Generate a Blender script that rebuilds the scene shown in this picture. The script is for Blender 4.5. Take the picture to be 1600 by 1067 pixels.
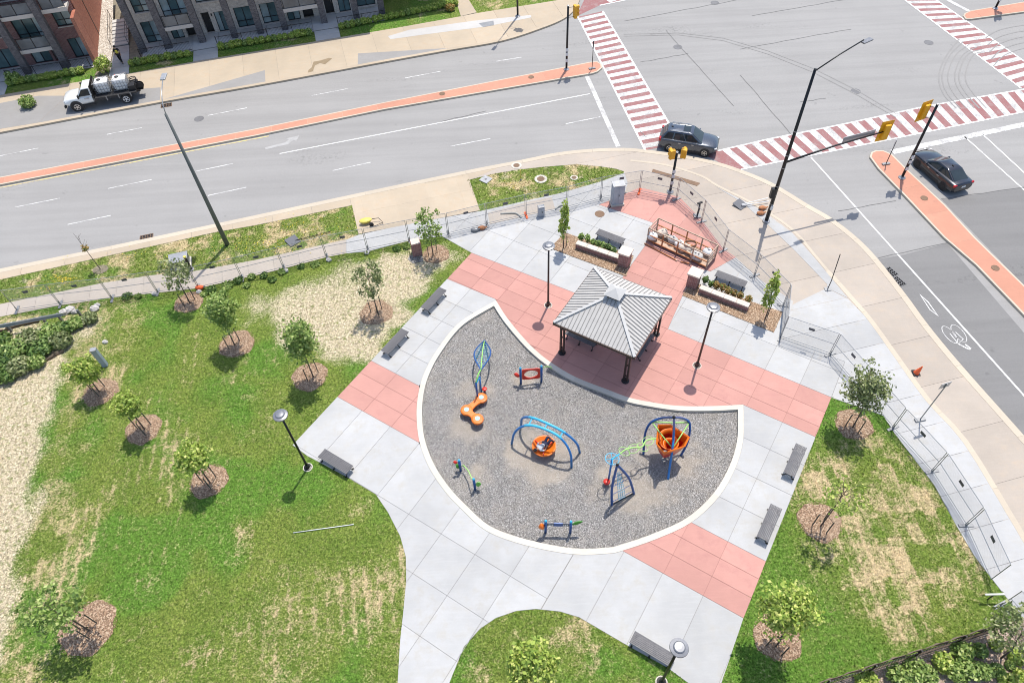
import bpy, bmesh, math, random
import numpy as np
from mathutils import Vector, Matrix, Quaternion
R_ = math.radians
random.seed(7); RNG = np.random.default_rng(11)
for o in list(bpy.data.objects): bpy.data.objects.remove(o)
SC = bpy.context.scene
COL = SC.collection

# ---------------------------------------------------------------- camera
CAMH, FPX, NADIR, PPT = 34.0, 1100.0, (848.0, 1424.0), (800.0, 533.5)
_d = Vector((NADIR[0]-PPT[0], -(NADIR[1]-PPT[1]), -FPX)).normalized()
_up = -_d
_fw = Vector((0, 0, -1)); _fw = (_fw - _up*_fw.dot(_up)).normalized()
_rt = _fw.cross(_up)
CR = Matrix((_rt, _fw, _up))                     # camera axes -> world axes
cam = bpy.data.cameras.new('camera'); cam.sensor_width = 36; cam.lens = FPX/1600*36
cam.clip_start = 0.5; cam.clip_end = 5000
camo = bpy.data.objects.new('camera', cam); COL.objects.link(camo)
camo.matrix_world = Matrix.Translation((0, 0, CAMH)) @ CR.to_4x4()
SC.camera = camo

# ---------------------------------------------------------------- sky, sun, exposure
SUN = Vector((0.93, 2.11, 6.33)).normalized()
w = bpy.data.worlds.new('World'); SC.world = w; w.use_nodes = True
nt = w.node_tree; bg = nt.nodes['Background']
sky = nt.nodes.new('ShaderNodeTexSky'); sky.sky_type = 'NISHITA'; sky.sun_disc = False
sky.sun_elevation = math.asin(SUN.z); sky.sun_rotation = math.atan2(SUN.x, SUN.y)
sky.air_density = 1.0; sky.dust_density = 1.5; sky.ozone_density = 1.0
nt.links.new(sky.outputs[0], bg.inputs[0]); bg.inputs[1].default_value = 0.15
sl = bpy.data.lights.new('sun', 'SUN'); sl.energy = 3.5; sl.angle = R_(0.53); sl.color = (1.0, 0.945, 0.865)
so = bpy.data.objects.new('sun', sl); COL.objects.link(so)
so.rotation_euler = SUN.to_track_quat('Z', 'Y').to_euler(); so.location = SUN*60
SC.view_settings.view_transform = 'Standard'; SC.view_settings.look = 'None'
SC.view_settings.exposure = 0.46; SC.view_settings.gamma = 1.0
SC.cycles.filter_width = 1.0; SC.render.resolution_x = 1024; SC.render.resolution_y = 682

# ---------------------------------------------------------------- survey helpers: place in the photo -> metres on the site
def G(x, y, z=0.0):
    v = CR @ Vector((x-PPT[0], -(y-PPT[1]), -FPX))
    t = (CAMH-z)/-v.z
    return Vector((v.x*t, v.y*t, z))
def Zat(bx, by, tx, ty, bz=0.0):
    b = G(bx, by, bz); v = CR @ Vector((tx-PPT[0], -(ty-PPT[1]), -FPX))
    return CAMH + v.z*math.hypot(b.x, b.y)/math.hypot(v.x, v.y)
TH = R_(-34.6)
E1 = Vector((math.cos(TH), math.sin(TH), 0)); E2 = Vector((-E1.y, E1.x, 0))
def UV(u, v, z=0.0): return E1*u + E2*v + Vector((0, 0, z))
def uvof(p): return (p.x*E1.x+p.y*E1.y, p.x*E2.x+p.y*E2.y)
def px(pts, z=0.0): return [G(a, b, z).to_2d() for a, b in pts]

# ---------------------------------------------------------------- materials
MATS = {}
def _ramp(n, a, b):
    n.color_ramp.elements[0].position = a; n.color_ramp.elements[1].position = b
class NT:
    def __init__(s, name):
        s.m = bpy.data.materials.new(name); s.m.use_nodes = True
        s.t = s.m.node_tree; s.b = s.t.nodes['Principled BSDF']
        s.pos = s.t.nodes.new('ShaderNodeNewGeometry')
    def n(s, ty, **kw):
        x = s.t.nodes.new(ty)
        for k, v in kw.items(): setattr(x, k, v)
        return x
    def l(s, a, b): s.t.links.new(a, b)
    def noise(s, scale, detail=4, rough=0.6, vec=None, stretch=None, rot=0):
        x = s.n('ShaderNodeTexNoise'); x.inputs['Scale'].default_value = scale
        x.inputs['Detail'].default_value = detail; x.inputs['Roughness'].default_value = rough
        v = vec or s.pos.outputs['Position']
        if stretch:
            mp = s.n('ShaderNodeMapping'); mp.inputs['Rotation'].default_value = (0, 0, -rot)
            mp.vector_type = 'TEXTURE' if False else 'POINT'
            mp.inputs['Scale'].default_value = stretch; s.l(v, mp.inputs[0]); v = mp.outputs[0]
        s.l(v, x.inputs['Vector']); return x.outputs['Fac']
    def rng(s, v, a, b, c=0.0, d=1.0):
        x = s.n('ShaderNodeMapRange'); x.inputs[1].default_value = a; x.inputs[2].default_value = b
        x.inputs[3].default_value = c; x.inputs[4].default_value = d; s.l(v, x.inputs[0]); return x.outputs[0]
    def mix(s, f, a, b):
        x = s.n('ShaderNodeMix', data_type='RGBA')
        if isinstance(f, (int, float)): x.inputs[0].default_value = f
        else: s.l(f, x.inputs[0])
        for i, c in ((6, a), (7, b)):
            if isinstance(c, (tuple, list)): x.inputs[i].default_value = (*c[:3], 1)
            else: s.l(c, x.inputs[i])
        return x.outputs[2]
    def math(s, op, a, b=0.5):
        x = s.n('ShaderNodeMath', operation=op)
        for i, c in ((0, a), (1, b)):
            if isinstance(c, (int, float)): x.inputs[i].default_value = c
            else: s.l(c, x.inputs[i])
        return x.outputs[0]
    def scale(s, col, f):
        x = s.n('ShaderNodeVectorMath', operation='SCALE'); s.l(col, x.inputs[0])
        if isinstance(f, (int, float)): x.inputs['Scale'].default_value = f
        else: s.l(f, x.inputs['Scale'])
        return x.outputs[0]
    def bump(s, h, strength=0.4, dist=0.02):
        x = s.n('ShaderNodeBump'); x.inputs['Strength'].default_value = strength; x.inputs['Distance'].default_value = dist
        s.l(h, x.inputs['Height']); s.l(x.outputs[0], s.b.inputs['Normal'])
    def out(s, col, rough=0.8, metal=0.0):
        if isinstance(col, (tuple, list)): s.b.inputs['Base Color'].default_value = (*col[:3], 1)
        else: s.l(col, s.b.inputs['Base Color'])
        s.b.inputs['Roughness'].default_value = rough; s.b.inputs['Metallic'].default_value = metal
        return s.m
def mul(c, k): return tuple(min(1, x*k) for x in c[:3])
def plain(name, col, rough=0.5, metal=0.0, var=0.12, scale=2.5, spec=None, coat=0):
    if name in MATS: return MATS[name]
    t = NT(name); f = t.noise(scale, 5, 0.65)
    c = t.mix(t.rng(f, 0.3, 0.7), mul(col, 1-var), mul(col, 1+var))
    m = t.out(c, rough, metal)
    t.l(t.rng(t.noise(scale*4, 3), 0.3, 0.7, rough*0.85, min(1, rough*1.15)), t.b.inputs['Roughness'])
    if coat: t.b.inputs['Coat Weight'].default_value = coat; t.b.inputs['Coat Roughness'].default_value = 0.08
    MATS[name] = m; return m
def concrete(name, col, stain=0.16, objvar=0.05, dirt=(0.30, 0.27, 0.22), warm=None, rot=None):
    t = NT(name); oi = t.n('ShaderNodeObjectInfo')
    big = t.noise(0.33, 5, 0.62); mid = t.noise(1.7, 6, 0.7); fine = t.noise(38, 3, 0.7)
    sweep = t.noise(3.2, 4, 0.6, stretch=(0.25, 2.6, 1), rot=TH if rot is None else rot)
    c = t.mix(t.rng(big, 0.35, 0.68), mul(col, 1-stain*0.5), mul(col, 1+stain*0.4))
    c = t.mix(t.math('MULTIPLY', t.math('MULTIPLY', t.rng(mid, 0.48, 0.74), t.rng(big, 0.35, 0.6)), 0.9), c, mul(dirt, 1.25) if warm is None else warm)
    c = t.mix(t.math('MULTIPLY', t.rng(sweep, 0.5, 0.8), 0.30), c, mul(col, 1.18))
    k = t.math('MULTIPLY', t.rng(fine, 0.25, 0.75, 0.90, 1.10), t.rng(oi.outputs['Random'], 0, 1, 1-objvar, 1+objvar))
    m = t.out(t.scale(c, k), 0.85); t.bump(fine, 0.25, 0.006)
    MATS[name] = m; return m
def asphalt(name, col, rot):
    t = NT(name)
    big = t.noise(0.12, 5, 0.6); st = t.noise(0.55, 5, 0.65, stretch=(0.06, 1.5, 1), rot=rot); fine = t.noise(26, 3, 0.8)
    grit = t.noise(7, 6, 0.8)
    c = t.mix(t.rng(big, 0.3, 0.7), mul(col, 0.93), mul(col, 1.06))
    c = t.mix(t.math('MULTIPLY', t.rng(st, 0.45, 0.75), 0.6), c, mul(col, 0.78))
    c = t.mix(t.math('MULTIPLY', t.rng(st, 0.5, 0.25), 0.35), c, mul(col, 1.12))
    pit = t.math('MULTIPLY', t.rng(t.noise(0.30, 4, 0.6, stretch=(0.22, 1.0, 1), rot=rot), 0.60, 0.72), t.rng(t.noise(4.5, 5, 0.85), 0.50, 0.62))
    c = t.mix(t.math('MULTIPLY', pit, 0.75), c, mul(col, 0.42))
    drip = t.math('MULTIPLY', t.rng(t.noise(1.3, 3, 0.5), 0.70, 0.76), 0.4); c = t.mix(drip, c, mul(col, 0.55))
    k = t.math('MULTIPLY', t.rng(fine, 0.2, 0.8, 0.82, 1.18), t.rng(grit, 0.3, 0.7, 0.95, 1.05))
    m = t.out(t.scale(c, k), 0.88); t.bump(fine, 0.35, 0.008); MATS[name] = m; return m
def paint(name, col, under, wear=0.5):
    t = NT(name); f = t.noise(9, 6, 0.8); g2 = t.noise(1.2, 4, 0.6)
    q = t.math('ADD', f, t.rng(g2, 0.3, 0.7, -0.14, 0.14))
    c = t.mix(t.rng(q, 0.40+0.25*(1-wear), 0.62+0.25*(1-wear)), col, under)
    c = t.scale(c, t.rng(t.noise(30, 2), 0.2, 0.8, 0.92, 1.06))
    m = t.out(c, 0.75); MATS[name] = m; return m
def speckle(name, cols, scale=26, rough=0.9, bump=0.8, dist=0.03, patch=None, spread=0.5, sand=None):
    t = NT(name); v = t.n('ShaderNodeTexVoronoi'); v.inputs['Scale'].default_value = scale
    t.l(t.pos.outputs['Position'], v.inputs['Vector'])
    hs = t.n('ShaderNodeSeparateColor'); t.l(v.outputs['Color'], hs.inputs[0])
    c = t.mix(t.rng(hs.outputs[0], 0.25, 0.75), cols[0], cols[1])
    c = t.mix(t.math('MULTIPLY', t.math('GREATER_THAN', hs.outputs[1], 0.8), 0.9), c, cols[2])
    if patch: c = t.mix(t.math('MULTIPLY', t.rng(t.noise(0.45, 5, 0.65), 0.5, 0.72), spread), c, patch)
    if sand:
        a = t.n('ShaderNodeAttribute'); a.attribute_name = 'sand'; c = t.mix(t.math('MULTIPLY', a.outputs['Fac'], 0.6), c, sand)
    c = t.scale(c, t.rng(t.noise(1.1, 4), 0.3, 0.7, 0.9, 1.1))
    m = t.out(c, rough); t.bump(v.outputs['Distance'], bump, dist); MATS[name] = m; return m
def island(name, a, b, c2=None, rough=0.65, trans=0.0, big=None, sand=None):
    """colour that differs from leaf to leaf / chip to chip"""
    t = NT(name); r = t.pos.outputs['Random Per Island']
    c = t.mix(r, a, b)
    if c2:
        h = t.math('FRACT', t.math('MULTIPLY', r, 17.3)); c = t.mix(t.math('GREATER_THAN', h, 0.82), c, c2)
    if big: c = t.mix(t.math('MULTIPLY', t.rng(t.noise(1.6, 3), 0.45, 0.65), 0.6), c, big)
    if sand:
        at = t.n('ShaderNodeAttribute'); at.attribute_name = 'sand'; c = t.mix(t.math('MULTIPLY', at.outputs['Fac'], 0.45), c, sand)
    m = t.out(c, rough)
    if trans:
        tr = t.n('ShaderNodeBsdfTranslucent'); t.l(t.scale(c, 1.25), tr.inputs[0])
        mx = t.n('ShaderNodeMixShader'); mx.inputs[0].default_value = trans
        t.l(t.b.outputs[0], mx.inputs[1]); t.l(tr.outputs[0], mx.inputs[2])
        t.l(mx.outputs[0], t.t.nodes['Material Output'].inputs[0])
    MATS[name] = m; return m
def glass(name, col=(0.03, 0.05, 0.06), rough=0.06):
    t = NT(name); m = t.out(t.mix(t.rng(t.noise(0.8, 2), .3, .7), mul(col, .7), mul(col, 1.4)), rough); t.b.inputs['Specular IOR Level'].default_value = 0.55
    MATS[name] = m; return m
def bricks(name, a, b, mortar, sc=1.0, rot=0.0):
    t = NT(name); oi = t.n('ShaderNodeTexCoord'); sx = t.n('ShaderNodeSeparateXYZ'); t.l(oi.outputs['Object'], sx.inputs[0])
    cb = t.n('ShaderNodeCombineXYZ'); t.l(t.math('ADD', sx.outputs[0], sx.outputs[1]), cb.inputs[0]); t.l(sx.outputs[2], cb.inputs[1])
    br = t.n('ShaderNodeTexBrick'); br.inputs['Scale'].default_value = 1.0/sc
    br.inputs['Brick Width'].default_value = 0.22; br.inputs['Row Height'].default_value = 0.075; br.inputs['Mortar Size'].default_value = 0.009
    br.inputs['Color1'].default_value = (*a, 1); br.inputs['Color2'].default_value = (*b, 1); br.inputs['Mortar'].default_value = (*mortar, 1)
    t.l(cb.outputs[0], br.inputs['Vector'])
    c = t.scale(br.outputs['Color'], t.rng(t.noise(5, 4), .3, .7, .8, 1.2))
    m = t.out(c, 0.85); t.bump(br.outputs['Fac'], -0.4, 0.01); MATS[name] = m; return m

AA = R_(13.5)                                                     # bearing of the wide road
WHITE = (0.415, 0.415, 0.408); BEIGE = (0.435, 0.362, 0.268); PINK = (0.47, 0.243, 0.203); ORNG = (0.50, 0.238, 0.160)
ASPH = (0.288, 0.281, 0.270); ASPD = (0.192, 0.188, 0.182)
concrete('white_concrete', WHITE, objvar=0.065, stain=0.22, dirt=(0.31, 0.29, 0.25)); concrete('beige_concrete', BEIGE, rot=AA, dirt=(0.36, 0.27, 0.18))
concrete('boulevard_concrete', (0.395, 0.343, 0.288), rot=AA, dirt=(0.36, 0.29, 0.22)); concrete('walk_concrete', (0.40, 0.355, 0.305), rot=AA, dirt=(0.34, 0.29, 0.23))
concrete('cream_concrete', (0.49, 0.425, 0.335), stain=0.1, dirt=(0.42, 0.36, 0.27)); concrete('kerb_concrete', (0.54, 0.505, 0.435), stain=0.08, dirt=(0.48, 0.44, 0.37))
concrete('pink_concrete', PINK, objvar=0.07, warm=(0.41, 0.20, 0.175)); concrete('median_concrete', ORNG, warm=(0.42, 0.20, 0.14), rot=AA)
concrete('median_pale', (0.60, 0.30, 0.22), warm=(0.5, 0.22, 0.15), rot=AA)
concrete('grey_concrete', (0.27, 0.262, 0.252), rot=AA, dirt=(0.2, 0.19, 0.18)); concrete('pale_concrete', (0.49, 0.48, 0.46), rot=AA, dirt=(.4, .37, .33))
plain('joint_bed', (0.215, 0.205, 0.195), 0.95); plain('joint_pink', (0.30, 0.155, 0.135), 0.95)
asphalt('asphalt', ASPH, AA); asphalt('asphalt_dark', ASPD, AA-R_(91))
paint('white_paint', (0.70, 0.70, 0.68), mul(ASPH, 1.1), 0.5); paint('worn_white', (0.68, 0.68, 0.66), mul(ASPH, 1.25), 1.05)
paint('faint_paint', (0.40, 0.395, 0.385), mul(ASPH, 1.1), 0.9); paint('yellow_paint', (0.70, 0.55, 0.22), mul(ASPH, 1.2), 0.85); paint('brick_paint', (0.265, 0.108, 0.105), (0.30, 0.20, 0.19), 0.75)
plain('crack_seal', (0.15, 0.147, 0.142), 0.8); plain('tyre_mark', (0.258, 0.251, 0.241), 0.9, var=.05, scale=3)
speckle('mulch', ((0.14, 0.085, 0.05), (0.33, 0.215, 0.135), (0.48, 0.36, 0.25)), 20, patch=(0.37, 0.27, 0.185))
speckle('gravel', ((0.07, 0.067, 0.064), (0.26, 0.25, 0.235), (0.48, 0.46, 0.44)), 40, patch=(0.36, 0.315, 0.255), spread=0.35, sand=(0.43, 0.365, 0.285))
plain('soil', (0.20, 0.17, 0.12), 0.95, var=0.3); plain('metal_dark', (0.028, 0.028, 0.03), 0.45, 0.4)
plain('metal_black', (0.012, 0.012, 0.013), 0.4, 0.2); plain('metal_bronze', (0.075, 0.055, 0.048), 0.4, 0.5)
plain('galvanised', (0.36, 0.365, 0.37), 0.45, 0.6); plain('galv_dull', (0.25, 0.255, 0.26), 0.5, 0.5)
plain('bench_slat', (0.10, 0.098, 0.105), 0.6, 0.0); plain('roof_metal', (0.47, 0.455, 0.43), 0.6, 0.0, var=0.06); plain('roof_seam', (0.28, 0.272, 0.26), 0.7)
plain('roof_trim', (0.46, 0.455, 0.44), 0.6, 0.0, var=0.05); plain('signal_yellow', (0.74, 0.36, 0.01), 0.45)
plain('cone_orange', (0.85, 0.13, 0.03), 0.5); plain('rust', (0.40, 0.17, 0.075), 0.85, var=0.35, scale=6)
plain('tan_steel', (0.43, 0.31, 0.23), 0.7, var=0.25, scale=6)
plain('white_plastic', (0.70, 0.70, 0.69), 0.5); plain('sign_back', (0.45, 0.46, 0.47), 0.4, 0.6); plain('sign_dark', (0.09, 0.095, 0.11), 0.5)
plain('concrete_pole', (0.13, 0.14, 0.135), 0.7); plain('cap_stone', (0.60, 0.52, 0.44), 0.8, var=0.1)
plain('play_navy', (0.014, 0.075, 0.26), 0.4); plain('play_blue', (0.02, 0.17, 0.46), 0.4); plain('play_sky', (0.05, 0.42, 0.66), 0.45)
plain('play_green', (0.22, 0.55, 0.12), 0.4); plain('play_lime', (0.33, 0.62, 0.16), 0.4); plain('play_orange', (0.76, 0.165, 0.012), 0.35)
plain('play_red', (0.60, 0.03, 0.015), 0.35); plain('play_ice', (0.30, 0.52, 0.68), 0.4); plain('rubber', (0.02, 0.02, 0.022), 0.8)
plain('leafgreen', (0.06, 0.28, 0.03), 0.4)
plain('stain', (0.25, 0.19, 0.115), 0.8); plain('plastic_grey', (0.36, 0.38, 0.42), 0.55); plain('pipe_grey', (0.36, 0.36, 0.33), 0.6)
plain('bluegrey', (0.33, 0.40, 0.50), 0.5, 0.2); plain('rock', (0.50, 0.47, 0.44), 0.9, var=0.25, scale=5); plain('fabric_dark', (0.16, 0.12, 0.09), 0.9, var=0.3)
plain('manhole', (0.20, 0.13, 0.085), 0.75, 0.4); plain('manhole_grey', (0.17, 0.17, 0.175), 0.7, 0.4)
plain('yellow_plastic', (0.72, 0.60, 0.12), 0.5)
bricks('brick_purple', (0.21, 0.075, 0.065), (0.30, 0.125, 0.11), (0.36, 0.31, 0.29)); bricks('brick_tan', (0.52, 0.44, 0.37), (0.63, 0.55, 0.47), (0.62, 0.57, 0.51))  # brick_tan is lightened in colour to offset the shade on the townhouse fronts
bricks('brick_dark', (0.05, 0.044, 0.048), (0.13, 0.115, 0.12), (0.20, 0.185, 0.185)); bricks('brick_red', (0.33, 0.10, 0.06), (0.42, 0.15, 0.09), (0.36, 0.22, 0.17))
island('leaf_mid', (0.10, 0.18, 0.035), (0.31, 0.42, 0.10), (0.46, 0.53, 0.19), trans=0.2)
island('leaf_olive', (0.10, 0.14, 0.045), (0.29, 0.33, 0.13), (0.42, 0.44, 0.23), trans=0.2)
island('leaf_lime', (0.16, 0.26, 0.035), (0.44, 0.54, 0.10), (0.58, 0.60, 0.18), trans=0.2)
island('leaf_dark', (0.045, 0.10, 0.022), (0.15, 0.25, 0.05), (0.25, 0.35, 0.09), trans=0.2)
island('leaf_autumn', (0.30, 0.18, 0.05), (0.42, 0.30, 0.09), (0.16, 0.24, 0.05), trans=0.3)
island('chips', (0.11, 0.068, 0.038), (0.38, 0.25, 0.155), (0.56, 0.43, 0.30), rough=0.95)
island('pebbles', (0.045, 0.043, 0.041), (0.32, 0.308, 0.29), (0.52, 0.50, 0.48), rough=0.9, big=(0.33, 0.295, 0.25), sand=(0.44, 0.375, 0.295))
plain('bark', (0.10, 0.075, 0.06), 0.9, var=0.3); plain('stake', (0.05, 0.055, 0.045), 0.7)

# ---------------------------------------------------------------- mesh builder
def poly_area(p): return 0.5*sum(p[i][0]*p[(i+1) % len(p)][1]-p[(i+1) % len(p)][0]*p[i][1] for i in range(len(p)))
def ccw(p): return list(p) if poly_area(p) > 0 else list(reversed(p))
class MB:
    def __init__(s): s.v = []; s.f = []
    def add(s, vs, fs):
        o = len(s.v); s.v += [tuple(q) for q in vs]; s.f += [tuple(i+o for i in f) for f in fs]; return s
    def box(s, c, size, rz=0.0, M=None):
        hx, hy, hz = (k/2 for k in size)
        vs = [Vector((x, y, z)) for z in (-hz, hz) for y in (-hy, hy) for x in (-hx, hx)]
        m = M if M is not None else Matrix.Rotation(rz, 3, 'Z')
        vs = [m @ q + Vector(c) for q in vs]
        return s.add(vs, [(0, 2, 3, 1), (4, 5, 7, 6), (0, 1, 5, 4), (2, 6, 7, 3), (0, 4, 6, 2), (1, 3, 7, 5)])
    def prism(s, poly, z0, z1):
        p = ccw([(q[0], q[1]) for q in poly]); n = len(p)
        vs = [(x, y, z0) for x, y in p]+[(x, y, z1) for x, y in p]
        return s.add(vs, [tuple(range(n-1, -1, -1)), tuple(range(n, 2*n))]+[(i, (i+1) % n, n+(i+1) % n, n+i) for i in range(n)])
    def sheet(s, poly, z):
        p = ccw([(q[0], q[1]) for q in poly]); return s.add([(x, y, z) for x, y in p], [tuple(range(len(p)))])
    def beam(s, a, b, w, h, up=(0, 0, 1)):
        a = Vector(a); b = Vector(b); d = b-a; L = d.length; x = d/L; u = Vector(up); y = u.cross(x)
        y = y.normalized() if y.length > 1e-5 else Vector((0, 1, 0)); z = x.cross(y)
        return s.box((a+b)/2, (L, w, h), M=Matrix((x, y, z)).transposed())
    def tube(s, pts, r, n=6, closed=False, caps=True):
        P = [Vector(q) for q in pts]; m = len(P); rr = r if isinstance(r, (list, tuple)) else [r]*m
        o = len(s.v); prev = None
        for i, p in enumerate(P):
            if closed: t = P[(i+1) % m]-P[i-1]
            else: t = P[min(i+1, m-1)]-P[max(i-1, 0)]
            t = t.normalized() if t.length > 1e-9 else Vector((0, 0, 1))
            if prev is None: a = t.orthogonal().normalized()
            else:
                a = prev-t*prev.dot(t); a = a.normalized() if a.length > 1e-6 else t.orthogonal().normalized()
            prev = a; b = t.cross(a)
            for k in range(n):
                an = 2*math.pi*k/n; s.v.append(tuple(p+(a*math.cos(an)+b*math.sin(an))*rr[i]))
        for i in range(m if closed else m-1):
            j = (i+1) % m
            for k in range(n):
                l = (k+1) % n; s.f.append((o+i*n+k, o+i*n+l, o+j*n+l, o+j*n+k))
        if caps and not closed:
            s.f.append(tuple(o+k for k in range(n-1, -1, -1))); s.f.append(tuple(o+(m-1)*n+k for k in range(n)))
        return s
    def lathe(s, prof, n=16, c=(0, 0, 0), M=None):
        o = len(s.v); c = Vector(c)
        for r, z in prof:
            for k in range(n):
                a = 2*math.pi*k/n; q = Vector((r*math.cos(a), r*math.sin(a), z))
                s.v.append(tuple((M @ q if M is not None else q)+c))
        for i in range(len(prof)-1):
            for k in range(n):
                l = (k+1) % n; s.f.append((o+i*n+k, o+i*n+l, o+(i+1)*n+l, o+(i+1)*n+k))
        s.f.append(tuple(o+k for k in range(n-1, -1, -1))); s.f.append(tuple(o+(len(prof)-1)*n+k for k in range(n)))
        return s
    def ball(s, c, r, n=8, m=6, sc=(1, 1, 1)):
        pr = [(max(0.02, math.sin(math.pi*i/m)), -math.cos(math.pi*i/m)) for i in range(m+1)]
        return s.lathe([(a*r, b*r) for a, b in pr], n, c, Matrix.Diagonal(sc))
    def grid(s, P):
        o = len(s.v); R = len(P); C_ = len(P[0])
        for row in P: s.v += [tuple(q) for q in row]
        for i in range(R-1):
            for j in range(C_-1): s.f.append((o+i*C_+j, o+i*C_+j+1, o+(i+1)*C_+j+1, o+(i+1)*C_+j))
        return s
    def mesh(s, name):
        me = bpy.data.meshes.new(name); me.from_pydata(s.v, [], s.f); me.validate(); me.update(); return me
    def build(s, name, mat, parent=None, smooth=False, bevel=0.0, seg=2, solid=0.0):
        return link(name, s.mesh(name), mat, parent, smooth, bevel, seg, solid)
def link(name, me, mat, parent=None, smooth=False, bevel=0.0, seg=2, solid=0.0):
    o = bpy.data.objects.new(name, me); COL.objects.link(o)
    if mat is not None and not me.materials: me.materials.append(MATS[mat] if isinstance(mat, str) else mat)
    if smooth:
        for p in me.polygons: p.use_smooth = True
    if solid:
        md = o.modifiers.new('solid', 'SOLIDIFY'); md.thickness = solid; md.offset = 0
    if bevel:
        md = o.modifiers.new('bevel', 'BEVEL'); md.width = bevel; md.segments = seg; md.limit_method = 'ANGLE'
    if parent is not None: o.parent = parent
    return o
def bulk(name, V, F, mat, parent=None):
    """big meshes straight from numpy arrays of triangles or quads"""
    me = bpy.data.meshes.new(name); V = np.asarray(V, np.float32); F = np.asarray(F, np.int32); k = F.shape[1]
    me.vertices.add(len(V)); me.vertices.foreach_set('co', V.ravel())
    me.loops.add(F.size); me.loops.foreach_set('vertex_index', F.ravel())
    me.polygons.add(len(F)); me.polygons.foreach_set('loop_start', np.arange(0, F.size, k, dtype=np.int32))
    me.polygons.foreach_set('loop_total', np.full(len(F), k, np.int32)); me.update(calc_edges=True)
    return link(name, me, mat, parent)
def tag(o, label=None, cat=None, group=None, kind=None):
    if label: o['label'] = label
    if cat: o['category'] = cat
    if group: o['group'] = group
    if kind: o['kind'] = kind
    return o
def thing(name, loc, label, cat, group=None, rz=0.0):
    o = bpy.data.objects.new(name, None); o.empty_display_size = 0.3; COL.objects.link(o)
    o.location = loc; o.rotation_euler = (0, 0, rz); return tag(o, label, cat, group)
def copy_tree(o, parent=None):
    c = o.copy(); COL.objects.link(c); c.parent = parent
    for ch in list(o.children): copy_tree(ch, c)
    return c
def catmull(pts, n=6, closed=False):
    P = [Vector(q) for q in pts]; m = len(P); out = []
    for i in range(m if closed else m-1):
        if closed: a, b, c, d = P[i-1], P[i], P[(i+1) % m], P[(i+2) % m]
        else: a, b, c, d = P[max(i-1, 0)], P[i], P[i+1], P[min(i+2, m-1)]
        for k in range(n):
            t = k/n
            out.append(0.5*((2*b)+(c-a)*t+(2*a-5*b+4*c-d)*t*t+(3*b-a-3*c+d)*t**3))
    if not closed: out.append(P[-1])
    return out
# ---------------------------------------------------------------- flat polygon helpers
def clip_half(p, n, c):
    out = []
    for i in range(len(p)):
        a, b = p[i], p[(i+1) % len(p)]; da = n[0]*a[0]+n[1]*a[1]-c; db = n[0]*b[0]+n[1]*b[1]-c
        if da <= 0: out.append(a)
        if (da < 0 and db > 0) or (da > 0 and db < 0):
            t = da/(da-db); out.append((a[0]+(b[0]-a[0])*t, a[1]+(b[1]-a[1])*t))
    return out
def clean(p, eps=0.01):
    out = []
    for q in p:
        if not out or math.hypot(q[0]-out[-1][0], q[1]-out[-1][1]) > eps: out.append(q)
    if len(out) > 1 and math.hypot(out[0][0]-out[-1][0], out[0][1]-out[-1][1]) < eps: out.pop()
    return out
def inset(p, d):
    p = ccw(clean(p)); n = len(p); out = []
    for i in range(n):
        a, b, c = (Vector(p[i-1][:2]), Vector(p[i][:2]), Vector(p[(i+1) % n][:2]))
        u = (b-a).normalized(); v = (c-b).normalized()
        n1 = Vector((-u.y, u.x)); n2 = Vector((-v.y, v.x)); m = n1+n2
        if m.length < 1e-4: m = n1
        m.normalize(); k = d/max(0.35, m.dot(n1)); out.append(tuple(b+m*k))
    return out
def offset_line(P, d):
    """polyline moved sideways (left is positive)"""
    out = []
    for i in range(len(P)):
        a = Vector(P[max(i-1, 0)][:2]); b = Vector(P[min(i+1, len(P)-1)][:2]); t = (b-a).normalized()
        out.append(Vector(P[i][:2])+Vector((-t.y, t.x))*d)
    return out
def inside(pts, poly):
    x, y = pts[:, 0], pts[:, 1]; r = np.zeros(len(pts), bool); n = len(poly)
    for i in range(n):
        x0, y0 = poly[i][0], poly[i][1]; x1, y1 = poly[(i+1) % n][0], poly[(i+1) % n][1]
        c = ((y0 > y) != (y1 > y)); xi = (x1-x0)*(y-y0)/((y1-y0) if abs(y1-y0) > 1e-12 else 1e-12)+x0
        r ^= c & (x < xi)
    return r
def seg_dist(pts, poly, closed=True):
    d = np.full(len(pts), 1e9); n = len(poly)
    for i in range(n if closed else n-1):
        a = np.array(poly[i][:2]); b = np.array(poly[(i+1) % n][:2]); ab = b-a
        t = np.clip(((pts-a)@ab)/max(ab@ab, 1e-9), 0, 1); q = a+t[:, None]*ab; d = np.minimum(d, np.hypot(*(pts-q).T))
    return d
def bed(name, poly, z, mat='joint_bed', depth=0.14):
    return tag(MB().prism(poly, z-depth, z-0.016).build(name, mat), kind='structure')
def slabs(parent, poly, ang, us, vs, z, mat, gap=0.011, name='slab', th=0.05):
    ca, sa = math.cos(ang), math.sin(ang); p0 = [(q[0], q[1]) for q in ccw(poly)]
    us = [-1e4]+sorted(us)+[1e4]; vs = [-1e4]+sorted(vs)+[1e4]; res = []
    for i in range(len(us)-1):
        p1 = clip_half(clip_half(p0, (ca, sa), us[i+1]), (-ca, -sa), -us[i])
        if len(p1) < 3: continue
        for j in range(len(vs)-1):
            p2 = clip_half(clip_half(p1, (-sa, ca), vs[j+1]), (sa, -ca), -vs[j])
            p2 = clean(p2)
            per = sum(math.hypot(p2[k][0]-p2[k-1][0], p2[k][1]-p2[k-1][1]) for k in range(len(p2))) if len(p2) > 2 else 1
            if len(p2) < 3 or abs(poly_area(p2)) < 0.05 or abs(poly_area(p2))/per < 0.03: continue
            res.append(MB().prism(inset(p2, gap), z-th, z).build(name, mat, parent))
    return res
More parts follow.
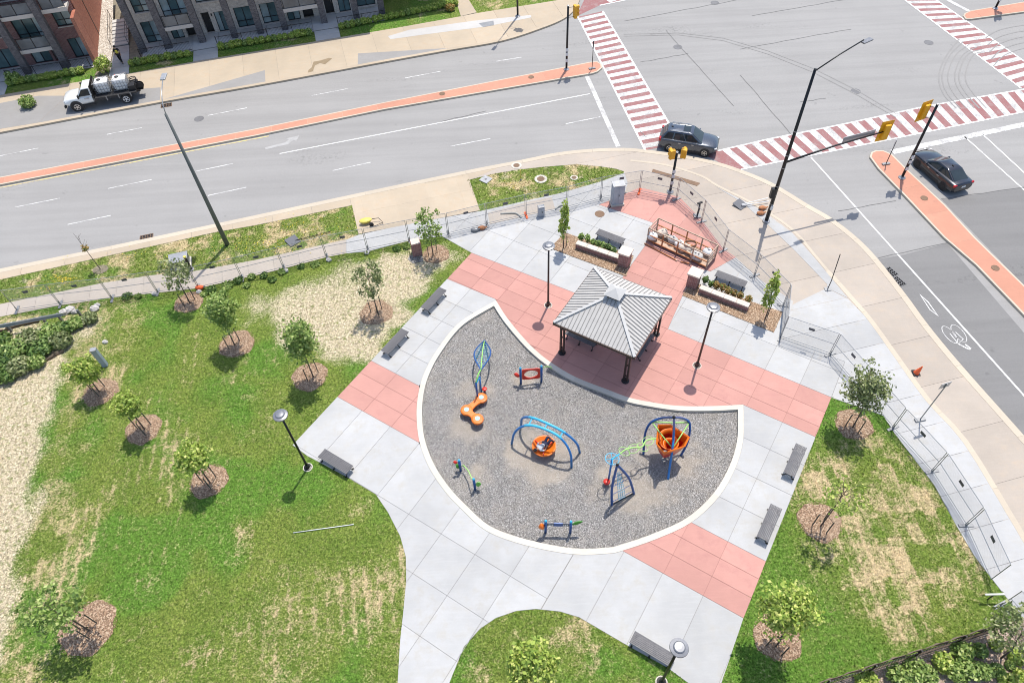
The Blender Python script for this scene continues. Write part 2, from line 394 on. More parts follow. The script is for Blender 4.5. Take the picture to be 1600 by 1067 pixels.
def frange(a, b, s):
    n = int(math.floor((b-a)/s+1e-6)); return [a+s*i for i in range(n+1)]
def span(poly, ang):
    ca, sa = math.cos(ang), math.sin(ang); u = [q[0]*ca+q[1]*sa for q in poly]; v = [-q[0]*sa+q[1]*ca for q in poly]
    return min(u), max(u), min(v), max(v)
# value noise for ground cover maps
_LAT = RNG.random((256, 256)).astype(np.float32)
def vnoise(x, y, s, o=0):
    x = np.asarray(x)*s+o*13.7+100; y = np.asarray(y)*s+o*7.3+100; xi = np.floor(x).astype(int); yi = np.floor(y).astype(int)
    fx = x-xi; fy = y-yi; fx = fx*fx*(3-2*fx); fy = fy*fy*(3-2*fy); L = lambda a, b: _LAT[a % 256, b % 256]
    return (L(xi, yi)*(1-fx)+L(xi+1, yi)*fx)*(1-fy)+(L(xi, yi+1)*(1-fx)+L(xi+1, yi+1)*fx)*fy
def fbm(x, y, s, oct=4, o=0):
    r = 0; a = 1; t = 0
    for k in range(oct): r = r+a*vnoise(x, y, s*2**k, o+k*3); t += a; a *= 0.55
    return r/t
def sstep(x, a, b):
    t = np.clip((x-a)/(b-a), 0, 1); return t*t*(3-2*t)
# ================================================================= GROUND, ROADS, PAVEMENTS
ZR = -0.15
KN = catmull([G(*p) for p in ((-500, 527), (-200, 463), (0, 420), (175, 384), (350, 347), (570, 300), (727, 267), (815, 250), (872, 238.5), (925, 233), (975, 231.5), (1007, 234), (1060, 241), (1115, 252), (1157, 265), (1207, 286), (1262, 319), (1300, 341), (1340, 372), (1372, 405), (1417, 462), (1450, 507), (1502, 570), (1600, 680), (1800, 905))], 4)
KF = catmull([G(*p) for p in ((-500, 300), (-200, 244), (0, 207), (250, 160), (400, 134), (600, 97), (700, 79), (785, 64), (850, 43), (882, 29), (898, 15), (906, 0), (914, -25), (935, -90))], 4)
ground = tag(MB().sheet([(-2500, -2500), (2500, -2500), (2500, 2500), (-2500, 2500)], -0.45).build('ground', 'soil'), kind='structure')
road = tag(MB().sheet([tuple(p) for p in offset_line(KN, -0.3)]+[(60, -80), (600, -80), (600, 600), (-600, 600), (-600, 20)], ZR).build('road', 'asphalt'), kind='structure')
def lay(name, pts, mat, dz, z=ZR): return MB().sheet(pts, z+dz).build(name, mat, road)
def pave(name, pts, mat, dz): return lay(name, px(pts, ZR), mat, dz)
# newer, darker asphalt on the side road
pave('resurfaced_lane', [(1372, 405), (1412, 398), (1480, 380), (1600, 520), (1900, 860), (1900, 1000), (1600, 685), (1502, 574), (1450, 511), (1410, 458)], 'asphalt_dark', 0.004)
pave('resurfaced_lane', [(1471, 312), (1540, 302), (1600, 292), (1750, 262), (1950, 700), (1600, 446)], 'asphalt_dark', 0.004)
def stripe(a, b, w, mat='white_paint', name='lane_marking', dz=0.010):
    A, B = G(*a, ZR), G(*b, ZR); d = (B-A).normalized(); n = Vector((-d.y, d.x, 0))*w/2
    return lay(name, [(A+n).to_2d(), (B+n).to_2d(), (B-n).to_2d(), (A-n).to_2d()], mat, dz)
for a, b in (((0, 244), (60, 232)), ((167, 210.5), (222, 200)), ((325, 181), (386, 169)), ((487, 150), (544, 139)), ((633, 122.5), (689, 112)), ((775, 96.5), (815, 90)),
             ((24, 324), (94, 310)), ((169, 295), (237, 281)), ((306, 268), (364, 256)), ((106, 351), (173, 337)), ((325, 306), (385, 293)), ((520, 267), (579, 254)), ((704, 229), (766, 217)), ((884, 194), (938, 183))):
    stripe(a, b, 0.10, 'worn_white')
stripe((437, 240.5), (922, 147), 0.11)
stripe((0, 293.5), (420, 213), 0.11, 'yellow_paint')
stripe((1267, 246), (1600, 618), 0.12); stripe((1600, 618), (1700, 730), 0.12)
stripe((1507, 214), (1600, 297), 0.12); stripe((1536, 211), (1600, 270), 0.12); stripe((1600, 297), (1700, 388), .12); stripe((1600, 270), (1700, 360), .12)
stripe((1444, 231), (1452, 240), 0.12)
stripe((915, 115), (966, 229.5), 0.38, 'worn_white', 'stop_line'); stripe((1394, 238), (1600, 195), 0.55, 'worn_white', 'stop_line'); stripe((1600, 195), (1750, 164), 0.55, 'worn_white', 'stop_line')
stripe((1480, 0), (1514, 18), 0.4, 'worn_white', 'stop_line')
# worn turn arrow
for p in ([(414, 231), (446, 223), (452, 218), (447, 217), (468, 212), (463, 221), (459, 219), (450, 226), (415, 234)],): pave('turn_arrow', p, 'faint_paint', 0.010)
# crosswalks: red paved strip, white bars, edge lines
def crosswalk(l0, l1, r0, r1, n, t0=0.0, t1=1.0, duty=0.52, skew=0.0, first_red=True):
    L0, L1, R0, R1 = (G(*p, ZR) for p in (l0, l1, r0, r1))
    lay('crosswalk_base', [L0.to_2d(), L1.to_2d(), R1.to_2d(), R0.to_2d()], 'brick_paint', 0.006)
    for i in range(n):
        a = t0+(t1-t0)*(i+0.5-duty/2)/n; b = t0+(t1-t0)*(i+0.5+duty/2)/n
        q = [L0.lerp(L1, a), L0.lerp(L1, b), R0.lerp(R1, b+skew), R0.lerp(R1, a+skew)]
        lay('crosswalk_bar', [k.to_2d() for k in q], 'worn_white', 0.010)
    for A, B in ((l0, l1), (r0, r1)): stripe(A, B, 0.16, 'white_paint', 'crosswalk_edge', 0.013)
crosswalk((903, 27), (1008, 235), (942, 18), (1064, 225), 21)
def crosswalk_px(top, bot, n, duty=0.5):
    """bars between matching stations on the two edges of the strip"""
    T = [G(*p, ZR) for p in top]; B = [G(*p, ZR) for p in bot]
    def at(P, t):
        L = [0]
        for i in range(len(P)-1): L.append(L[-1]+(P[i+1]-P[i]).length)
        s = t*L[-1]
        for i in range(len(P)-1):
            if s <= L[i+1] or i == len(P)-2:
                return P[i].lerp(P[i+1], (s-L[i])/(L[i+1]-L[i]))
    lay('crosswalk_base', [p.to_2d() for p in T]+[p.to_2d() for p in reversed(B)], 'brick_paint', 0.006)
    for i in range(n):
        a, b = (i+0.5-duty/2)/n, (i+0.5+duty/2)/n
        lay('crosswalk_bar', [k.to_2d() for k in (at(T, a), at(T, b), at(B, b), at(B, a))], 'worn_white', 0.010)
    for P in (top, bot):
        for i in range(len(P)-1): stripe(P[i], P[i+1], 0.15, 'white_paint', 'crosswalk_edge', 0.013)
crosswalk_px([(1122, 236), (1200, 218), (1320, 194), (1450, 166), (1600, 140)], [(1158, 265), (1240, 248.5), (1352, 226), (1480, 200), (1625, 170)], 22)
pave('crosswalk_base', [(1100, 242), (1122, 236), (1158, 265), (1132, 258)], 'brick_paint', 0.005)
crosswalk_px([(1600, 140), (1700, 120), (1800, 101)], [(1625, 170), (1725, 150), (1825, 130)], 6)
crosswalk((1413, 0), (1596, 139), (1462, 0), (1640, 124), 15); crosswalk((1340, -55), (1413, 0), (1390, -55), (1462, 0), 7)
pave('crosswalk_base', [(901, 26), (937, 9), (1000, -4), (1000, -30), (925, -30), (912, 2)], 'brick_paint', 0.004)
stripe((937, 9), (1010, -6), 0.16, 'white_paint', 'crosswalk_edge', 0.013)
for a in (0.0, 0.35): stripe((950+a*60, -3-a*6), (958+a*60, 3-a*6), 0.8, 'worn_white', 'crosswalk_bar', 0.010)
# bicycle-lane diamond and bicycle, painted
def ribbon(pts, w, mat, dz, name, closed=False):
    P = [p if isinstance(p, Vector) else G(*p, ZR) for p in pts]
    if closed:
        q = [(p.x, p.y) for p in P]; A, B = inset(q, w/2), inset(q, -w/2); A.append(A[0]); B.append(B[0])
    else: A, B = offset_line(P, w/2), offset_line(P, -w/2)
    return MB().grid([[(x[0], x[1], ZR+dz) for x in B], [(x[0], x[1], ZR+dz) for x in A]]).build(name, mat, road)
ribbon([(1438, 461), (1450, 472), (1465, 493), (1453, 484)], 0.07, 'white_paint', 0.010, 'diamond_marking', True)
def ell(c, a, b, n=18): return [(c[0]+a[0]*math.cos(k*2*math.pi/n)+b[0]*math.sin(k*2*math.pi/n), c[1]+a[1]*math.cos(k*2*math.pi/n)+b[1]*math.sin(k*2*math.pi/n)) for k in range(n)]
ribbon(ell((1484, 523), (11, 13), (6, -3)), 0.045, 'worn_white', 0.010, 'bicycle_marking', True)
ribbon(ell((1498, 521), (11, 13), (6, -4)), 0.045, 'worn_white', 0.010, 'bicycle_marking', True)
ribbon([(1484, 521), (1497, 537), (1505, 530), (1493, 519)], 0.05, 'white_paint', 0.010, 'bicycle_marking')
ribbon([(1497, 537), (1510, 544), (1516, 546)], 0.10, 'white_paint', 0.010, 'bicycle_marking'); ribbon([(1508, 538), (1517, 545)], 0.10, 'white_paint', 0.010, 'bicycle_marking')
# sealed cracks, joints and tyre marks
def wig(a, b, amp=1.0, n=10):
    return [(a[0]+(b[0]-a[0])*t+random.uniform(-amp, amp)*0.5, a[1]+(b[1]-a[1])*t+random.uniform(-amp, amp)*0.5) for t in (k/n for k in range(n+1))]
for a, b in (((975, 34), (1165, -2)), ((1040, 48), (1146, 166)), ((1157, 118), (1240, 215)), ((1156, 77), (1330, 46)), ((1310, 330), (1400, 314)), ((1372, 403), (1480, 380)), ((1471, 311), (1600, 293)), ((1000, 98), (1075, 84)), ((1250, 160), (1290, 154)), ((1175, 25), (1320, 0)), ((690, 190), (760, 174)), ((1000, 205), (1010, 215))):
    ribbon(wig(a, b), 0.05, 'crack_seal', 0.016, 'sealed_crack')
for k in range(6):
    x = 1500+k*9+random.uniform(-3, 3)
    ribbon(catmull([G(*q, ZR) for q in ((x-2, 62+k*4), (x-20-k, 85), (x-31-k*1.2, 108), (x-33-k, 128), (x-24, 150), (x-6, 170))], 4), random.uniform(0.06, 0.15), 'tyre_mark', 0.0145, 'tyre_mark')
for k in range(5):
    ribbon(catmull([G(*q, ZR) for q in ((1540+k*3, 60+k*11), (1560+k*2, 48+k*10), (1600, 40+k*9), (1660, 38+k*8))], 4), random.uniform(0.06, 0.15), 'tyre_mark', 0.0145, 'tyre_mark')
for k in range(2):
    ribbon([(975, 54+k*3), (1060, 52+k*3), (1130, 60+k*4), (1200, 80+k*5), (1270, 107+k*6), (1340, 142+k*7), (1400, 178+k*6)], 0.10, 'tyre_mark', 0.0145, 'tyre_mark')
def disc(name, c, r, mat, dz, z=ZR, parent=None, n=16):
    p = G(*c, z); m = MB().lathe([(r, z+dz-0.003), (r, z+dz), (r*0.86, z+dz), (r*0.85, z+dz-0.004), (r*0.05, z+dz-0.004)], n, (p.x, p.y, 0))
    return m.build(name, mat, parent if parent is not None else road)
for c in ((311, 186), (1117, 5), (1451, 67), (1337, 143), (1059, 74)): disc('manhole_cover', c, 0.42, 'manhole_grey', 0.012)
def drain(c, ang, cells=(4, 3), w=0.9, h=0.55, mat='manhole'):
    p = G(*c, ZR); m = MB(); z = ZR+0.012; M = Matrix.Rotation(ang, 3, 'Z')
    fr = [((0, h/2), (w, .05)), ((0, -h/2), (w, .05)), ((w/2, 0), (.05, h)), ((-w/2, 0), (.05, h))]
    fr += [((-w/2+w*(i+1)/(cells[0]+1), 0), (.05, h)) for i in range(cells[0])]+[((0, -h/2+h*(j+1)/(cells[1]+1)), (w, .04)) for j in range(cells[1])]
    for (x, y), (a, b) in fr: m.box(M @ Vector((x, y, 0))+Vector((p.x, p.y, z)), (a, b, 0.02), M=M)
    m.build('drain_grate', mat, road)
    MB().box((p.x, p.y, z-0.009), (w*.98, h*.96, 0.002), M=M).build('drain_pit', 'metal_black', road)
drain((229, 371), AA, (4, 1), mat='manhole'); drain((260, 165), AA, (3, 1)); drain((1390, 426), AA-R_(80), (3, 4), .8, .75, 'manhole_grey'); drain((1402, 441), AA-R_(80), (3, 4), .8, .75, 'manhole_grey')

# ---------------------------------------------------------------- raised pavements
def kerb_run(name, line, w0, w1, z, mat, seg=6, depth=0.2):
    """kerb in lengths along a polyline, between two sideways offsets"""
    par = tag(bpy.data.objects.new(name, None), kind='structure'); COL.objects.link(par)
    A, B = offset_line(line, w0), offset_line(line, w1)
    for i in range(0, len(line)-1, seg):
        j = min(i+seg, len(line)-1); poly = [tuple(p) for p in A[i:j+1]]+[tuple(p) for p in reversed(B[i:j+1])]
        MB().prism(inset(poly, 0.004), z-depth, z).build('kerb_length', mat, par, bevel=0.0)
    return par
kerb_run('kerb', KN, 0.0, -0.42, 0.008, 'cream_concrete', 4)
kerb_run('kerb', KF, 0.0, 0.36, 0.008, 'beige_concrete', 4)
def walk(name, pts, mat, ang, du, dv, z=0.0, u0=0.3, v0=0.2, world=False, gap=0.009):
    poly = pts if world else px(pts); b = bed(name, poly, z, depth=0.2)
    a, c, d, e = span(poly, ang)
    slabs(b, poly, ang, frange(a+u0*du, c, du) if du else [], frange(d+v0*dv, e, dv) if dv else [], z, mat, gap); return b
kn = offset_line(KN, -0.40)
def kn_between(x0, x1): return [p for p in kn if x0 <= p.x <= x1]
# near strip left of the verge + driveway apron
gx = lambda x, y: G(x, y).x
strip = [p for p in kn if p.x < gx(790, 262)]
walk('pavement', strip+px([(730, 283), (750, 329), (560, 366), (550, 321), (400, 352), (337, 363), (150, 404), (0, 437), (-500, 545)]), 'beige_concrete', AA, 2.9, 0, world=True)
walk('pavement', [(553, 309), (560, 366), (750, 329), (731, 274)], 'beige_concrete', AA, 2.45, 2.1, z=0.004)
# old footway along the verge
walk('footway', [(-500, 590), (-500, 570), (0, 475), (160, 442), (237, 430), (300, 424), (400, 406), (541, 374), (541, 396), (510, 402), (442, 420), (400, 430), (312, 450), (250, 457), (175, 465), (95, 477), (0, 495)], 'walk_concrete', AA, 1.75, 0, z=0.0)
# corner boulevard
inner = [(975, 268), (968, 292), (990, 312), (1050, 325), (1082, 362), (1118, 405), (1170, 450), (1240, 492), (1300, 475), (1318, 480), (1350, 512), (1440, 637), (1497, 697), (1565, 810), (1610, 880), (1790, 1160)]
arc = [p for p in KN if p.x >= gx(735, 275)]; arc = [p for p in offset_line(KN, -0.40)][len(KN)-len(arc):]
verge2_top = [(730, 282), (770, 272), (812, 265), (850, 261), (900, 257), (935, 260), (962, 264), (975, 268)]
bl = [tuple(p) for p in arc]+[tuple(p) for p in reversed(px(verge2_top[:-1]+inner))]
b_ = bed('pavement', bl, -0.005, depth=0.2); s_ = span(bl, AA-R_(91.5))
slabs(b_, bl, AA-R_(91.5), frange(s_[0]+1.4, s_[1], 3.2), [], -0.005, 'boulevard_concrete', 0.008)
bandline = catmull([G(*p) for p in ((1292, 424), (1300, 432), (1330, 466), (1360, 501), (1405, 564), (1450, 626), (1507, 689), (1575, 800), (1620, 876), (1760, 1110))], 3)
kerb_run('edging', bandline, -0.12, 0.20, 0.006, 'cream_concrete', 4, 0.06)
edge2 = catmull([G(*p) for p in ((985, 251), (1040, 258), (1095, 275), (1120, 290), (1180, 320), (1237, 358), (1272, 398), (1297, 428))], 3)
kerb_run('edging', edge2, -0.10, 0.12, 0.005, 'cream_concrete', 4, 0.06)
walk('footway', [(1118, 292), (1180, 323), (1200, 336), (1237, 363), (1272, 402), (1297, 432), (1325, 466), (1292, 450), (1292, 444), (1240, 390), (1200, 352), (1160, 317)], 'white_concrete', AA, 0, 0, z=0.007)
tac = MB().prism(px([(1020, 264.5), (1094, 286.5), (1089, 291), (1018.5, 269)]), 0.0, 0.014).build('tactile_plate', 'manhole', None); tag(tac, 'long rusty brown tactile plate in the pavement beside the signal post', 'tactile plate')
# new footway between boulevard and east lawn
R3 = px([(1219, 528), (1238, 476), (1250, 470), (1292, 450), (1325, 467), (1360, 502), (1450, 627), (1507, 688), (1575, 800), (1620, 875), (1800, 1160), (1700, 1130), (1600, 968), (1560, 917), (1522, 868), (1495, 822), (1460, 758), (1397, 676), (1380, 649), (1299, 621), (1320, 565)])
b3 = bed('footway', R3, 0.0); s_ = span(R3, AA-R_(91.5)); slabs(b3, R3, AA-R_(91.5), frange(s_[0]+1.1, s_[1], 1.95), [], 0.0, 'white_concrete')

# ---------------------------------------------------------------- plaza (laid out on its own axes)
KPX = [(775, 469.5), (728.8, 496), (704.4, 517.5), (680, 551), (667, 574), (657, 600), (651.5, 632), (651.5, 662), (655.5, 690), (665, 718), (677.5, 742), (697.5, 770), (720, 794), (760, 829), (819, 851), (894, 865.5), (950, 864.5), (972, 860), (1025, 842), (1080, 816), (1123, 776), (1149, 731), (1160.6, 691), (1162, 657), (1161.5, 632)]
bigarc = [uvof(G(*p)) for p in KPX]
_A = np.array([[2*u, 2*v, 1] for u, v in bigarc]); _s = np.linalg.lstsq(_A, np.array([u*u+v*v for u, v in bigarc]), rcond=None)[0]
bigarc = [tuple(p) for p in catmull([Vector((u, v)) for u, v in bigarc], 4)]
TPX = [(1161.5, 632), (1112, 634.5), (1059, 634), (1016, 628), (982.5, 621), (950, 609), (899, 589), (862, 567), (839, 549), (819, 529), (792.5, 497), (775, 469.5)]
toparc = [tuple(p) for p in catmull([Vector(uvof(G(*p))) for p in TPX], 4)]
def W(pts): return [UV(u, v).to_2d() for u, v in pts]
def sect(v0, v1, left):
    umid = _s[0]
    return [p for p in bigarc if v0 < p[1] < v1 and ((p[0] < umid) == left)]
UL, UR = -22.3, 2.42
def cross(v, left):
    s = sect(-99, 99, left); return min(((abs(p[1]-v), p) for p in s))[1][0]
GU = [-20.4+2.09*k for k in range(-3, 16)]
plz = lambda name, pts, us, vs, mat: slabs(bed(name, W(pts), 0.0, 'joint_pink' if mat == 'pink_concrete' else 'joint_bed'), W(pts), TH, us, vs, 0.0, mat, 0.009)
la = [p for p in sect(17.0, 25.15, True)]; la.sort(key=lambda p: p[1])
plz('plaza', [(UL, 17.0), (cross(17.0, True), 17.0)]+la+[(-18.5, 25.15), (UL, 25.05)], [-20.4], [18.6, 20.2, 21.8, 23.4], 'white_concrete')
la = sorted(sect(13.9, 17.0, True), key=lambda p: p[1])
plz('plaza', [(UL, 13.88), (cross(13.9, True), 13.88)]+la+[(cross(17.0, True), 17.0), (UL, 17.0)], [-20.3, -18.25], [14.9, 15.95], 'pink_concrete')
lowarc = [p for p in bigarc if p[1] < 13.88 or (p[1] < 14.16 and p[0] > _s[0])]
lawn_w = [uvof(G(*p)) for p in ((457, 695), (480, 712), (542, 745), (587, 772), (606, 800), (625, 837), (634, 870), (634.5, 907), (630, 955), (625, 1000), (621, 1067), (612, 1180))]
lawn_s = [uvof(G(*p)) for p in ((690, 1110), (702, 1067), (725, 1010), (750, 982), (775, 965), (807, 954), (837, 951), (875, 955), (905, 964), (975, 1005), (1042, 1042), (1072, 1064), (1100, 1084))]
W2 = [(UL, 13.88)]+lawn_w+lawn_s+[(2.75, 7.0), (2.68, 10.97), (2.5, 14.16), (cross(14.16, False), 14.16)]+[p for p in reversed(lowarc)]+[(cross(13.88, True), 13.88)]
plz('plaza', clip_half(W2, (1, 0), -5.75), GU, [5.55, 7.75, 10.15], 'white_concrete')
plz('plaza', clip_half(W2, (-1, 0), 5.75), GU, [], 'white_concrete')
ra = sorted(sect(14.16, 17.32, False), key=lambda p: p[1])
plz('plaza', [(cross(14.16, False), 14.16), (2.5, 14.16), (2.45, 17.32), (cross(17.32, False), 17.32)]+list(reversed(ra)), [-1.55, 0.5], [15.25, 16.3], 'pink_concrete')
ra = sorted(sect(17.32, 25.5, False), key=lambda p: p[1])
plz('plaza', [(cross(17.32, False), 17.32), (2.45, 17.32), (2.36, 25.5), (-1.84, 25.5)]+list(reversed(ra)), [0.5], [19.4, 21.4, 23.45], 'white_concrete')
P1 = [(UL, 25.05), (-18.5, 25.15)]+list(reversed(toparc))[1:-1]+[(-1.84, 25.5), (2.36, 25.5), (2.32, 28.55), (-7.8, 28.5), (-14.4, 28.25), (UL, 27.95)]
plz('plaza', P1, GU, [22.0, 23.05, 24.1, 25.15, 26.25, 27.35], 'pink_concrete')
# north side: white apron left of the pink walk, pink walk, white right of it
def uvp(*pts): return [uvof(G(*p)) for p in pts]
NL = uvp((541, 374.5), (560, 367), (632, 351), (750, 330), (825, 313), (875, 302), (938, 284), (976, 270), (981, 286), (975, 305), (936, 320), (1020, 348), (1008, 384), (975, 430), (962, 452))+[(-10.1, 28.4), (-14.4, 28.25), (UL, 27.95)]+uvp((690, 369), (632, 378), (575, 393), (541, 396))
plz('plaza', NL, GU, [28.4+2.05*k for k in range(1, 8)], 'white_concrete')
NP = uvp((936, 320), (975, 304), (1000, 293), (1062, 308), (1098, 345), (1131, 389), (1150, 402), (1110, 424), (1085, 418), (1063, 470))+[(-7.8, 28.5), (-10.1, 28.4)]+uvp((962, 452), (975, 430), (1008, 384), (1020, 348))
plz('plaza', NP, [-9.5, -8.4]+[g+1 for g in GU], [29.6, 30.7, 31.8, 32.9, 34.6, 36.3], 'pink_concrete')
NR = [(-7.8, 28.5)]+uvp((1063, 470), (1085, 418), (1110, 424), (1150, 402), (1182, 433), (1240, 471), (1221, 528), (1320, 565))+[(2.32, 28.55)]
plz('plaza', NR, GU, [30.6, 32.7, 34.8], 'white_concrete')
walk('footway', [(765, 351), (762, 333), (825, 315), (862, 308), (868, 327), (820, 338)], 'walk_concrete', AA, 1.7, 0, z=0.006)
disc('manhole_cover', (937, 334.5), 0.36, 'manhole', 0.012, 0.0, None)
# playground edging and gravel
ring = [Vector((*UV(u, v).to_2d(), 0)) for u, v in bigarc]+[Vector((*UV(u, v).to_2d(), 0)) for u, v in toparc[1:-1]]
def ring_off(P, d):
    p = [(q.x, q.y) for q in P]; return [Vector((x, y, 0)) for x, y in inset(p, d)]
rc = [Vector((x, y, 0)) for x, y in ccw([(q.x, q.y) for q in ring])]; rc = [Vector((x, y, 0)) for x, y in clean([(q.x, q.y) for q in rc], 0.02)]
rin = ring_off(rc, 0.31)
ked = tag(bpy.data.objects.new('playground_kerb', None), kind='structure'); COL.objects.link(ked)
for i in range(0, len(rc), 5):
    idx = [(i+k) % len(rc) for k in range(6) if i+k <= len(rc)]
    MB().prism([(rc[k].x, rc[k].y) for k in idx]+[(rin[k].x, rin[k].y) for k in reversed(idx)], -0.35, 0.014).build('kerb_length', 'kerb_concrete', ked)
ZG = -0.15
ginner = [(q.x, q.y) for q in ring_off(rc, 0.28)]
def scatter(poly, n):
    P = np.array([(q[0], q[1]) for q in poly]); lo, hi = P.min(0), P.max(0); k = int(n*1.1*np.prod(hi-lo)/abs(poly_area([tuple(q) for q in P])))
    q = lo+RNG.random((k, 2))*(hi-lo); return q[inside(q, P)][:n]
OCT = np.array([(1, 0, 0), (0, 1, 0), (-1, 0, 0), (0, -1, 0), (0, 0, 1), (0, 0, -1)], float); OCF = np.array([(0, 1, 4), (1, 2, 4), (2, 3, 4), (3, 0, 4)])
def stones(name, q, zbase, smin, smax, mat, flat=0.7, parent=None):
    n = len(q); s = smin+(smax-smin)*RNG.random(n)**2; a = RNG.random(n)*6.28; ca, sa = np.cos(a), np.sin(a)
    sx = s*(0.7+0.6*RNG.random(n)); V = np.zeros((n, 5, 3))
    o = OCT[:5]; V[:, :, 0] = (o[:, 0]*sx[:, None]*ca[:, None]-o[:, 1]*s[:, None]*sa[:, None])+q[:, :1]
    V[:, :, 1] = (o[:, 0]*sx[:, None]*sa[:, None]+o[:, 1]*s[:, None]*ca[:, None])+q[:, 1:2]
    V[:, :, 2] = o[:, 2]*s[:, None]*flat*(0.5+RNG.random((n, 1)))+np.asarray(zbase).reshape(-1, 1)
    F = OCF[None]+5*np.arange(n)[:, None, None]; return bulk(name, V.reshape(-1, 3), F.reshape(-1, 3), mat, parent)
SANDC = [(G(cx, cy, ZG), rx, ry) for cx, cy, rx, ry in ((745, 603, 1.3, .8), (846, 712, 2.3, 1.6), (1000, 772, 1.6, 1.0), (1068, 722, 1.7, 1.2), (968, 752, 1.6, 1.3), (735, 672, 1.1, .8), (850, 748, .9, .5), (1020, 705, 1.4, 1.0), (820, 590, .9, .7), (745, 745, .8, .7))]
def sandmap(q):
    n1 = fbm(q[:, 0], q[:, 1], 1.1, 5, 3); r = np.zeros(len(q))
    for c, rx, ry in SANDC: r = np.maximum(r, sstep(1.35-np.hypot((q[:, 0]-c.x)/rx, (q[:, 1]-c.y)/ry)+1.5*(n1-.5), 0.05, 1.0))
    return np.clip(r*(0.35+0.9*n1), 0, 1)
_gp = np.array(ginner); _lo = _gp.min(0); _n = ((_gp.max(0)-_lo)/.12).astype(int)+1
_c = np.stack(np.meshgrid(_lo[0]+(np.arange(_n[0])+.5)*.12, _lo[1]+(np.arange(_n[1])+.5)*.12, indexing='ij'), -1).reshape(-1, 2); _out = ring_off(rc, .12)
_k = inside(_c, [(q.x, q.y) for q in _out]).reshape(_n[0], _n[1]); _I, _J = np.where(_k); _vid = np.arange((_n[0]+1)*(_n[1]+1)).reshape(_n[0]+1, _n[1]+1)
_xy = _lo+np.stack(np.meshgrid(np.arange(_n[0]+1), np.arange(_n[1]+1), indexing='ij'), -1).reshape(-1, 2)*.12
_f = np.stack([_vid[_I, _J], _vid[_I+1, _J], _vid[_I+1, _J+1], _vid[_I, _J+1]], -1); _u = np.unique(_f); _rm = np.zeros(len(_xy), int); _rm[_u] = np.arange(len(_u)); _xy = _xy[_u]
_sd = sandmap(_xy); gb = tag(bulk('gravel_bed', np.column_stack([_xy, ZG-.05*_sd+.05*(fbm(_xy[:, 0], _xy[:, 1], .6, 4)-.5)]), _rm[_f], 'gravel'), kind='structure')
_a = gb.data.attributes.new('sand', 'FLOAT', 'POINT'); _a.data.foreach_set('value', _sd.astype(np.float32))
_q = scatter(ginner, 95000); peb = stones('gravel', _q, ZG-.05*sandmap(_q)+.05*(fbm(_q[:, 0], _q[:, 1], .6, 4)-.5), 0.010, 0.032, 'pebbles'); _a = peb.data.attributes.new('sand', 'FLOAT', 'POINT'); _a.data.foreach_set('value', np.repeat(sandmap(_q), 5).astype(np.float32)); tag(peb, 'grey and tan pea gravel filling the round playground', 'gravel', kind='stuff')

# medians: cream kerb ring with salmon paving
def median(pts, mats, joints, ang, name='median', z=0.0):
    P = [q.to_2d() for q in catmull([G(*p) for p in pts], 1, True)]
    b = tag(MB().prism(P, ZR-0.05, z).build(name, 'cream_concrete', bevel=0.02), kind='structure')
    ins = inset([tuple(p) for p in P], 0.13)
    s = span(ins, ang); slabs(b, ins, ang, joints or frange(s[0]+1.5, s[1], 3.0), [], z+0.006, mats, 0.006, th=0.03); return b
median([(-500, 376), (0, 276.5), (400, 201), (600, 160), (922, 97), (933, 96), (940, 100), (941, 106), (934, 112), (925, 115), (600, 171), (400, 212), (0, 288.5), (-500, 392)], 'median_concrete', None, AA)
median([(1359, 245), (1361, 238), (1368, 235), (1380, 235), (1394, 241), (1417, 264), (1477, 320), (1525, 372), (1600, 445), (1900, 745), (1900, 800), (1600, 492), (1575, 466), (1525, 414), (1475, 371), (1412, 304), (1372, 263)], 'median_concrete', None, AA-R_(91.5))
median([(1505, 25), (1507, 21), (1516, 17), (1600, 3), (1750, -24), (1750, -8), (1600, 19), (1518, 30), (1509, 30)], 'median_concrete', None, AA)
for c, m_ in (((691, 147), 'manhole'), ((830, 121), 'manhole'), ((1444, 310), 'manhole'), ((1555, 419), 'manhole')): disc('manhole_cover', c, 0.26, m_, 0.03, 0.0)
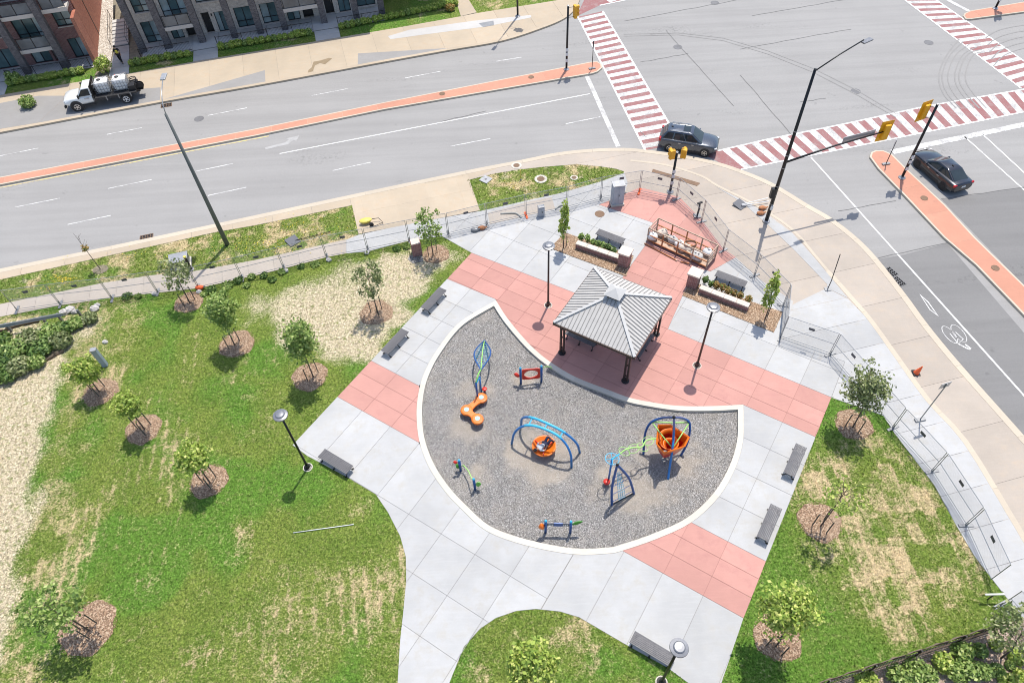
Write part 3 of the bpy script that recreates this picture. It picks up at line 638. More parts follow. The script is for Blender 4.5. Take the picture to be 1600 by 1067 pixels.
# ---------------------------------------------------------------- lawns
def grass_mat(name, tuft=False):
    t = NT(name)
    def at(n):
        a = t.n('ShaderNodeAttribute'); a.attribute_name = n; return a.outputs['Fac']
    dead, pale, lush = at('dead'), at('pale'), at('lush')
    a = t.noise(0.5, 4, 0.6); b = t.noise(3.2, 5, 0.7); f = t.noise(11, 5, 0.9); f2 = t.noise(40, 3, 0.8)
    g = t.mix(t.rng(a, 0.3, 0.7), (0.140, 0.205, 0.034), (0.225, 0.268, 0.055))
    g = t.mix(lush, g, (0.120, 0.240, 0.034))
    g = t.mix(t.math('MULTIPLY', t.rng(b, 0.5, 0.75), 0.65), g, (0.29, 0.295, 0.105))
    g = t.mix(t.math('MULTIPLY', t.rng(f, 0.58, 0.40), 0.85), g, (0.050, 0.098, 0.013))
    s = t.mix(t.rng(f, 0.3, 0.7), (0.38, 0.29, 0.155), (0.60, 0.475, 0.29))
    s = t.mix(t.math('MULTIPLY', t.rng(b, 0.55, 0.75), 0.6), s, (0.28, 0.26, 0.09))
    p = t.mix(t.rng(f, 0.38, 0.60), (0.25, 0.205, 0.12), (0.68, 0.585, 0.42))
    p = t.mix(t.math('MULTIPLY', t.rng(b, 0.52, 0.66), 0.8), p, (0.17, 0.21, 0.055))
    k = t.math('ADD', dead, t.rng(f, 0.25, 0.75, -0.62, 0.62)); k = t.math('ADD', k, t.rng(b, 0.25, 0.75, -0.30, 0.30))
    c = t.mix(t.rng(k, 0.30, 0.80), g, s)
    k2 = t.math('ADD', pale, t.rng(f, 0.25, 0.75, -0.4, 0.4)); c = t.mix(t.rng(k2, 0.36, 0.64), c, p)
    c = t.scale(c, t.rng(f2, 0.25, 0.75, 0.62, 1.38)); c = t.scale(c, t.rng(t.noise(6.5, 4, 0.8), 0.34, 0.66, 0.60, 1.62))
    if tuft: c = t.scale(c, t.rng(t.pos.outputs['Random Per Island'], 0, 1, 0.55, 1.9))
    m = t.out(c, 0.9)
    if not tuft:
        h = t.math('ADD', f, t.math('MULTIPLY', f2, 0.5)); t.bump(h, 0.9, 0.07)
    t.b.inputs['Specular IOR Level'].default_value = 0.15
    MATS[name] = m; return m
grass_mat('grass'); grass_mat('grass_blades', True)
def rot2(q, deg):
    a = R_(deg); return q[:, 0]*math.cos(a)+q[:, 1]*math.sin(a), -q[:, 0]*math.sin(a)+q[:, 1]*math.cos(a)
def sodmap(q, deg, w, l, seed):
    """rolls of turf: distance to the nearest seam and a random number for each roll"""
    x, y = rot2(q, deg); x = x+0.10*(vnoise(q[:, 0], q[:, 1], 0.8, seed)-.5); y = y+0.10*(vnoise(q[:, 0], q[:, 1], 0.8, seed+9)-.5)
    i = np.floor(y/w); dy = np.minimum(y/w-i, 1-(y/w-i))*w; off = (np.sin(i*12.9898+seed)*43758.5) % 1.0
    xx = x/l+off; j = np.floor(xx); dx = np.minimum(xx-j, 1-(xx-j))*l
    r = (np.sin(i*127.1+j*311.7+seed)*43758.5453) % 1.0; return dy, dx, r
straw_w = [tuple(p) for p in px([(-500, 560), (105, 500), (142, 508), (100, 560), (98, 620), (75, 680), (58, 760), (45, 850), (30, 930), (8, 1000), (-10, 1100), (-200, 1300), (-700, 1300)])]
straw_n = [tuple(p) for p in px([(352, 478), (420, 445), (500, 415), (590, 398), (640, 384), (700, 380), (726, 402), (690, 438), (640, 495), (590, 552), (545, 600), (530, 575), (500, 552), (455, 548), (420, 530), (385, 510)])]
def map_west(q):
    sw = np.where(inside(q, straw_w), 1, -1)*seg_dist(q, straw_w); sn = np.where(inside(q, straw_n), 1, -1)*seg_dist(q, straw_n)
    nz = fbm(q[:, 0], q[:, 1], 0.7, 5); n2 = fbm(q[:, 0], q[:, 1], 0.22, 4, 5)
    pale = np.maximum(sstep(sw+2.4*(nz-.5), -1.3, 1.6), sstep(sn+2.8*(nz-.5), -1.0, 1.8)*(0.35+0.7*n2))
    dy, dx, r = sodmap(q, -80.4, 0.62, 2.6, 3)
    seam = np.maximum(np.exp(-(dy/0.075)**2)*sstep(n2, 0.36, 0.62), 0.9*np.exp(-(dx/0.07)**2)*sstep(n2, 0.45, 0.6))
    near = sstep(sw, -5.0, -0.5)
    dead = 0.04+0.42*seam*sstep(nz, 0.3, 0.65)+0.34*sstep(nz+0.22*near, 0.55, 0.85)+near*0.12+0.10*(r > 0.75)*sstep(n2, 0.42, 0.6)
    low = sstep(-q[:, 1], -24, -11)*sstep(q[:, 0], -20, -12); dead = dead+0.20*low*sstep(n2, 0.35, 0.6)
    lush = sstep(fbm(q[:, 0], q[:, 1], 0.3, 3, 8), 0.5, 0.7)
    return dead, pale, lush
def map_east(q):
    nz = fbm(q[:, 0], q[:, 1], 0.8, 5, 2); n2 = fbm(q[:, 0], q[:, 1], 0.25, 3, 6)
    c = G(1385, 830); x, y = rot2(q, 45); cx, cy = rot2(np.array([[c.x, c.y]]), 45)
    d = np.hypot((q[:, 0]-c.x)/5.2, (q[:, 1]-c.y)/6.6); reg = sstep(-d, -1.15, -0.5)
    dy, dx, r = sodmap(q, -88, 0.6, 1.5, 5)
    seam = np.maximum(np.exp(-(dy/0.07)**2), np.exp(-(dx/0.08)**2))
    dead = reg*(0.13+0.40*r+0.40*seam*sstep(nz, .3, .6))+1.1*(nz-.5)*reg+0.06+0.2*sstep(nz, .6, .8)
    return dead, 0*dead, sstep(-reg, -0.6, 0.0)*0.8+0.2*(n2 > .5)
def map_plain(q):
    nz = fbm(q[:, 0], q[:, 1], 0.8, 5, 4); return 0.12+0.5*sstep(nz, 0.52, 0.8), 0*nz, sstep(fbm(q[:, 0], q[:, 1], 0.4, 3, 9), 0.4, 0.65)
def map_verge(q):
    nz = fbm(q[:, 0], q[:, 1], 1.0, 5, 4); return 0.20+0.55*sstep(nz, 0.46, 0.74), 0.5*sstep(fbm(q[:, 0], q[:, 1], 1.6, 3, 12), 0.66, 0.8), 0.5*sstep(fbm(q[:, 0], q[:, 1], 0.6, 3, 9), 0.5, 0.65)
def map_rough(q):
    nz = fbm(q[:, 0], q[:, 1], 0.9, 5, 4); return 0.3+0.7*sstep(nz, 0.4, 0.62), 0.7*sstep(nz, 0.6, 0.8), 0*nz
HOLES = []                                                 # mulch beds: no grass there
TUFT = [[], [], [], []]
def lawn(name, poly, fmap, step=0.12, dens=60, grow=0.2, z=-0.018, hmax=0.07):
    P = np.array([(p[0], p[1]) for p in poly]); lo = P.min(0)-grow; hi = P.max(0)+grow
    nx, ny = (np.ceil((hi-lo)/step)).astype(int); cx = lo[0]+(np.arange(nx)+.5)*step; cy = lo[1]+(np.arange(ny)+.5)*step
    C = np.stack(np.meshgrid(cx, cy, indexing='ij'), -1).reshape(-1, 2); keep = inside(C, P)
    idx = np.where(~keep)[0]
    near = np.zeros(len(C), bool); dd = seg_dist(C[idx], P) if len(idx) else np.zeros(0); near[idx[dd < grow]] = True
    keep = (keep | near).reshape(nx, ny); I, J = np.where(keep)
    vid = -np.ones((nx+1, ny+1), int); use = np.zeros((nx+1, ny+1), bool)
    for a, b in ((0, 0), (1, 0), (1, 1), (0, 1)): use[I+a, J+b] = True
    vi, vj = np.where(use); vid[vi, vj] = np.arange(len(vi)); XY = lo+np.stack([vi, vj], -1)*step
    zz = z+0.012*(fbm(XY[:, 0], XY[:, 1], 1.5, 3)-0.5)
    F = np.stack([vid[I, J], vid[I+1, J], vid[I+1, J+1], vid[I, J+1]], -1)
    o = bulk(name, np.column_stack([XY, zz]), F, 'grass'); tag(o, kind='structure')
    D = fmap(XY)
    for nme, val in zip(('dead', 'pale', 'lush'), D):
        at = o.data.attributes.new(nme, 'FLOAT', 'POINT'); at.data.foreach_set('value', np.asarray(val, np.float32))
    n = int(abs(poly_area([tuple(p) for p in P]))*dens); q = scatter([tuple(p) for p in P], n)
    ok = np.ones(len(q), bool)
    for hx, hy, hr in HOLES: ok &= np.hypot(q[:, 0]-hx, q[:, 1]-hy) > hr
    q = q[ok]; D = fmap(q)
    TUFT[0].append(q); TUFT[1].append(np.full(len(q), hmax)); TUFT[2].append(np.stack(D, -1)); return o
def grow_grass():
    q = np.concatenate(TUFT[0]); h = np.concatenate(TUFT[1]); D = np.concatenate(TUFT[2]); n = len(q)
    h = h*(0.45+0.75*RNG.random(n)); a = RNG.random(n)*6.28; w_ = 0.010+0.014*RNG.random(n); lean = 0.6*h; b = RNG.random(n)*6.28
    V = np.zeros((n, 6, 3))
    for k in (0, 1):
        aa = a+k*1.57; dx, dy = np.cos(aa)*w_, np.sin(aa)*w_; bb = b+k*2.2
        V[:, 3*k, 0] = q[:, 0]-dx; V[:, 3*k, 1] = q[:, 1]-dy; V[:, 3*k+1, 0] = q[:, 0]+dx; V[:, 3*k+1, 1] = q[:, 1]+dy
        V[:, 3*k+2, 0] = q[:, 0]+np.cos(bb)*lean; V[:, 3*k+2, 1] = q[:, 1]+np.sin(bb)*lean; V[:, 3*k+2, 2] = h
    V[:, [0, 1, 3, 4], 2] = -0.02; V[:, [2, 5], 2] -= 0.01
    F = (np.array([(0, 1, 2), (3, 4, 5)])[None]+6*np.arange(n)[:, None, None]).reshape(-1, 3)
    o = bulk('grass', V.reshape(-1, 3), F, 'grass_blades'); Dv = np.repeat(D, 6, 0)
    for i, nme in enumerate(('dead', 'pale', 'lush')):
        at = o.data.attributes.new(nme, 'FLOAT', 'POINT'); at.data.foreach_set('value', np.ascontiguousarray(Dv[:, i], np.float32))
    tag(o, 'short mown grass and straw covering the lawns and verges', 'grass', kind='stuff')

# trees stand in rings of bark mulch; rings first so that grass keeps clear
TREES = [  # base px, crown px, crown radius, top px, leaf, mulch px, (rx, ry), bearing, label
 ((297, 474), (276, 431), 0.95, (277, 405), 'leaf_olive', (295, 472), .92, 'young olive-green tree by the fence, next to the white pad-mounted box', 2),
 ((367, 540), (345, 487), 1.05, (345, 452), 'leaf_mid', (370, 537), 1.08, 'young tree with loose yellow-green crown between fence tree and dry grass', 2),
 ((490, 590), (467, 532), 1.0, (467, 498), 'leaf_mid', (484, 588), 1.05, 'full-crowned young tree on the edge of the dry grass, west of the upper pink band', 2),
 ((590, 490), (577, 437), 0.95, (573, 398), 'leaf_olive', (588, 488), 1.06, 'thin grey-green tree in the middle of the dry straw-coloured grass', 3),
 ((677, 400), (668, 352), 0.85, (664, 322), 'leaf_mid', (681, 397), .9, 'small round-crowned tree beside the short brick pillar', 2),
 ((155, 612), (131, 578), 0.85, (128, 556), 'leaf_lime', (157, 612), 1.0, 'staked lime-green tree beside the tall blue-grey post', 3),
 ((227, 672), (199, 634), 0.75, (197, 615), 'leaf_lime', (224, 670), 1.0, 'staked lime-green tree, middle one of the row of three on the lawn', 3),
 ((329, 755), (301, 717), 0.85, (297, 698), 'leaf_lime', (326, 751), 1.0, 'staked lime-green tree nearest the lawn lamp post', 3),
 ((140, 985), (84, 953), 1.25, (75, 915), 'leaf_mid', (137, 981), 1.28, 'open-crowned staked tree in the bottom left of the lawn', 3),
 ((836, 1092), (833, 1043), 0.98, (833, 1008), 'leaf_lime', (836, 1090), 1.0, 'bushy yellow-green tree on the rounded lawn at the bottom edge', 2),
 ((1332, 668), (1354, 610), 1.12, (1358, 580), 'leaf_olive', (1334, 663), 0.98, 'round olive-leaved tree at the top of the patchy right-hand lawn', 3),
 ((1282, 822), (1318, 772), 0.95, (1322, 745), 'leaf_lime', (1281, 815), 1.05, 'sparse pale tree with stakes in the middle of the right-hand lawn', 3),
 ((1212, 1010), (1231, 952), 1.15, (1240, 915), 'leaf_lime', (1215, 995), 1.05, 'bushy lime-green tree beside the lower end of the plaza', 3),
 ((1564, 1028), (1590, 984), 1.1, (1592, 945), 'leaf_olive', None, 0, 'leaning tree behind the iron fence in the bottom right corner', 0),
]
for T in TREES:
    if T[5]: p = G(*T[5]); HOLES.append((p.x, p.y, T[6]*0.98))
WL = px([(-500, 590), (0, 495), (95, 477), (175, 465), (250, 457), (312, 450), (400, 430), (442, 420), (510, 402), (575, 392), (632, 377), (690, 369), (736, 396), (457, 695), (480, 712), (542, 745), (587, 772), (606, 800), (625, 837), (634, 870), (634, 907), (630, 955), (625, 1000), (621, 1067), (612, 1180), (600, 1300), (-300, 1250)])
WLc = [tuple(p) for p in WL]
lawn('lawn', WLc, map_west, 0.15, 62)
EL = px([(1300, 620), (1380, 648), (1397, 675), (1460, 757), (1495, 820), (1522, 867), (1560, 915), (1600, 966), (1700, 1125), (1650, 1200), (1120, 1200), (1128, 1067), (1162, 965), (1197, 876), (1227, 800), (1272, 682)])
lawn('lawn', EL, map_east, 0.10, 85)
SLn = px([(690, 1110), (702, 1067), (725, 1010), (750, 982), (775, 965), (807, 954), (837, 951), (875, 955), (905, 964), (975, 1005), (1042, 1042), (1072, 1064), (1180, 1130), (1100, 1220), (680, 1220)])
lawn('lawn', SLn, map_plain, 0.15, 85)
lawn('verge', px([(-500, 568), (-500, 547), (0, 437), (150, 404), (337, 363), (400, 352), (550, 321), (560, 366), (541, 374), (400, 406), (300, 425), (237, 430), (160, 442), (0, 475)]), map_verge, 0.15, 70, hmax=0.10)
lawn('verge', px(verge2_top+[(975, 271), (938, 284), (875, 302), (825, 313), (750, 330)]), map_verge, 0.15, 80, hmax=0.10)
grow_grass()
# mulch rings with bark chips
for T in TREES:
    if not T[5]: continue
    c = G(*T[5]); r = T[6]; m = MB(); rings = [(0.05, .07), (.4, .075), (.75, .05), (.95, .012), (1.03, -.03)]; n = 28; ph = random.random()*6; rowz = []
    for f, z in rings: rowz.append([(c.x+r*f*math.cos(a)*(1+.06*math.sin(3*a+ph)+.05*math.sin(7*a+2*ph)), c.y+r*f*math.sin(a)*(1+.06*math.sin(3*a+ph)+.05*math.sin(7*a+2*ph)), z+random.uniform(-.008, .008)) for a in (2*math.pi*k/n for k in range(n+1))])
    o = tag(m.grid(rowz).build('mulch_bed', 'mulch', smooth=True), kind='structure')
    q = RNG.random((1900, 2))*6.283; rad = r*1.05*np.sqrt(RNG.random(1900)); Q = np.column_stack([c.x+rad*np.cos(q[:, 0]), c.y+rad*np.sin(q[:, 0])])
    s = stones('bark_chips', Q, 0.07*(1-np.clip(rad/r, 0, 1)**2.5), 0.010, 0.033, 'chips', 0.5, o); s['kind'] = 'stuff'
# ================================================================= FOLIAGE TOOLS
def leaf_cloud(c, rad, n, size, shell=0.55, aspect=1.7, clump=0, up=0.35):
    """n leaf quads through an ellipsoid; with clump>0 gathered round that many twig ends"""
    rad = np.array(rad, float); d = RNG.normal(size=(n, 3)); d /= np.linalg.norm(d, axis=1)[:, None]
    r = (shell+(1-shell)*RNG.random(n))**0.8; P = d*r[:, None]
    if clump:
        cd = RNG.normal(size=(clump, 3)); cd /= np.linalg.norm(cd, axis=1)[:, None]; cr = 0.45+0.55*RNG.random(clump)**0.6
        cc = cd*cr[:, None]; k = RNG.integers(0, clump, n); P = cc[k]+RNG.normal(size=(n, 3))*0.17
    P = P*rad+np.array(c); nrm = d+RNG.normal(size=(n, 3))*0.7+np.array((0, 0, up)); nrm /= np.linalg.norm(nrm, axis=1)[:, None]
    t = np.cross(nrm, RNG.normal(size=(n, 3))); t /= np.linalg.norm(t, axis=1)[:, None]; b = np.cross(nrm, t)
    s = size*(0.6+0.8*RNG.random(n)); L = t*(s*aspect*0.5)[:, None]; Wd = b*(s*0.5)[:, None]
    V = np.stack([P-L, P+Wd, P+L, P-Wd], 1); return V.reshape(-1, 3), np.arange(n*4).reshape(-1, 4)
def leaves(name, clouds, mat, parent=None):
    V = []; F = []; o = 0
    for v, f in clouds: V.append(v); F.append(f+o); o += len(v)
    return bulk(name, np.concatenate(V), np.concatenate(F), mat, parent)
# ================================================================= FAR SIDE OF THE ROAD
O4 = G(225, 84); FA = R_(12.75)
FX = Vector((math.cos(FA), math.sin(FA), 0)); FY = Vector((-FX.y, FX.x, 0))
def FL(x, y, z=0.0): return Vector((O4.x, O4.y, 0))+FX*x+FY*y+Vector((0, 0, z))
def F2(pts): return [FL(*p).to_2d() for p in pts]
kf = offset_line(KF, 0.34)
terr = [tuple(p) for p in kf]+[(kf[-1].x+4, 200), (-200, 200)]
tag(MB().prism(terr, ZR-0.1, -0.03).build('terrain', 'soil'), kind='structure')
edge_far = px([(905, -14), (885, -4), (870, 1), (745, 21), (720, 26)])+F2([(24, -3.05), (4.6, -3.15), (-0.7, -3.35), (-20, -3.5), (-60, -3.9)])
fs = [tuple(p) for p in kf if p.x > -75]+[tuple(p) for p in edge_far]
bfar = bed('pavement', fs, 0.0, depth=0.12); s_ = span(fs, AA); slabs(bfar, fs, AA, frange(s_[0]+1, s_[1], 3.1), [s_[2]+0.5*(s_[3]-s_[2])], 0.0, 'beige_concrete', 0.007)
for pts in ([(251, 157), (414, 110), (415, 130), (330, 145)], [(559, 84), (712, 75), (640, 88), (559, 104)], [(251, 137), (250, 159), (120, 184), (60, 192), (105, 150), (170, 143)], [(-200, 200), (60, 150), (105, 150), (60, 192), (0, 202), (-200, 240)]):
    walk('pavement', pts, 'grey_concrete', AA, 0, 0, z=0.006)
walk('pavement', [(606, 57), (640, 47), (740, 33), (830, 24), (830, 28), (760, 42), (660, 55), (610, 62)], 'pale_concrete', AA, 0, 0, z=0.005)
MB().prism(px([(748, 37), (771, 33), (772, 40), (755, 43)]), 0.0, 0.012).build('cover_plate', 'galv_dull', bfar)
st = [(481, 114), (489, 112), (492, 103), (500, 99), (508, 101), (519, 92), (514, 91), (501, 95), (490, 97), (487, 106), (482, 110)]
MB().sheet(px(st), 0.009).build('damp_stain', 'stain', bfar)
# lawns, garden strip, paths
LW = dict(step=0.25, dens=40, z=-0.012)
TUFT[0].clear(); TUFT[1].clear(); TUFT[2].clear()
lawn('lawn', F2([(-1.0, -3.3), (4.65, -3.1), (4.65, -1.2), (-1.0, -1.2)]), map_plain, **LW); lawn('lawn', F2([(7.0, -3.1), (16.2, -3.1), (16.2, -1.2), (7.0, -1.2)]), map_plain, **LW)
lawn('lawn', F2([(18.6, -3.1), (24, -3.05)])+px([(720, 26), (708, -12)])+F2([(31, 3.5), (23.6, 3.5), (23.6, -1.2), (18.6, -1.2)]), map_plain, **LW)
lawn('lawn', px([(732, 0), (745, 20), (870, 1), (890, -18), (905, -50), (720, -60)]), map_verge, **LW)
lawn('lawn', F2([(-4.4, -3.4), (-12, -3.5), (-12, -1.2), (-4.4, -1.2)]), map_plain, **LW); lawn('lawn', F2([(-14, -3.5), (-40, -3.7), (-40, -1.2), (-14, -1.2)]), map_plain, **LW)
grow_grass()
for pts in ([(4.65, -3.15), (6.95, -3.15), (6.95, -1.15), (4.65, -1.15)], [(16.2, -3.1), (18.6, -3.1), (18.6, -1.15), (16.2, -1.15)], [(-14.2, -3.5), (-12.0, -3.5), (-12.0, -1.15), (-14.2, -1.15)]):
    b = bed('path', F2(pts), 0.02); slabs(b, F2(pts), FA, [], [pts[0][1]+sum((O4.x*-math.sin(FA), O4.y*math.cos(FA)))+1.0], 0.02, 'pale_concrete')
b = bed('path', px([(708, -12), (720, 26), (745, 20), (731, -2), (725, -30), (700, -30)]), 0.01); slabs(b, px([(708, -12), (720, 26), (745, 20), (731, -2), (725, -30), (700, -30)]), FA, [], [], 0.01, 'beige_concrete')
pb = bed('path', F2([(-2.95, -3.4), (-1.15, -3.4), (-1.5, 2.2), (-2.9, 2.2)]), 0.015); s_ = span(F2([(-2.95, -3.4), (-1.5, 2.2)]), FA); slabs(pb, F2([(-2.95, -3.4), (-1.15, -3.4), (-1.5, 2.2), (-2.9, 2.2)]), FA, [], frange(s_[2]+1.4, s_[3], 1.4), 0.015, 'white_concrete')
speckle('river_stone', ((0.33, 0.29, 0.24), (0.52, 0.47, 0.40), (0.66, 0.62, 0.55)), 12)
tag(MB().add([FL(*p) for p in ((-4.3, -1.2, 0.02), (-3.0, -1.2, .02), (-3.0, 2.2, .06), (-3.3, 12, 1.2), (-4.5, 12, 1.3), (-4.35, 2.2, .2))], [(0, 1, 2, 5), (5, 2, 3, 4)]).build('gravel_strip', 'river_stone'), kind='structure')
# outdoor steps
stp = thing('garden_steps', FL(-2.3, 2.2), 'pale concrete garden steps with black handrails between the two townhouse blocks', 'steps', rz=FA)
for i in range(7):
    MB().box((-.02*i, .35+.62*i, .085+.085*i*2-.085*i), (1.5, .62, .17+.17*i*0.0), 0).build('step', 'pale_concrete', stp, bevel=.015)
    MB().box((-.02*i, .045+.62*i, .035+.085*i), (1.5, .02, .09), 0).build('riser', 'galv_dull', stp)
for sx in (-.78, .80):
    m = MB().tube([(sx, -.1, .0), (sx, -.1, .95), (sx-.1, 4.4, 1.75), (sx-.1, 4.4, .6)], .022, 6); m.tube([(sx-.05, 2.1, .3), (sx-.05, 2.1, 1.34)], .018, 5); m.tube([(sx, -.1, .5), (sx-.1, 4.4, 1.25)], .015, 5); m.build('handrail', 'metal_black', stp)

# ---------------------------------------------------------------- townhouses
glass('window_glass', (0.10, 0.16, 0.165)); glass('balcony_glass', (0.12, 0.13, 0.14), 0.1); plain('frame_black', (0.02, 0.021, 0.023), 0.45)
plain('stucco', (0.56, 0.50, 0.45), 0.85, var=0.06); plain('dark_panel', (0.035, 0.033, 0.034), 0.6); plain('soffit', (0.48, 0.45, 0.42), 0.8)
glass('window_pale', (0.34, 0.41, 0.41), 0.15); plain('curtain', (0.55, 0.56, 0.55), 0.9); plain('roof_flat', (0.30, 0.29, 0.28), 0.9)
def wall_with_openings(x0, x1, z0, z1, y, th, ops):
    xs = sorted({x0, x1, *[o[0] for o in ops], *[o[1] for o in ops]}); zs = sorted({z0, z1, *[o[2] for o in ops], *[o[3] for o in ops]}); m = MB()
    for i in range(len(xs)-1):
        j = 0
        while j < len(zs)-1:
            cx = (xs[i]+xs[i+1])/2; k = j
            free = lambda q: not any(o[0] < cx < o[1] and o[2] < (zs[q]+zs[q+1])/2 < o[3] for o in ops)
            if not free(j): j += 1; continue
            while k+1 < len(zs)-1 and free(k+1): k += 1
            m.box((cx, y+th/2, (zs[j]+zs[k+1])/2), (xs[i+1]-xs[i], th, zs[k+1]-zs[j])); j = k+1
    return m
def window(par, o, y, rows=(0.32,), cols=1, name='window'):
    x0, x1, z0, z1 = o; w, h = x1-x0, z1-z0; f = MB(); t = 0.06
    for c, s in (((x0+t/2, z0+h/2), (t, h)), ((x1-t/2, z0+h/2), (t, h)), ((x0+w/2, z0+t/2), (w-2*t, t)), ((x0+w/2, z1-t/2), (w-2*t, t))): f.box((c[0], y+.13, c[1]), (s[0], .09, s[1]))
    for k in range(1, cols+1): f.box((x0+w*k/(cols+1), y+.13, z0+h/2), (t*.8, .07, h-2*t))
    for r in rows: f.box((x0+w/2, y+.128, z0+h*r), (w-2*t, .06, t*.8))
    win = f.build(name, 'frame_black', par)
    for k in range(cols+1):
        xa = x0+w*k/(cols+1)+t*.6; xb = x0+w*(k+1)/(cols+1)-t*.6
        MB().box(((xa+xb)/2, y+.17, z0+h/2), (xb-xa, .015, h-2*t)).build('pane', 'window_pale' if random.random() < .4 else 'window_glass', win)
    MB().box((x0+w/2, y-.03, z0-.05), (w+.1, .16, .08)).build('sill', 'stucco', win)
    return win
def door(par, o, y):
    x0, x1, z0, z1 = o; d = MB().box(((x0+x1)/2, y+.55, (z0+z1)/2), (x1-x0, .06, z1-z0)).build('door', 'dark_panel', par, bevel=.01)
    MB().box((x1-.15, y+.50, z0+1.0), (.03, .05, .25)).build('handle', 'galvanised', d); m = MB()
    for xx in (x0-.01, x1+.01): m.box((xx, y+.40, (z0+z1)/2), (.02, .31, z1-z0))
    m.box(((x0+x1)/2, y+.40, z1+.01), (x1-x0, .31, .02)); m.build('door_reveal', 'soffit', par)
    MB().box((x1+.22, y-.05, z0+1.75), (.10, .09, .22)).build('wall_lamp', 'metal_black', par, bevel=.02)
def balcony(par, x0, x1, z, y0, y1):
    MB().box(((x0+x1)/2, (y0+y1)/2, z), (x1-x0, y1-y0, .22)).build('balcony_slab', 'soffit', par)
    b = MB().box(((x0+x1)/2, y0-.03, z+.0), (x1-x0+.04, .05, .34)).build('balcony_fascia', 'stucco', par)
    m = MB(); m.box(((x0+x1)/2, y0+.08, z+1.18), (x1-x0-.1, .05, .05)); n = max(2, int((x1-x0)/1.3))
    for k in range(n+1): m.box((x0+.1+(x1-x0-.2)*k/n, y0+.08, z+.64), (.045, .045, 1.06))
    r = m.build('balcony_rail', 'frame_black', par)
    for k in range(n):
        a = x0+.1+(x1-x0-.2)*k/n+.04; c = x0+.1+(x1-x0-.2)*(k+1)/n-.04
        MB().box(((a+c)/2, y0+.08, z+.64), (c-a, .012, .9)).build('glass_panel', 'balcony_glass', r)
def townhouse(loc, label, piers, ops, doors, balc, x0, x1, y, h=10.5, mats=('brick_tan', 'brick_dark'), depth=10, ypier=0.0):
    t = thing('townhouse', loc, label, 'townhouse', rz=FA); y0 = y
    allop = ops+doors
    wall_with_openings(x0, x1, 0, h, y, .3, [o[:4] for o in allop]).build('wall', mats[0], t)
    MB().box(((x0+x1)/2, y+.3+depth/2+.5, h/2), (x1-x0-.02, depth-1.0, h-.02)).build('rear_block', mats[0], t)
    MB().box(((x0+x1)/2, y+.62, h/2), (x1-x0-.03, .35, h-.1)).build('interior', 'dark_panel', t) if False else None
    for o in ops: window(t, o[:4], y, o[4] if len(o) > 4 else (.32,), o[5] if len(o) > 5 else 1)
    for o in doors: door(t, o, y)
    for b in balc: balcony(t, b[0], b[1], b[2], b[3], y-.003)
    for xp in piers: MB().box((xp, ypier+.28, h/2), (.6, .56, h)).build('pier', mats[1], t)
    rf = MB().box(((x0+x1)/2, y+depth/2-.6, h+.15), (x1-x0+.5, depth+2.9, .3)).build('roof', 'roof_flat', t)
    MB().box(((x0+x1)/2, y-2.0, h+.32), (x1-x0+.5, .12, .24)).build('parapet', 'stucco', rf)
    return t
pier_r = [0, 2.38, 5.58, 8.64, 11.12, 13.49, 17.39, 20.6, 23.19]
ops = [(.35, 1.95, .05, 2.1, (.3,), 1), (2.75, 3.85, .05, 1.62, (), 1), (7.2, 8.2, .05, 2.0, (), 1), (9.1, 10.75, .15, 2.1, (.3,), 1), (11.55, 13.1, .15, 2.1, (.3,), 1), (13.95, 15.2, .05, 1.65, (), 1), (19.1, 20.25, .1, 2.0, (), 1), (20.95, 22.8, .35, 2.1, (.4,), 1),
       (.35, 1.95, 3.0, 5.0, (.3,), 1), (2.75, 5.1, 2.15, 4.5, (.25,), 2), (6.0, 8.2, 3.1, 5.0, (.25,), 1), (9.1, 10.75, 3.1, 5.0, (.3,), 1), (11.55, 13.1, 3.1, 5.0, (.3,), 1), (13.9, 16.9, 2.15, 4.5, (.25,), 2), (17.8, 20.2, 3.1, 5.0, (.3,), 1), (20.95, 22.8, 3.1, 5.0, (.3,), 1)]
ops += [(a, b, z0+3.3, z1+3.3, r, c) for a, b, z0, z1, r, c in ops[8:] if z0 > 2.5]
doors = [(4.15, 5.0, .05, 1.62), (6.0, 6.75, .08, 2.1), (15.5, 16.5, .05, 1.62), (17.75, 18.6, .08, 2.1)]
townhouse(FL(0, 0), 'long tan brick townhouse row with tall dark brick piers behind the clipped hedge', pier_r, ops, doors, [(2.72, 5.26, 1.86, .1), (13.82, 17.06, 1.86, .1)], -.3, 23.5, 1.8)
ops2 = [(-6.3, -4.9, .05, 1.9, (), 1), (-9.9, -8.3, .1, 1.6, (), 1), (-6.4, -4.9, 3.1, 4.9, (.3,), 1), (-10.0, -7.4, 2.3, 4.5, (.25,), 2), (-13.4, -11, .1, 1.9, (), 1), (-13.2, -11, 3.0, 4.8, (.3,), 1), (-6.4, -4.9, 6.2, 8.0, (.3,), 1), (-10.0, -7.4, 6.0, 8.0, (.25,), 2), (-16.4, -14, .1, 1.9, (), 1), (-16.2, -14, 3.0, 4.8, (.3,), 1)]
t2 = townhouse(FL(0, 0), 'brick townhouse block with balconies and red brick end wall, behind the parked truck', [-6.95+.0, -10.38, -13.8, -17.2], ops2, [(-8.1, -7.4, .05, 2.0)], [(-10.05, -7.3, 1.95, -.2), (-13.45, -10.75, 4.85, -.2), (-10.05, -7.3, 5.0, -.2), (-6.6, -4.5, 5.1, -.1)], -17.5, -4.42, 1.2, 10.2, ('brick_purple', 'brick_dark'), ypier=-.55)
MB().box((-4.36, 6.4, 5.1), (.08, 9.9, 10.2)).build('end_wall', 'brick_red', t2); MB().box((-4.40, .35, 2.2), (.3, 1.66, 4.4)).build('corner_pier', 'brick_red', t2)
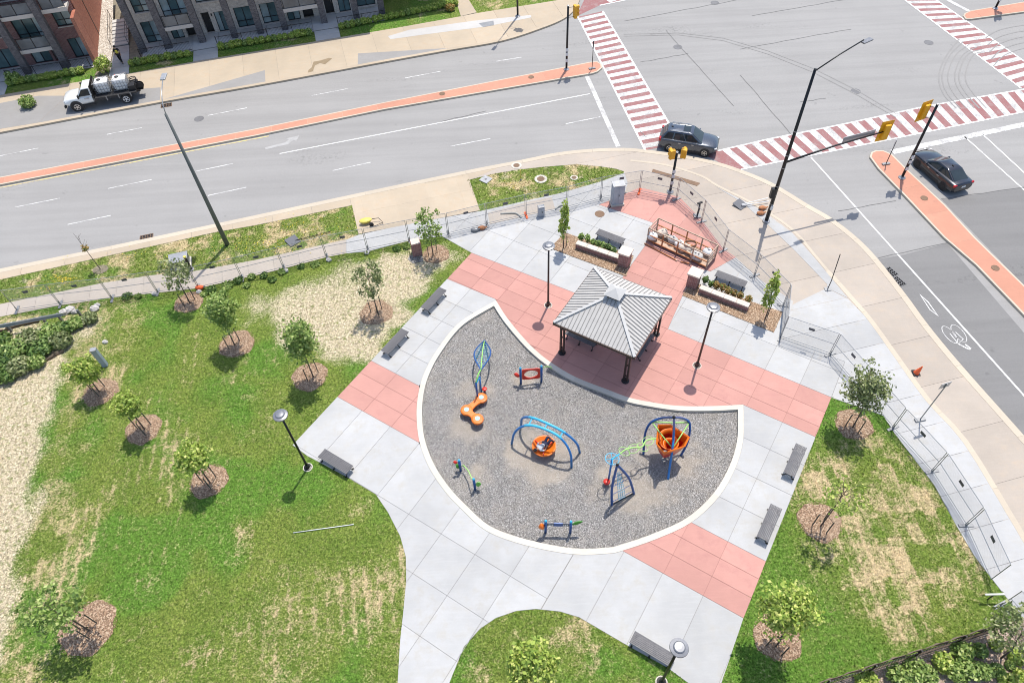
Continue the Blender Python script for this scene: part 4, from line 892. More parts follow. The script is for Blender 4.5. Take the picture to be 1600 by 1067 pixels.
MB().box((-4.31, 4.4, 2.4), (.03, .12, 4.8)).build('downpipe', 'metal_black', t2)
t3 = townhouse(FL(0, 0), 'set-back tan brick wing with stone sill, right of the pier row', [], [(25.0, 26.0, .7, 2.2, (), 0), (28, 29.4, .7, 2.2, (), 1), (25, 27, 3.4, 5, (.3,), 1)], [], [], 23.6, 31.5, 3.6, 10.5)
MB().box((27.5, 3.5, .45), (7.9, .18, .2)).build('stone_course', 'stucco', t3)
# patios and railings
for i, (a, b) in enumerate(((-.1, 4.6), (7.0, 16.15), (18.65, 23.3), (-11.9, -4.5), (-17, -14.3))):
    p = bed('patio', F2([(a, -1.15), (b, -1.15), (b, 1.78 if a > -1 else 1.18), (a, 1.78 if a > -1 else 1.18)]), 0.05); q_ = F2([(a, -1.15), (b, -1.15), (b, 1.78 if a > -1 else 1.18), (a, 1.78 if a > -1 else 1.18)]); s_ = span(q_, FA)
    slabs(p, q_, FA, frange(s_[0]+1.5, s_[1], 1.6), [s_[2]+1.1], 0.05, 'pale_concrete')
    lab = ('at the corner by the garden steps', 'along the long hedge in mid row', 'at the far right end of the row', 'in front of the red brick end block', 'at the left edge of the picture')[i]
    t = thing('patio_railing', FL(a, -1.1), 'low black picket railing '+lab, 'railing', 'patio railings of the townhouses', FA); L = b-a; m = MB()
    for z in (.12, .92): m.box((L/2, 0, z+.05), (L, .03, .035))
    m.build('rail', 'metal_black', t); m = MB()
    for k in range(int(L/.13)): m.box((.06+k*.13, 0, .55), (.014, .014, .8))
    o = m.build('pickets', 'metal_black', t); o['kind'] = 'stuff'
    for k in range(int(L/2.4)+1): MB().box((min(L, k*2.4), 0, .53), (.05, .05, 1.06)).build('post', 'metal_black', t)
for pts in ([(4.6, -1.15), (7.0, -1.15), (7.0, 1.78), (4.6, 1.78)], [(16.15, -1.15), (18.65, -1.15), (18.65, 1.78), (16.15, 1.78)], [(-14.3, -1.15), (-11.9, -1.15), (-11.9, 1.18), (-14.3, 1.18)]):
    b = bed('path', F2(pts), 0.10); slabs(b, F2(pts), FA, [], [], 0.10, 'pale_concrete')
# clipped box shrubs in rows, two forms copied along
protos = []
for k in range(3):
    t = thing('box_shrub', FL(0, -1.8), 'shrub', 'shrub', 'box shrubs in the townhouse hedge')
    leaves('foliage', [leaf_cloud((0, 0, .33), (.36+.03*k, .33, .34), 420, .085, .5)], 'leaf_lime' if k != 1 else 'leaf_mid', t); MB().tube([(0, 0, 0), (0.02, 0, .3)], .03, 5).build('stem', 'bark', t); protos.append(t)
n = 0
ORDN = ['first', 'second', 'third', 'fourth', 'fifth', 'sixth', 'seventh', 'eighth', 'ninth', 'tenth', 'eleventh', 'twelfth', 'thirteenth', 'fourteenth', 'fifteenth', 'sixteenth', 'seventeenth', 'eighteenth', 'nineteenth', 'twentieth', 'twenty-first', 'twenty-second', 'twenty-third', 'twenty-fourth']
for a, b, y, hn in ((-.9, 4.5, -1.95, 'short hedge beside the garden steps'), (7.3, 16.1, -1.65, 'long middle hedge'), (18.9, 31, -1.45, 'right-hand hedge ending at the pale path'), (-11.7, -5.0, -1.9, 'hedge before the red brick end block'), (-20, -14.5, -1.9, 'leftmost hedge')):
    for k in range(int((b-a)/.56)+1):
        x = a+k*.56+random.uniform(-.05, .05); t = protos[n] if n < 3 else copy_tree(protos[random.randrange(3)]); n += 1
        t.location = FL(x, y+(.09*(x-18.9) if a > 18 else 0)+random.uniform(-.05, .05), .0); t['label'] = '%s box shrub from the left in the %s' % (ORDN[k], hn); t.rotation_euler.z = random.random()*6; s = random.uniform(.85, 1.12); t.scale = (s, s, s)
# ================================================================= PAVILION
cL, cF, cR = (G(*p) for p in ((878, 551), (977, 595), (1025, 522))); cB = cL+cR-cF; cc = (cL+cR)/2
ex_ = (cF-cL).normalized(); pa = math.atan2(ex_.y, ex_.x)
pv = thing('pavilion', cc, 'square open pavilion with grey standing-seam metal roof on the pink paving', 'pavilion', rz=pa)
HS, ZE, ZA = 2.55, 3.1, 4.5
cr = [(-HS, -HS), (HS, -HS), (HS, HS), (-HS, HS)]
for k in range(4):
    a, b = cr[k], cr[(k+1) % 4]; m = MB(); m.add([(a[0], a[1], ZE), (b[0], b[1], ZE), (0, 0, ZA), (a[0], a[1], ZE-.06), (b[0], b[1], ZE-.06), (0, 0, ZA-.06)], [(0, 1, 2), (5, 4, 3), (0, 3, 4, 1)])
    rp = m.build('roof_slope', 'roof_metal', pv); d = Vector((b[0]-a[0], b[1]-a[1], 0)).normalized(); nn = Vector((-(a[0]+b[0])/2, -(a[1]+b[1])/2, 0)).normalized(); m = MB()
    for j in range(1, 22):
        s = -HS+2*HS*j/22; base = d*s-nn*HS; top = base+nn*(HS-abs(s)); zt = ZE+(ZA-ZE)*(HS-abs(s))/HS
        if (top-base).length > .12: m.beam((base.x, base.y, ZE+.02), (top.x, top.y, zt+.02), .032, .05)
    o = m.build('standing_seams', 'roof_seam', rp); o['kind'] = 'stuff'
    m = MB(); m.box(((a[0]+b[0])/2-nn.x*.02, (a[1]+b[1])/2-nn.y*.02, ZE-.10), (2*HS+.04, .05, .17), M=Matrix((d, -nn, Vector((0, 0, 1)))).transposed()); m.build('fascia', 'metal_bronze', pv)
    MB().beam((a[0], a[1], ZE+.04), (a[0]*.13, a[1]*.13, ZE+(ZA-ZE)*.87+.04), .17, .05).build('hip_cap', 'roof_trim', pv)
cu = MB().box((0, 0, ZA-.05), (.62, .62, .34)).build('cupola', 'metal_bronze', pv)
MB().add([(-.5, -.5, ZA+.12), (.5, -.5, ZA+.12), (.5, .5, ZA+.12), (-.5, .5, ZA+.12), (0, 0, ZA+.45)], [(0, 1, 4), (1, 2, 4), (2, 3, 4), (3, 0, 4), (3, 2, 1, 0)]).build('cupola_roof', 'roof_trim', cu)
Mi = Matrix.Rotation(-pa, 3, 'Z')
for c in (cL, cF, cR, cB):
    q = Mi @ (c-cc); col_ = MB()
    for s in (-.10, .10): col_.box((q.x+s, q.y, 1.5), (.11, .13, 3.0))
    for z in (.5, 1.5, 2.5): col_.box((q.x, q.y, z), (.10, .06, .12))
    col_ = col_.build('column', 'metal_bronze', pv, bevel=.01)
    MB().lathe([(.24, 0.0), (.24, .04), (.2, .05), (.2, .10), (.14, .12)], 12, (q.x, q.y, 0)).build('base_plate', 'metal_dark', col_)
    for sx, sy in ((1, 0), (0, 1)):
        e = Vector((-math.copysign(.9, q.x)*sx, -math.copysign(.9, q.y)*sy, 0)); MB().beam((q.x, q.y, 2.2), (q.x+e.x, q.y+e.y, 3.0), .07, .07).build('brace', 'metal_bronze', col_)
m = MB()
for sx in (-1, 1):
    m.beam((sx*2.1, -2.45, 2.95), (sx*2.1, 2.45, 2.95), .12, .2); m.beam((-2.45, sx*2.1, 2.951), (2.45, sx*2.1, 2.951), .12, .2)
m.build('ring_beam', 'metal_bronze', pv)
# ================================================================= BENCHES
def make_bench(L=2.05):
    t = thing('park_bench', (0, 0, 0), 'bench', 'bench')
    me = MB().box((0, 0, 0), (L, .066, .028)).mesh('slat'); me.materials.append(MATS['bench_slat'])
    for k in range(8):
        y = -.266+.076*k; o = bpy.data.objects.new('slat', me); COL.objects.link(o); o.parent = t; o.location = (0, y, .455-.012*math.cos(y*6)); o.rotation_euler = (R_((k-3.5)*1.6), 0, 0)
    for x in (-L/2+.14, 0, L/2-.14):
        f = MB(); f.box((x, 0, .415), (.05, .58, .035)); f.tube([(x, -.27, .40), (x, -.16, .30), (x, -.15, .16), (x, -.27, .02)], .026, 6); f.tube([(x, .27, .40), (x, .16, .30), (x, .15, .16), (x, .27, .02)], .026, 6); f.tube([(x, -.155, .22), (x, .155, .22)], .02, 5)
        f.box((x, -.28, .012), (.09, .12, .022)); f.box((x, .28, .012), (.09, .12, .022)); f.build('leg_frame', 'metal_black', t)
    return t
BEN = [  # plan centre (u, v) or px, facing bearing in plaza axes (deg), label
 (G(679, 474), TH-R_(-90), 'dark slatted bench on the lawn edge nearest the upper pink band'),
 (G(619, 540), TH-R_(-90), 'dark slatted bench on the lawn edge between the two left pink bands'),
 (G(527, 727), TH+R_(180), 'dark slatted bench beside the lawn lamp post'),
 (G(1239, 725), TH+R_(90)+R_(180), 'dark slatted bench on the right edge, nearest the pavilion end'),
 (G(1199, 822), TH+R_(90)+R_(180), 'dark slatted bench on the right edge, just above the lower pink band'),
 (G(1018, 1018), TH+R_(180), 'dark slatted bench beside the lamp post at the bottom edge'),
 (G(953, 377), TH+R_(180), 'grey bench behind the brick planter wall left of the pink walk'),
 (G(1140, 443), TH+R_(180), 'grey bench behind the brick planter wall right of the pink walk'),
 (G(908, 534), TH, 'bench in the shade under the left side of the pavilion roof'),
 (G(1003, 545), TH+R_(90)+R_(180), 'bench in the shade under the right side of the pavilion roof'),
]
bench0 = make_bench()
for i, (p, a, lab) in enumerate(BEN):
    t = bench0 if i == 0 else copy_tree(bench0)
    t.location = (p.x, p.y, 0.001); t.rotation_euler.z = a; t['label'] = lab; t['group'] = 'slatted park benches'
# ================================================================= LAMP POSTS
def make_lamp(matp):
    t = thing('lamp_post', (0, 0, 0), 'lamp', 'lamp post')
    MB().lathe([(.22, 0), (.22, .03), (.13, .05), (.11, .28), (.075, .32)], 16).build('base', matp, t, smooth=False)
    MB().tube([(0, 0, .3), (0, 0, 2.5), (0, 0, 4.98)], [.068, .062, .055], 10).build('pole', matp, t, smooth=True)
    h = MB().lathe([(.06, 4.95), (.10, 5.0), (.12, 5.12), (.36, 5.17), (.375, 5.21), (.36, 5.25), (.24, 5.28), (.235, 5.31), (.19, 5.345), (.08, 5.36), (.01, 5.365)], 24).build('lamp_head', 'lamp_grey', t)
    MB().lathe([(.30, 5.155), (.29, 5.162), (.01, 5.163)], 20).build('lens', 'white_plastic', h)
    MB().lathe([(.27, -.02), (.27, .012), (.01, .012)], 16).build('footing', 'kerb_concrete', t); return t
plain('lamp_grey', (0.22, 0.225, 0.24), 0.4, 0.5)
LA = [((856.5, 477), 'metal_bronze', 'brown lamp post with round head between left planter and pavilion'), ((1089, 571), 'metal_bronze', 'brown lamp post with round head right of the pavilion'), ((481, 730), 'metal_black', 'black lamp post on the lawn beside a bench'), ((1033.5, 1065), 'metal_black', 'black lamp post at the bottom edge beside a bench')]
l0 = {}
for p, m_, lab in LA:
    t = copy_tree(l0[m_]) if m_ in l0 else l0.setdefault(m_, make_lamp(m_)); t.location = G(*p); t['label'] = lab; t['group'] = 'round-headed park lamp posts'
# ================================================================= PLANTERS
def planter(side, bedpx, wall, pil, pilz, labw, labp, bushes, matb):
    P = px(bedpx); b = tag(MB().prism(P, -.1, .035).build('planting_bed', 'mulch'), kind='structure')
    s = stones('bark_chips', scatter([tuple(p) for p in P], 2600), .035, .015, .05, 'chips', .5, b); s['kind'] = 'stuff'
    A, B = (G(*p, .5) for p in wall); A.z = B.z = 0; d = (B-A); L = d.length; a = math.atan2(d.y, d.x)
    t = thing('planter_wall', A, labw, 'wall', 'brick planter walls', a); MB().box((L/2, 0, .21), (L, .30, .42)).build('brickwork', 'brick_purple', t)
    for k in range(4): MB().box((L*(k+.5)/4, 0, .465), (L/4-.012, .40, .09)).build('cap_stone', 'cap_stone', t, bevel=.012)
    q = G(*pil, 0); t = thing('brick_pillar', q, labp, 'pillar', 'brick planter pillars', a); MB().box((0, 0, pilz/2), (.68, .68, pilz)).build('brickwork', 'brick_purple', t)
    MB().box((0, 0, pilz+.055), (.84, .84, .11)).build('cap_stone', 'cap_stone', t, bevel=.015)
    for i, bp in enumerate(bushes):
        p = G(*bp, .05); t = thing('planter_shrub', p, '', 'shrub', 'small shrubs in the brick planters')
        t['label'] = ('%s shrub in the %s planter, number %s from its pillar' % ('gold-tipped' if (matb == 'leaf_autumn' and i > 1) else 'glossy green', side, ('one', 'two', 'three', 'four', 'five', 'six', 'seven', 'eight')[i]))
        hh = random.uniform(.55, .75); leaves('foliage', [leaf_cloud((0, 0, hh*.6), (.24, .24, hh*.45), 170, .085, .3, 2.0)], matb if i > 1 else 'leaf_dark', t)
        m = MB()
        for k in range(4): m.tube([(0, 0, 0), (random.uniform(-.1, .1), random.uniform(-.1, .1), hh*.8)], .012, 4)
        m.build('stem', 'bark', t)
planter('left', [(859, 388), (883, 364), (967, 393), (990, 400), (978, 432)], ((901, 378), (968, 401)), (975, 413), 1.15, 'low brick planter wall with pale stone cap, left of the pink walk', 'square brick pillar with stone cap at the left side of the pink walk',
        [(958, 397), (950, 393), (942, 390), (934, 387), (926, 384), (918, 380), (908, 377)], 'leaf_mid')
planter('right', [(1066, 462), (1079, 440), (1223, 488), (1209, 519.5)], ((1094, 447.5), (1171, 477)), (1082, 446), 1.15, 'low brick planter wall with pale stone cap, right of the pink walk', 'square brick pillar with stone cap at the right side of the pink walk',
        [(1100, 444), (1110, 449), (1118, 452), (1127, 456), (1136, 460), (1145, 463), (1155, 467), (1168, 473)], 'leaf_autumn')
q = G(652, 396); t = thing('brick_pillar', q, 'short rough brick pillar standing alone by the footway fence', 'pillar', rz=AA); MB().box((0, 0, .55), (.66, .62, 1.1)).build('brickwork', 'brick_purple', t); MB().box((0, 0, 1.12), (.6, .56, .05)).build('mortar_top', 'cap_stone', t)
tag(MB().prism(px([(640, 400), (659, 397), (662, 408), (645, 412), (637, 405)]), -.05, .012).build('gravel_patch', 'gravel'), kind='structure')
# ================================================================= TEMPORARY FENCE
MW = None
def fence_mesh(L, Hh, r=.002, s=.075):
    m = MB(); n = int((L+Hh)/s)
    for sgn in (1, -1):
        for k in range(n+1):
            c = -Hh+k*s; x0, z0, x1, z1 = c, 0, c+Hh, Hh
            if x0 < 0: z0 = -x0; x0 = 0
            if x1 > L: z1 = Hh-(x1-L); x1 = L
            if x1-x0 < .02: continue
            if sgn < 0: x0, x1 = L-x0, L-x1
            m.tube([(x0, .004*sgn, z0), (x1, .004*sgn, z1)], r, 3, caps=False)
    return m
FB = [(27, 485), (95, 476), (176, 467), (247, 457), (311, 450), (379, 435), (444, 419), (511, 402), (575, 390), (640, 377), (701, 366), (761, 351), (822, 337), (886, 325), (939, 310), (999, 300), (1057, 312), (1096, 347), (1130, 392), (1179, 431), (1224, 478), (1219, 527), (1297, 554), (1345, 610), (1395, 669), (1456, 737), (1509, 821), (1548, 908)]
ORD = ['first', 'second', 'third', 'fourth', 'fifth', 'sixth', 'seventh', 'eighth', 'ninth', 'tenth', 'eleventh', 'twelfth', 'thirteenth', 'fourteenth', 'fifteenth', 'sixteenth', 'seventeenth', 'eighteenth', 'nineteenth', 'twentieth', 'twenty-first', 'twenty-second', 'twenty-third', 'twenty-fourth', 'twenty-fifth', 'twenty-sixth', 'twenty-seventh', 'twenty-eighth']
def fence_panel(A, B, label, Hh=1.95, foot='galv_dull', plate=True):
    d = B-A; L = d.length-.06; a = math.atan2(d.y, d.x); t = thing('fence_panel', A, label, 'fence panel', 'temporary chain-link fence panels', a)
    f = MB(); r = .021
    f.tube([(.03, 0, .08), (.03, 0, Hh)], r, 6); f.tube([(L, 0, .08), (L, 0, Hh)], r, 6)
    for z in (.12, Hh*.5, Hh-.02): f.tube([(.03, 0, z), (L, 0, z)], r*.8, 6)
    f.build('frame', 'galvanised', t); o = fence_mesh(L-.06, Hh-.2).build('chain_link', 'galv_dull', t); o.location = (.06, 0, .14); o['kind'] = 'stuff'
    b = MB().box((.0, 0, .03), (.16, .75, .05)); b.tube([(0, 0, .0), (0, 0, .35)], .028, 6); b.build('foot', foot, t, bevel=.01)
    if plate: MB().box((L*.5, -.03, Hh*.80), (.34, .012, .2)).build('sign_plate', 'sign_dark', t)
for i in range(len(FB)-1):
    A, B = G(*FB[i]), G(*FB[i+1])
    where = 'along the old footway' if i < 8 else 'behind the white paving' if i < 15 else 'round the street corner' if i < 22 else 'beside the right-hand lawn'
    fence_panel(A, B, '%s chain-link fence panel counted from the left edge, %s' % (ORD[i], where), foot='cone_orange' if i in (12, 15) else 'galv_dull', plate=i % 5 != 3)
fence_panel(G(1562, 945), G(1603, 992), 'last short chain-link panel in the bottom right, past the gap', plate=False)
# ================================================================= STREET LIGHTS AND SIGNALS
def signal_head(par, p, yaw, n=3, back=True):
    M = Matrix.Rotation(yaw, 3, 'Z'); p = Vector(p); h = .36*n
    m = MB().box(p, (.40, .26, h), M=M); hd = m.build('signal_head', 'signal_yellow', par, bevel=.03)
    if back: MB().box(p+M @ Vector((0, .10, 0)), (.92, .02, h+.46), M=M).build('backboard', 'signal_yellow', hd, bevel=.03)
    for k in range(n):
        c = p+M @ Vector((0, .13, h/2-.16-.32*k)); q = Matrix.Rotation(yaw, 3, 'Z') @ Matrix.Rotation(-math.pi/2, 3, 'X')
        MB().lathe([(.12, 0), (.12, .02), (.01, .03)], 12, c, q).build('lens', ('play_red', 'signal_yellow', 'leafgreen')[k % 3], hd); MB().lathe([(.145, 0), (.15, .2), (.135, .2), (.13, 0.01)], 12, c, q).build('visor', 'signal_yellow', hd)
    return hd
def luminaire(par, a, b, mat='lamp_grey'):
    d = (Vector(b)-Vector(a)).normalized(); MB().beam(a, Vector(a)+d*.75, .32, .09).build('luminaire', mat, par, bevel=.03)
B1 = G(1197, 346); zt = Zat(1197, 346, 1274, 108); za = Zat(1197, 346, 1222, 253)
t = thing('traffic_signal_pole', B1, 'tall black corner pole with street light arm and long signal mast arm', 'signal pole'); R1 = lambda p: Vector(p)-B1
MB().tube([(0, 0, 0), (0, 0, 5), (0, 0, zt)], [.14, .115, .085], 12).build('pole', 'metal_black', t, smooth=True)
MB().lathe([(.26, -.02), (.26, .1), (.17, .14)], 14).build('base', 'galvanised', t)
Lp = R1(G(1350, 62, zt+.75)); MB().tube([(0, 0, zt-.15), (Lp.x*.5, Lp.y*.5, zt+.35), (Lp.x, Lp.y, zt+.72)], .04, 8).build('lamp_arm', 'metal_black', t, smooth=True)
luminaire(t, Lp-Lp.normalized()*.2, Lp+Vector((Lp.x, Lp.y, 0)))
Mp = R1(G(1381, 206, za+.55)); MB().tube([(0, 0, za), (Mp.x*.5, Mp.y*.5, za+.38), (Mp.x, Mp.y, za+.55)], [.075, .06, .045], 8).build('mast_arm', 'metal_black', t, smooth=True)
dm = Vector((Mp.x, Mp.y, 0)).normalized(); ma = math.atan2(dm.y, dm.x); s0 = R1(G(1316, 222, za+.35)); s1 = R1(G(1366, 209, za+.5))
MB().beam(s0+Vector((0, 0, .1)), s1+Vector((0, 0, .1)), .03, .48).build('street_name_sign', 'sign_back', t)
signal_head(t, (Mp.x+dm.x*.15, Mp.y+dm.y*.15, za+.5), R_(12))
for z in (1.2, 1.6, 2.4, 3.1, 4.6, 5.6, 7.4): MB().lathe([(.135, z), (.135, z+.05)], 10).build('band', 'galvanised', t)
MB().box((-.2, -.05, 2.6), (.3, .3, .8)).build('control_box', 'metal_black', t, bevel=.02)
MB().box((.02, -.15, 1.35), (.18, .04, .35)).build('notice', 'white_plastic', t)
def short_signal(c, top, heads, label, extra=True, name='traffic_signal_pole'):
    b = G(*c); z = top; t = thing(name, b, label, 'signal pole')
    MB().tube([(0, 0, 0), (0, 0, z)], [.10, .085], 10).build('pole', 'metal_black', t, smooth=True); MB().lathe([(.26, -.02), (.26, .05), (.2, .09), (.14, .16)], 14).build('base', 'galvanised', t); MB().lathe([(.10, z), (.11, z+.06), (.02, z+.1)], 10).build('finial', 'galvanised', t)
    for (dx, dy, dz, yaw, n, bk) in heads:
        hd = signal_head(t, (dx, dy, z+dz), yaw, n, bk); m = MB()
        for s in (-.42, .42): m.tube([(0, 0, z+dz+s), (dx, dy, z+dz+s)], .02, 5)
        m.build('bracket', 'metal_black', t)
    if extra:
        for zz in (.9, 1.5, 1.9): MB().box((.0, -.11, zz), (.22, .03, .28)).build('push_button_plate', 'white_plastic', t)
    return t
short_signal((1409, 278), Zat(1409, 278, 1463, 163), [(-.5, .2, -.65, R_(22), 3, True)], 'black signal pole with yellow backboard on the right-hand median')
short_signal((885, 109), Zat(885, 109, 886, 10), [(.62, .1, -.55, R_(-70), 3, False)], 'black signal pole with yellow head on the median of the wide road')
short_signal((1047, 300), Zat(1047, 300, 1053, 238), [(-.34, -.05, -.1, R_(20), 2, False), (.5, .05, -.15, R_(-25), 2, False)], 'short black post with two yellow pedestrian signals at the corner')
short_signal((1555, 14), 6.0, [(.5, .2, -.6, R_(30), 3, True), (.35, -.1, -3.6, R_(10), 2, False)], 'black signal pole on the far median at the top right')
t = short_signal((809, 26), 6.2, [(.9, -.6, 0, R_(150), 3, True)], 'black street pole on the far pavement above the wide road', False)
MB().tube([(0, 0, 6.1), (0, 0, 10.5)], .07, 8).build('upper_pole', 'metal_black', t); MB().tube([(0, 0, 10.3), (-.7, -1.6, 10.9)], .04, 6).build('lamp_arm', 'metal_black', t); luminaire(t, (-.7, -1.6, 10.9), (-1.1, -2.4, 10.95))
bS = G(355, 382); zS = Zat(355, 382, 257, 179); t = thing('street_light', bS, 'tall grey concrete street light on the grass verge, arm over the road', 'street light')
MB().tube([(0, 0, -.02), (0, 0, zS*.5), (0, 0, zS)], [.165, .125, .08], 12).build('pole', 'concrete_pole', t, smooth=True)
lp = G(254.5, 124, zS+1.0)-bS; MB().tube([(0, 0, zS-.1), (lp.x*.12, lp.y*.12, zS+.5), (lp.x*.45, lp.y*.45, zS+.85), (lp.x, lp.y, zS+1.0)], .032, 8).build('lamp_arm', 'galvanised', t, smooth=True)
luminaire(t, lp+Vector((0, -.1, 0)), lp+Vector((-.1, 1.2, 0)), 'galvanised')
# ================================================================= PLAY EQUIPMENT (stands in the gravel, ZG)
def Pz(x, y, z): return G(x, y, z)
def rel(o): b = Vector(o.location); return lambda p: Vector(p)-b
def bez(a, b, c, d, n=10): return [Vector(a)*(1-t)**3+3*Vector(b)*t*(1-t)**2+3*Vector(c)*t*t*(1-t)+Vector(d)*t**3 for t in (k/n for k in range(n+1))]
# --- blue double arch with orange spinner bowl
A0, A1, C0, C1 = (G(*p, ZG) for p in ((799.5, 693), (893, 730), (814.5, 665), (906, 707)))
mid = (A0+A1+C0+C1)/4; mid.z = ZG
ar = thing('play_arch', mid, 'long blue double arch frame standing over the orange spinner', 'play equipment'); r_ = rel(ar)
def arch(P, Q, lean, h=2.15, n=30):
    out = []
    for k in range(n+1):
        s = -1+2*k/n; s = math.copysign(abs(s)**.75, s); z = h*(1-abs(s)**2.6)**(1/2.2); out.append(P.lerp(Q, (s+1)/2)+lean*(z/h)**1.3+Vector((0, 0, z)))
    return out
wid = ((C0+C1)-(A0+A1))/2; fa = arch(A0, A1, wid*.34); ba = arch(C0, C1, -wid*.34)
MB().tube([r_(p) for p in fa], .066, 8).build('arch_tube', 'play_blue', ar, smooth=True); MB().tube([r_(p) for p in ba], .066, 8).build('arch_tube', 'play_blue', ar, smooth=True)
for k in (9, 15, 21): MB().tube([r_(fa[k]), r_(ba[k])], .035, 6).build('rung', 'play_sky', ar)
for (a, b) in ((7, 23),):
    for cur in (fa, ba): MB().tube([r_(p)+Vector((0, 0, .02)) for p in cur[a:b]], .072, 8).build('sleeve', 'play_sky', ar, smooth=True)
sp = G(850, 697, ZG+.45); sp.z = ZG
spn = thing('spinner', sp, 'round orange spinner bowl under the blue arch', 'play equipment')
MB().lathe([(.05, .10), (.25, .16), (.60, .36), (.68, .48), (.66, .53), (.60, .52), (.50, .40), (.2, .32), (.01, .30)], 28).build('bowl', 'play_orange', spn, smooth=True)
MB().lathe([(.10, -.05), (.09, .14)], 12).build('post', 'galv_dull', spn)
for k in range(3):
    a = k*2.09+.4; MB().tube([(0.05*math.cos(a), .05*math.sin(a), .32), (.3*math.cos(a), .3*math.sin(a), .40), (.62*math.cos(a), .62*math.sin(a), .53)], .03, 6).build('rib', 'play_red', spn, smooth=True)
# --- leaf climber with stepping pods
pb_ = G(747, 625, ZG); lf = thing('leaf_climber', pb_, 'blue leaf-shaped climber with green spine leading to its post', 'play equipment'); r_ = rel(lf)
zt = 1.75+ZG; top = G(751.5, 577, zt); tip = G(757, 532, ZG+.02)
ptop = Vector((pb_.x, pb_.y, zt+.15)); ax = (top-tip); side = Vector((0, 0, 1)).cross(ax).normalized()
def leafpt(t, s): w = .46*math.sin(math.pi*min(1, t**1.15))**1.15+.03*(t > .02); return tip+ax*t+side*s*w+Vector((0, 0, .22*math.sin(math.pi*t)))
for s in (-1, 1): MB().tube([r_(leafpt(k/14, s)) for k in range(15)], .045, 6).build('leaf_rim', 'play_navy', lf, smooth=True)
MB().tube([r_(leafpt(k/10, 0)) for k in range(11)], .035, 6).build('spine', 'play_lime', lf, smooth=True)
for k in range(2, 13):
    t = k/14
    MB().tube([r_(leafpt(t, -1)), r_(leafpt(t+.03, -.5)), r_(leafpt(t+.05, 0)), r_(leafpt(t+.03, .5)), r_(leafpt(t, 1))], .014, 5).build('rung', 'play_sky', lf)
MB().tube([(0, 0, 0), (0, 0, zt-ZG)], .055, 8).build('post', 'play_navy', lf, smooth=True); MB().tube([r_(top), r_(top.lerp(ptop, .5)+Vector((0, 0, .1))), Vector((0, 0, zt-ZG))], .04, 6).build('link_bar', 'play_green', lf, smooth=True)
q2 = r_(G(752, 612, ZG)); MB().tube([(q2.x, q2.y, 0), (q2.x, q2.y, 1.5)], .05, 8).build('post', 'play_blue', lf, smooth=True); MB().tube([(0, 0, 1.6), (q2.x, q2.y, 1.45)], .04, 6).build('link_bar', 'play_sky', lf)
rp_ = G(757.5, 612, ZG); t = thing('stepping_pod', rp_, 'small dark red stepping pod beside the leaf climber post', 'play equipment'); MB().lathe([(.05, 0), (.06, .2), (.13, .24), (.15, .3), (.12, .33), (.01, .33)], 14).build('pod', 'play_red', t, smooth=True)
pods = [G(752, 621, ZG+.42), G(729, 640, ZG+.45), G(746, 654, ZG+.5)]
t = thing('stepping_pods', Vector((pods[1].x, pods[1].y, ZG)), 'chunky orange S-shaped stepping pods with pale blue tops', 'play equipment'); r_ = rel(t)
m = MB()
for i in range(2):
    a, b = r_(pods[i]), r_(pods[i+1])
    for k in range(9):
        f = k/8; p = a.lerp(b, f); rr = .29-.10*math.sin(math.pi*f); m.lathe([(rr*.75, p.z-.17), (rr, p.z-.10), (rr, p.z-.03), (rr*.85, p.z)], 16, (p.x, p.y, 0))
m.build('pod_body', 'play_orange', t, smooth=False)
for p in pods:
    q = r_(p); MB().lathe([(.33, q.z-.16), (.36, q.z-.08), (.34, q.z+.0), (.26, q.z+.025), (.01, q.z+.026)], 20, (q.x, q.y, 0)).build('pod_rim', 'play_orange', t, smooth=False); MB().lathe([(.145, q.z+.02), (.14, q.z+.045), (.01, q.z+.046)], 16, (q.x, q.y, 0)).build('pod_top', 'play_ice', t)
    MB().tube([(q.x, q.y, 0), (q.x, q.y, q.z-.1)], .06, 8).build('post', 'play_navy', t)
# --- play panels on two posts
def post_pair(name, a, b, h, label, cap='play_sky', pm='play_navy'):
    A, B = G(*a, ZG), G(*b, ZG); t = thing(name, A, label, 'play equipment'); r_ = rel(t); B_ = r_(B)
    for q in (Vector((0, 0, 0)), B_):
        MB().tube([(q.x, q.y, 0), (q.x, q.y, h)], .072, 10).build('post', pm, t, smooth=True); MB().lathe([(.066, h), (.07, h+.08), (.04, h+.13), (.01, h+.14)], 12, (q.x, q.y, 0)).build('post_cap', cap, t, smooth=True)
    return t, B_
def petal(t, p, d, ln, w_, mat, up=.0):
    d = Vector(d).normalized(); s = Vector((-d.y, d.x, 0)); m = MB(); rows = []
    for i in range(7):
        f = i/6; ww = w_*math.sin(math.pi*(.06+.88*f)); c = Vector(p)+d*ln*f+Vector((0, 0, up*f))
        rows.append([c+Vector((0, 0, 1))*ww*.6+s*.0, c+s*ww*.35, c-Vector((0, 0, 1))*ww*.6])
    m.grid(rows).build('petal', mat, t, smooth=True, solid=.03)
t, Bq = post_pair('activity_board', (814, 599), (846, 596), 1.45, 'red play panel with large oval hole between two blue posts')
d = Bq.normalized(); L = Bq.length; N = Vector((-d.y, d.x, 0)); m = MB(); n = 28; zc = .86; hh = .50
ring_o = []; ring_i = []
for k in range(n):
    a = 2*math.pi*k/n; ca, sa = math.cos(a), math.sin(a); sc_ = 1/max(abs(ca)/(L/2-.08), abs(sa)/hh)
    ring_o.append((L/2+ca*sc_, zc+sa*sc_)); ring_i.append((L/2+ca*L*.33, zc+sa*hh*.72))
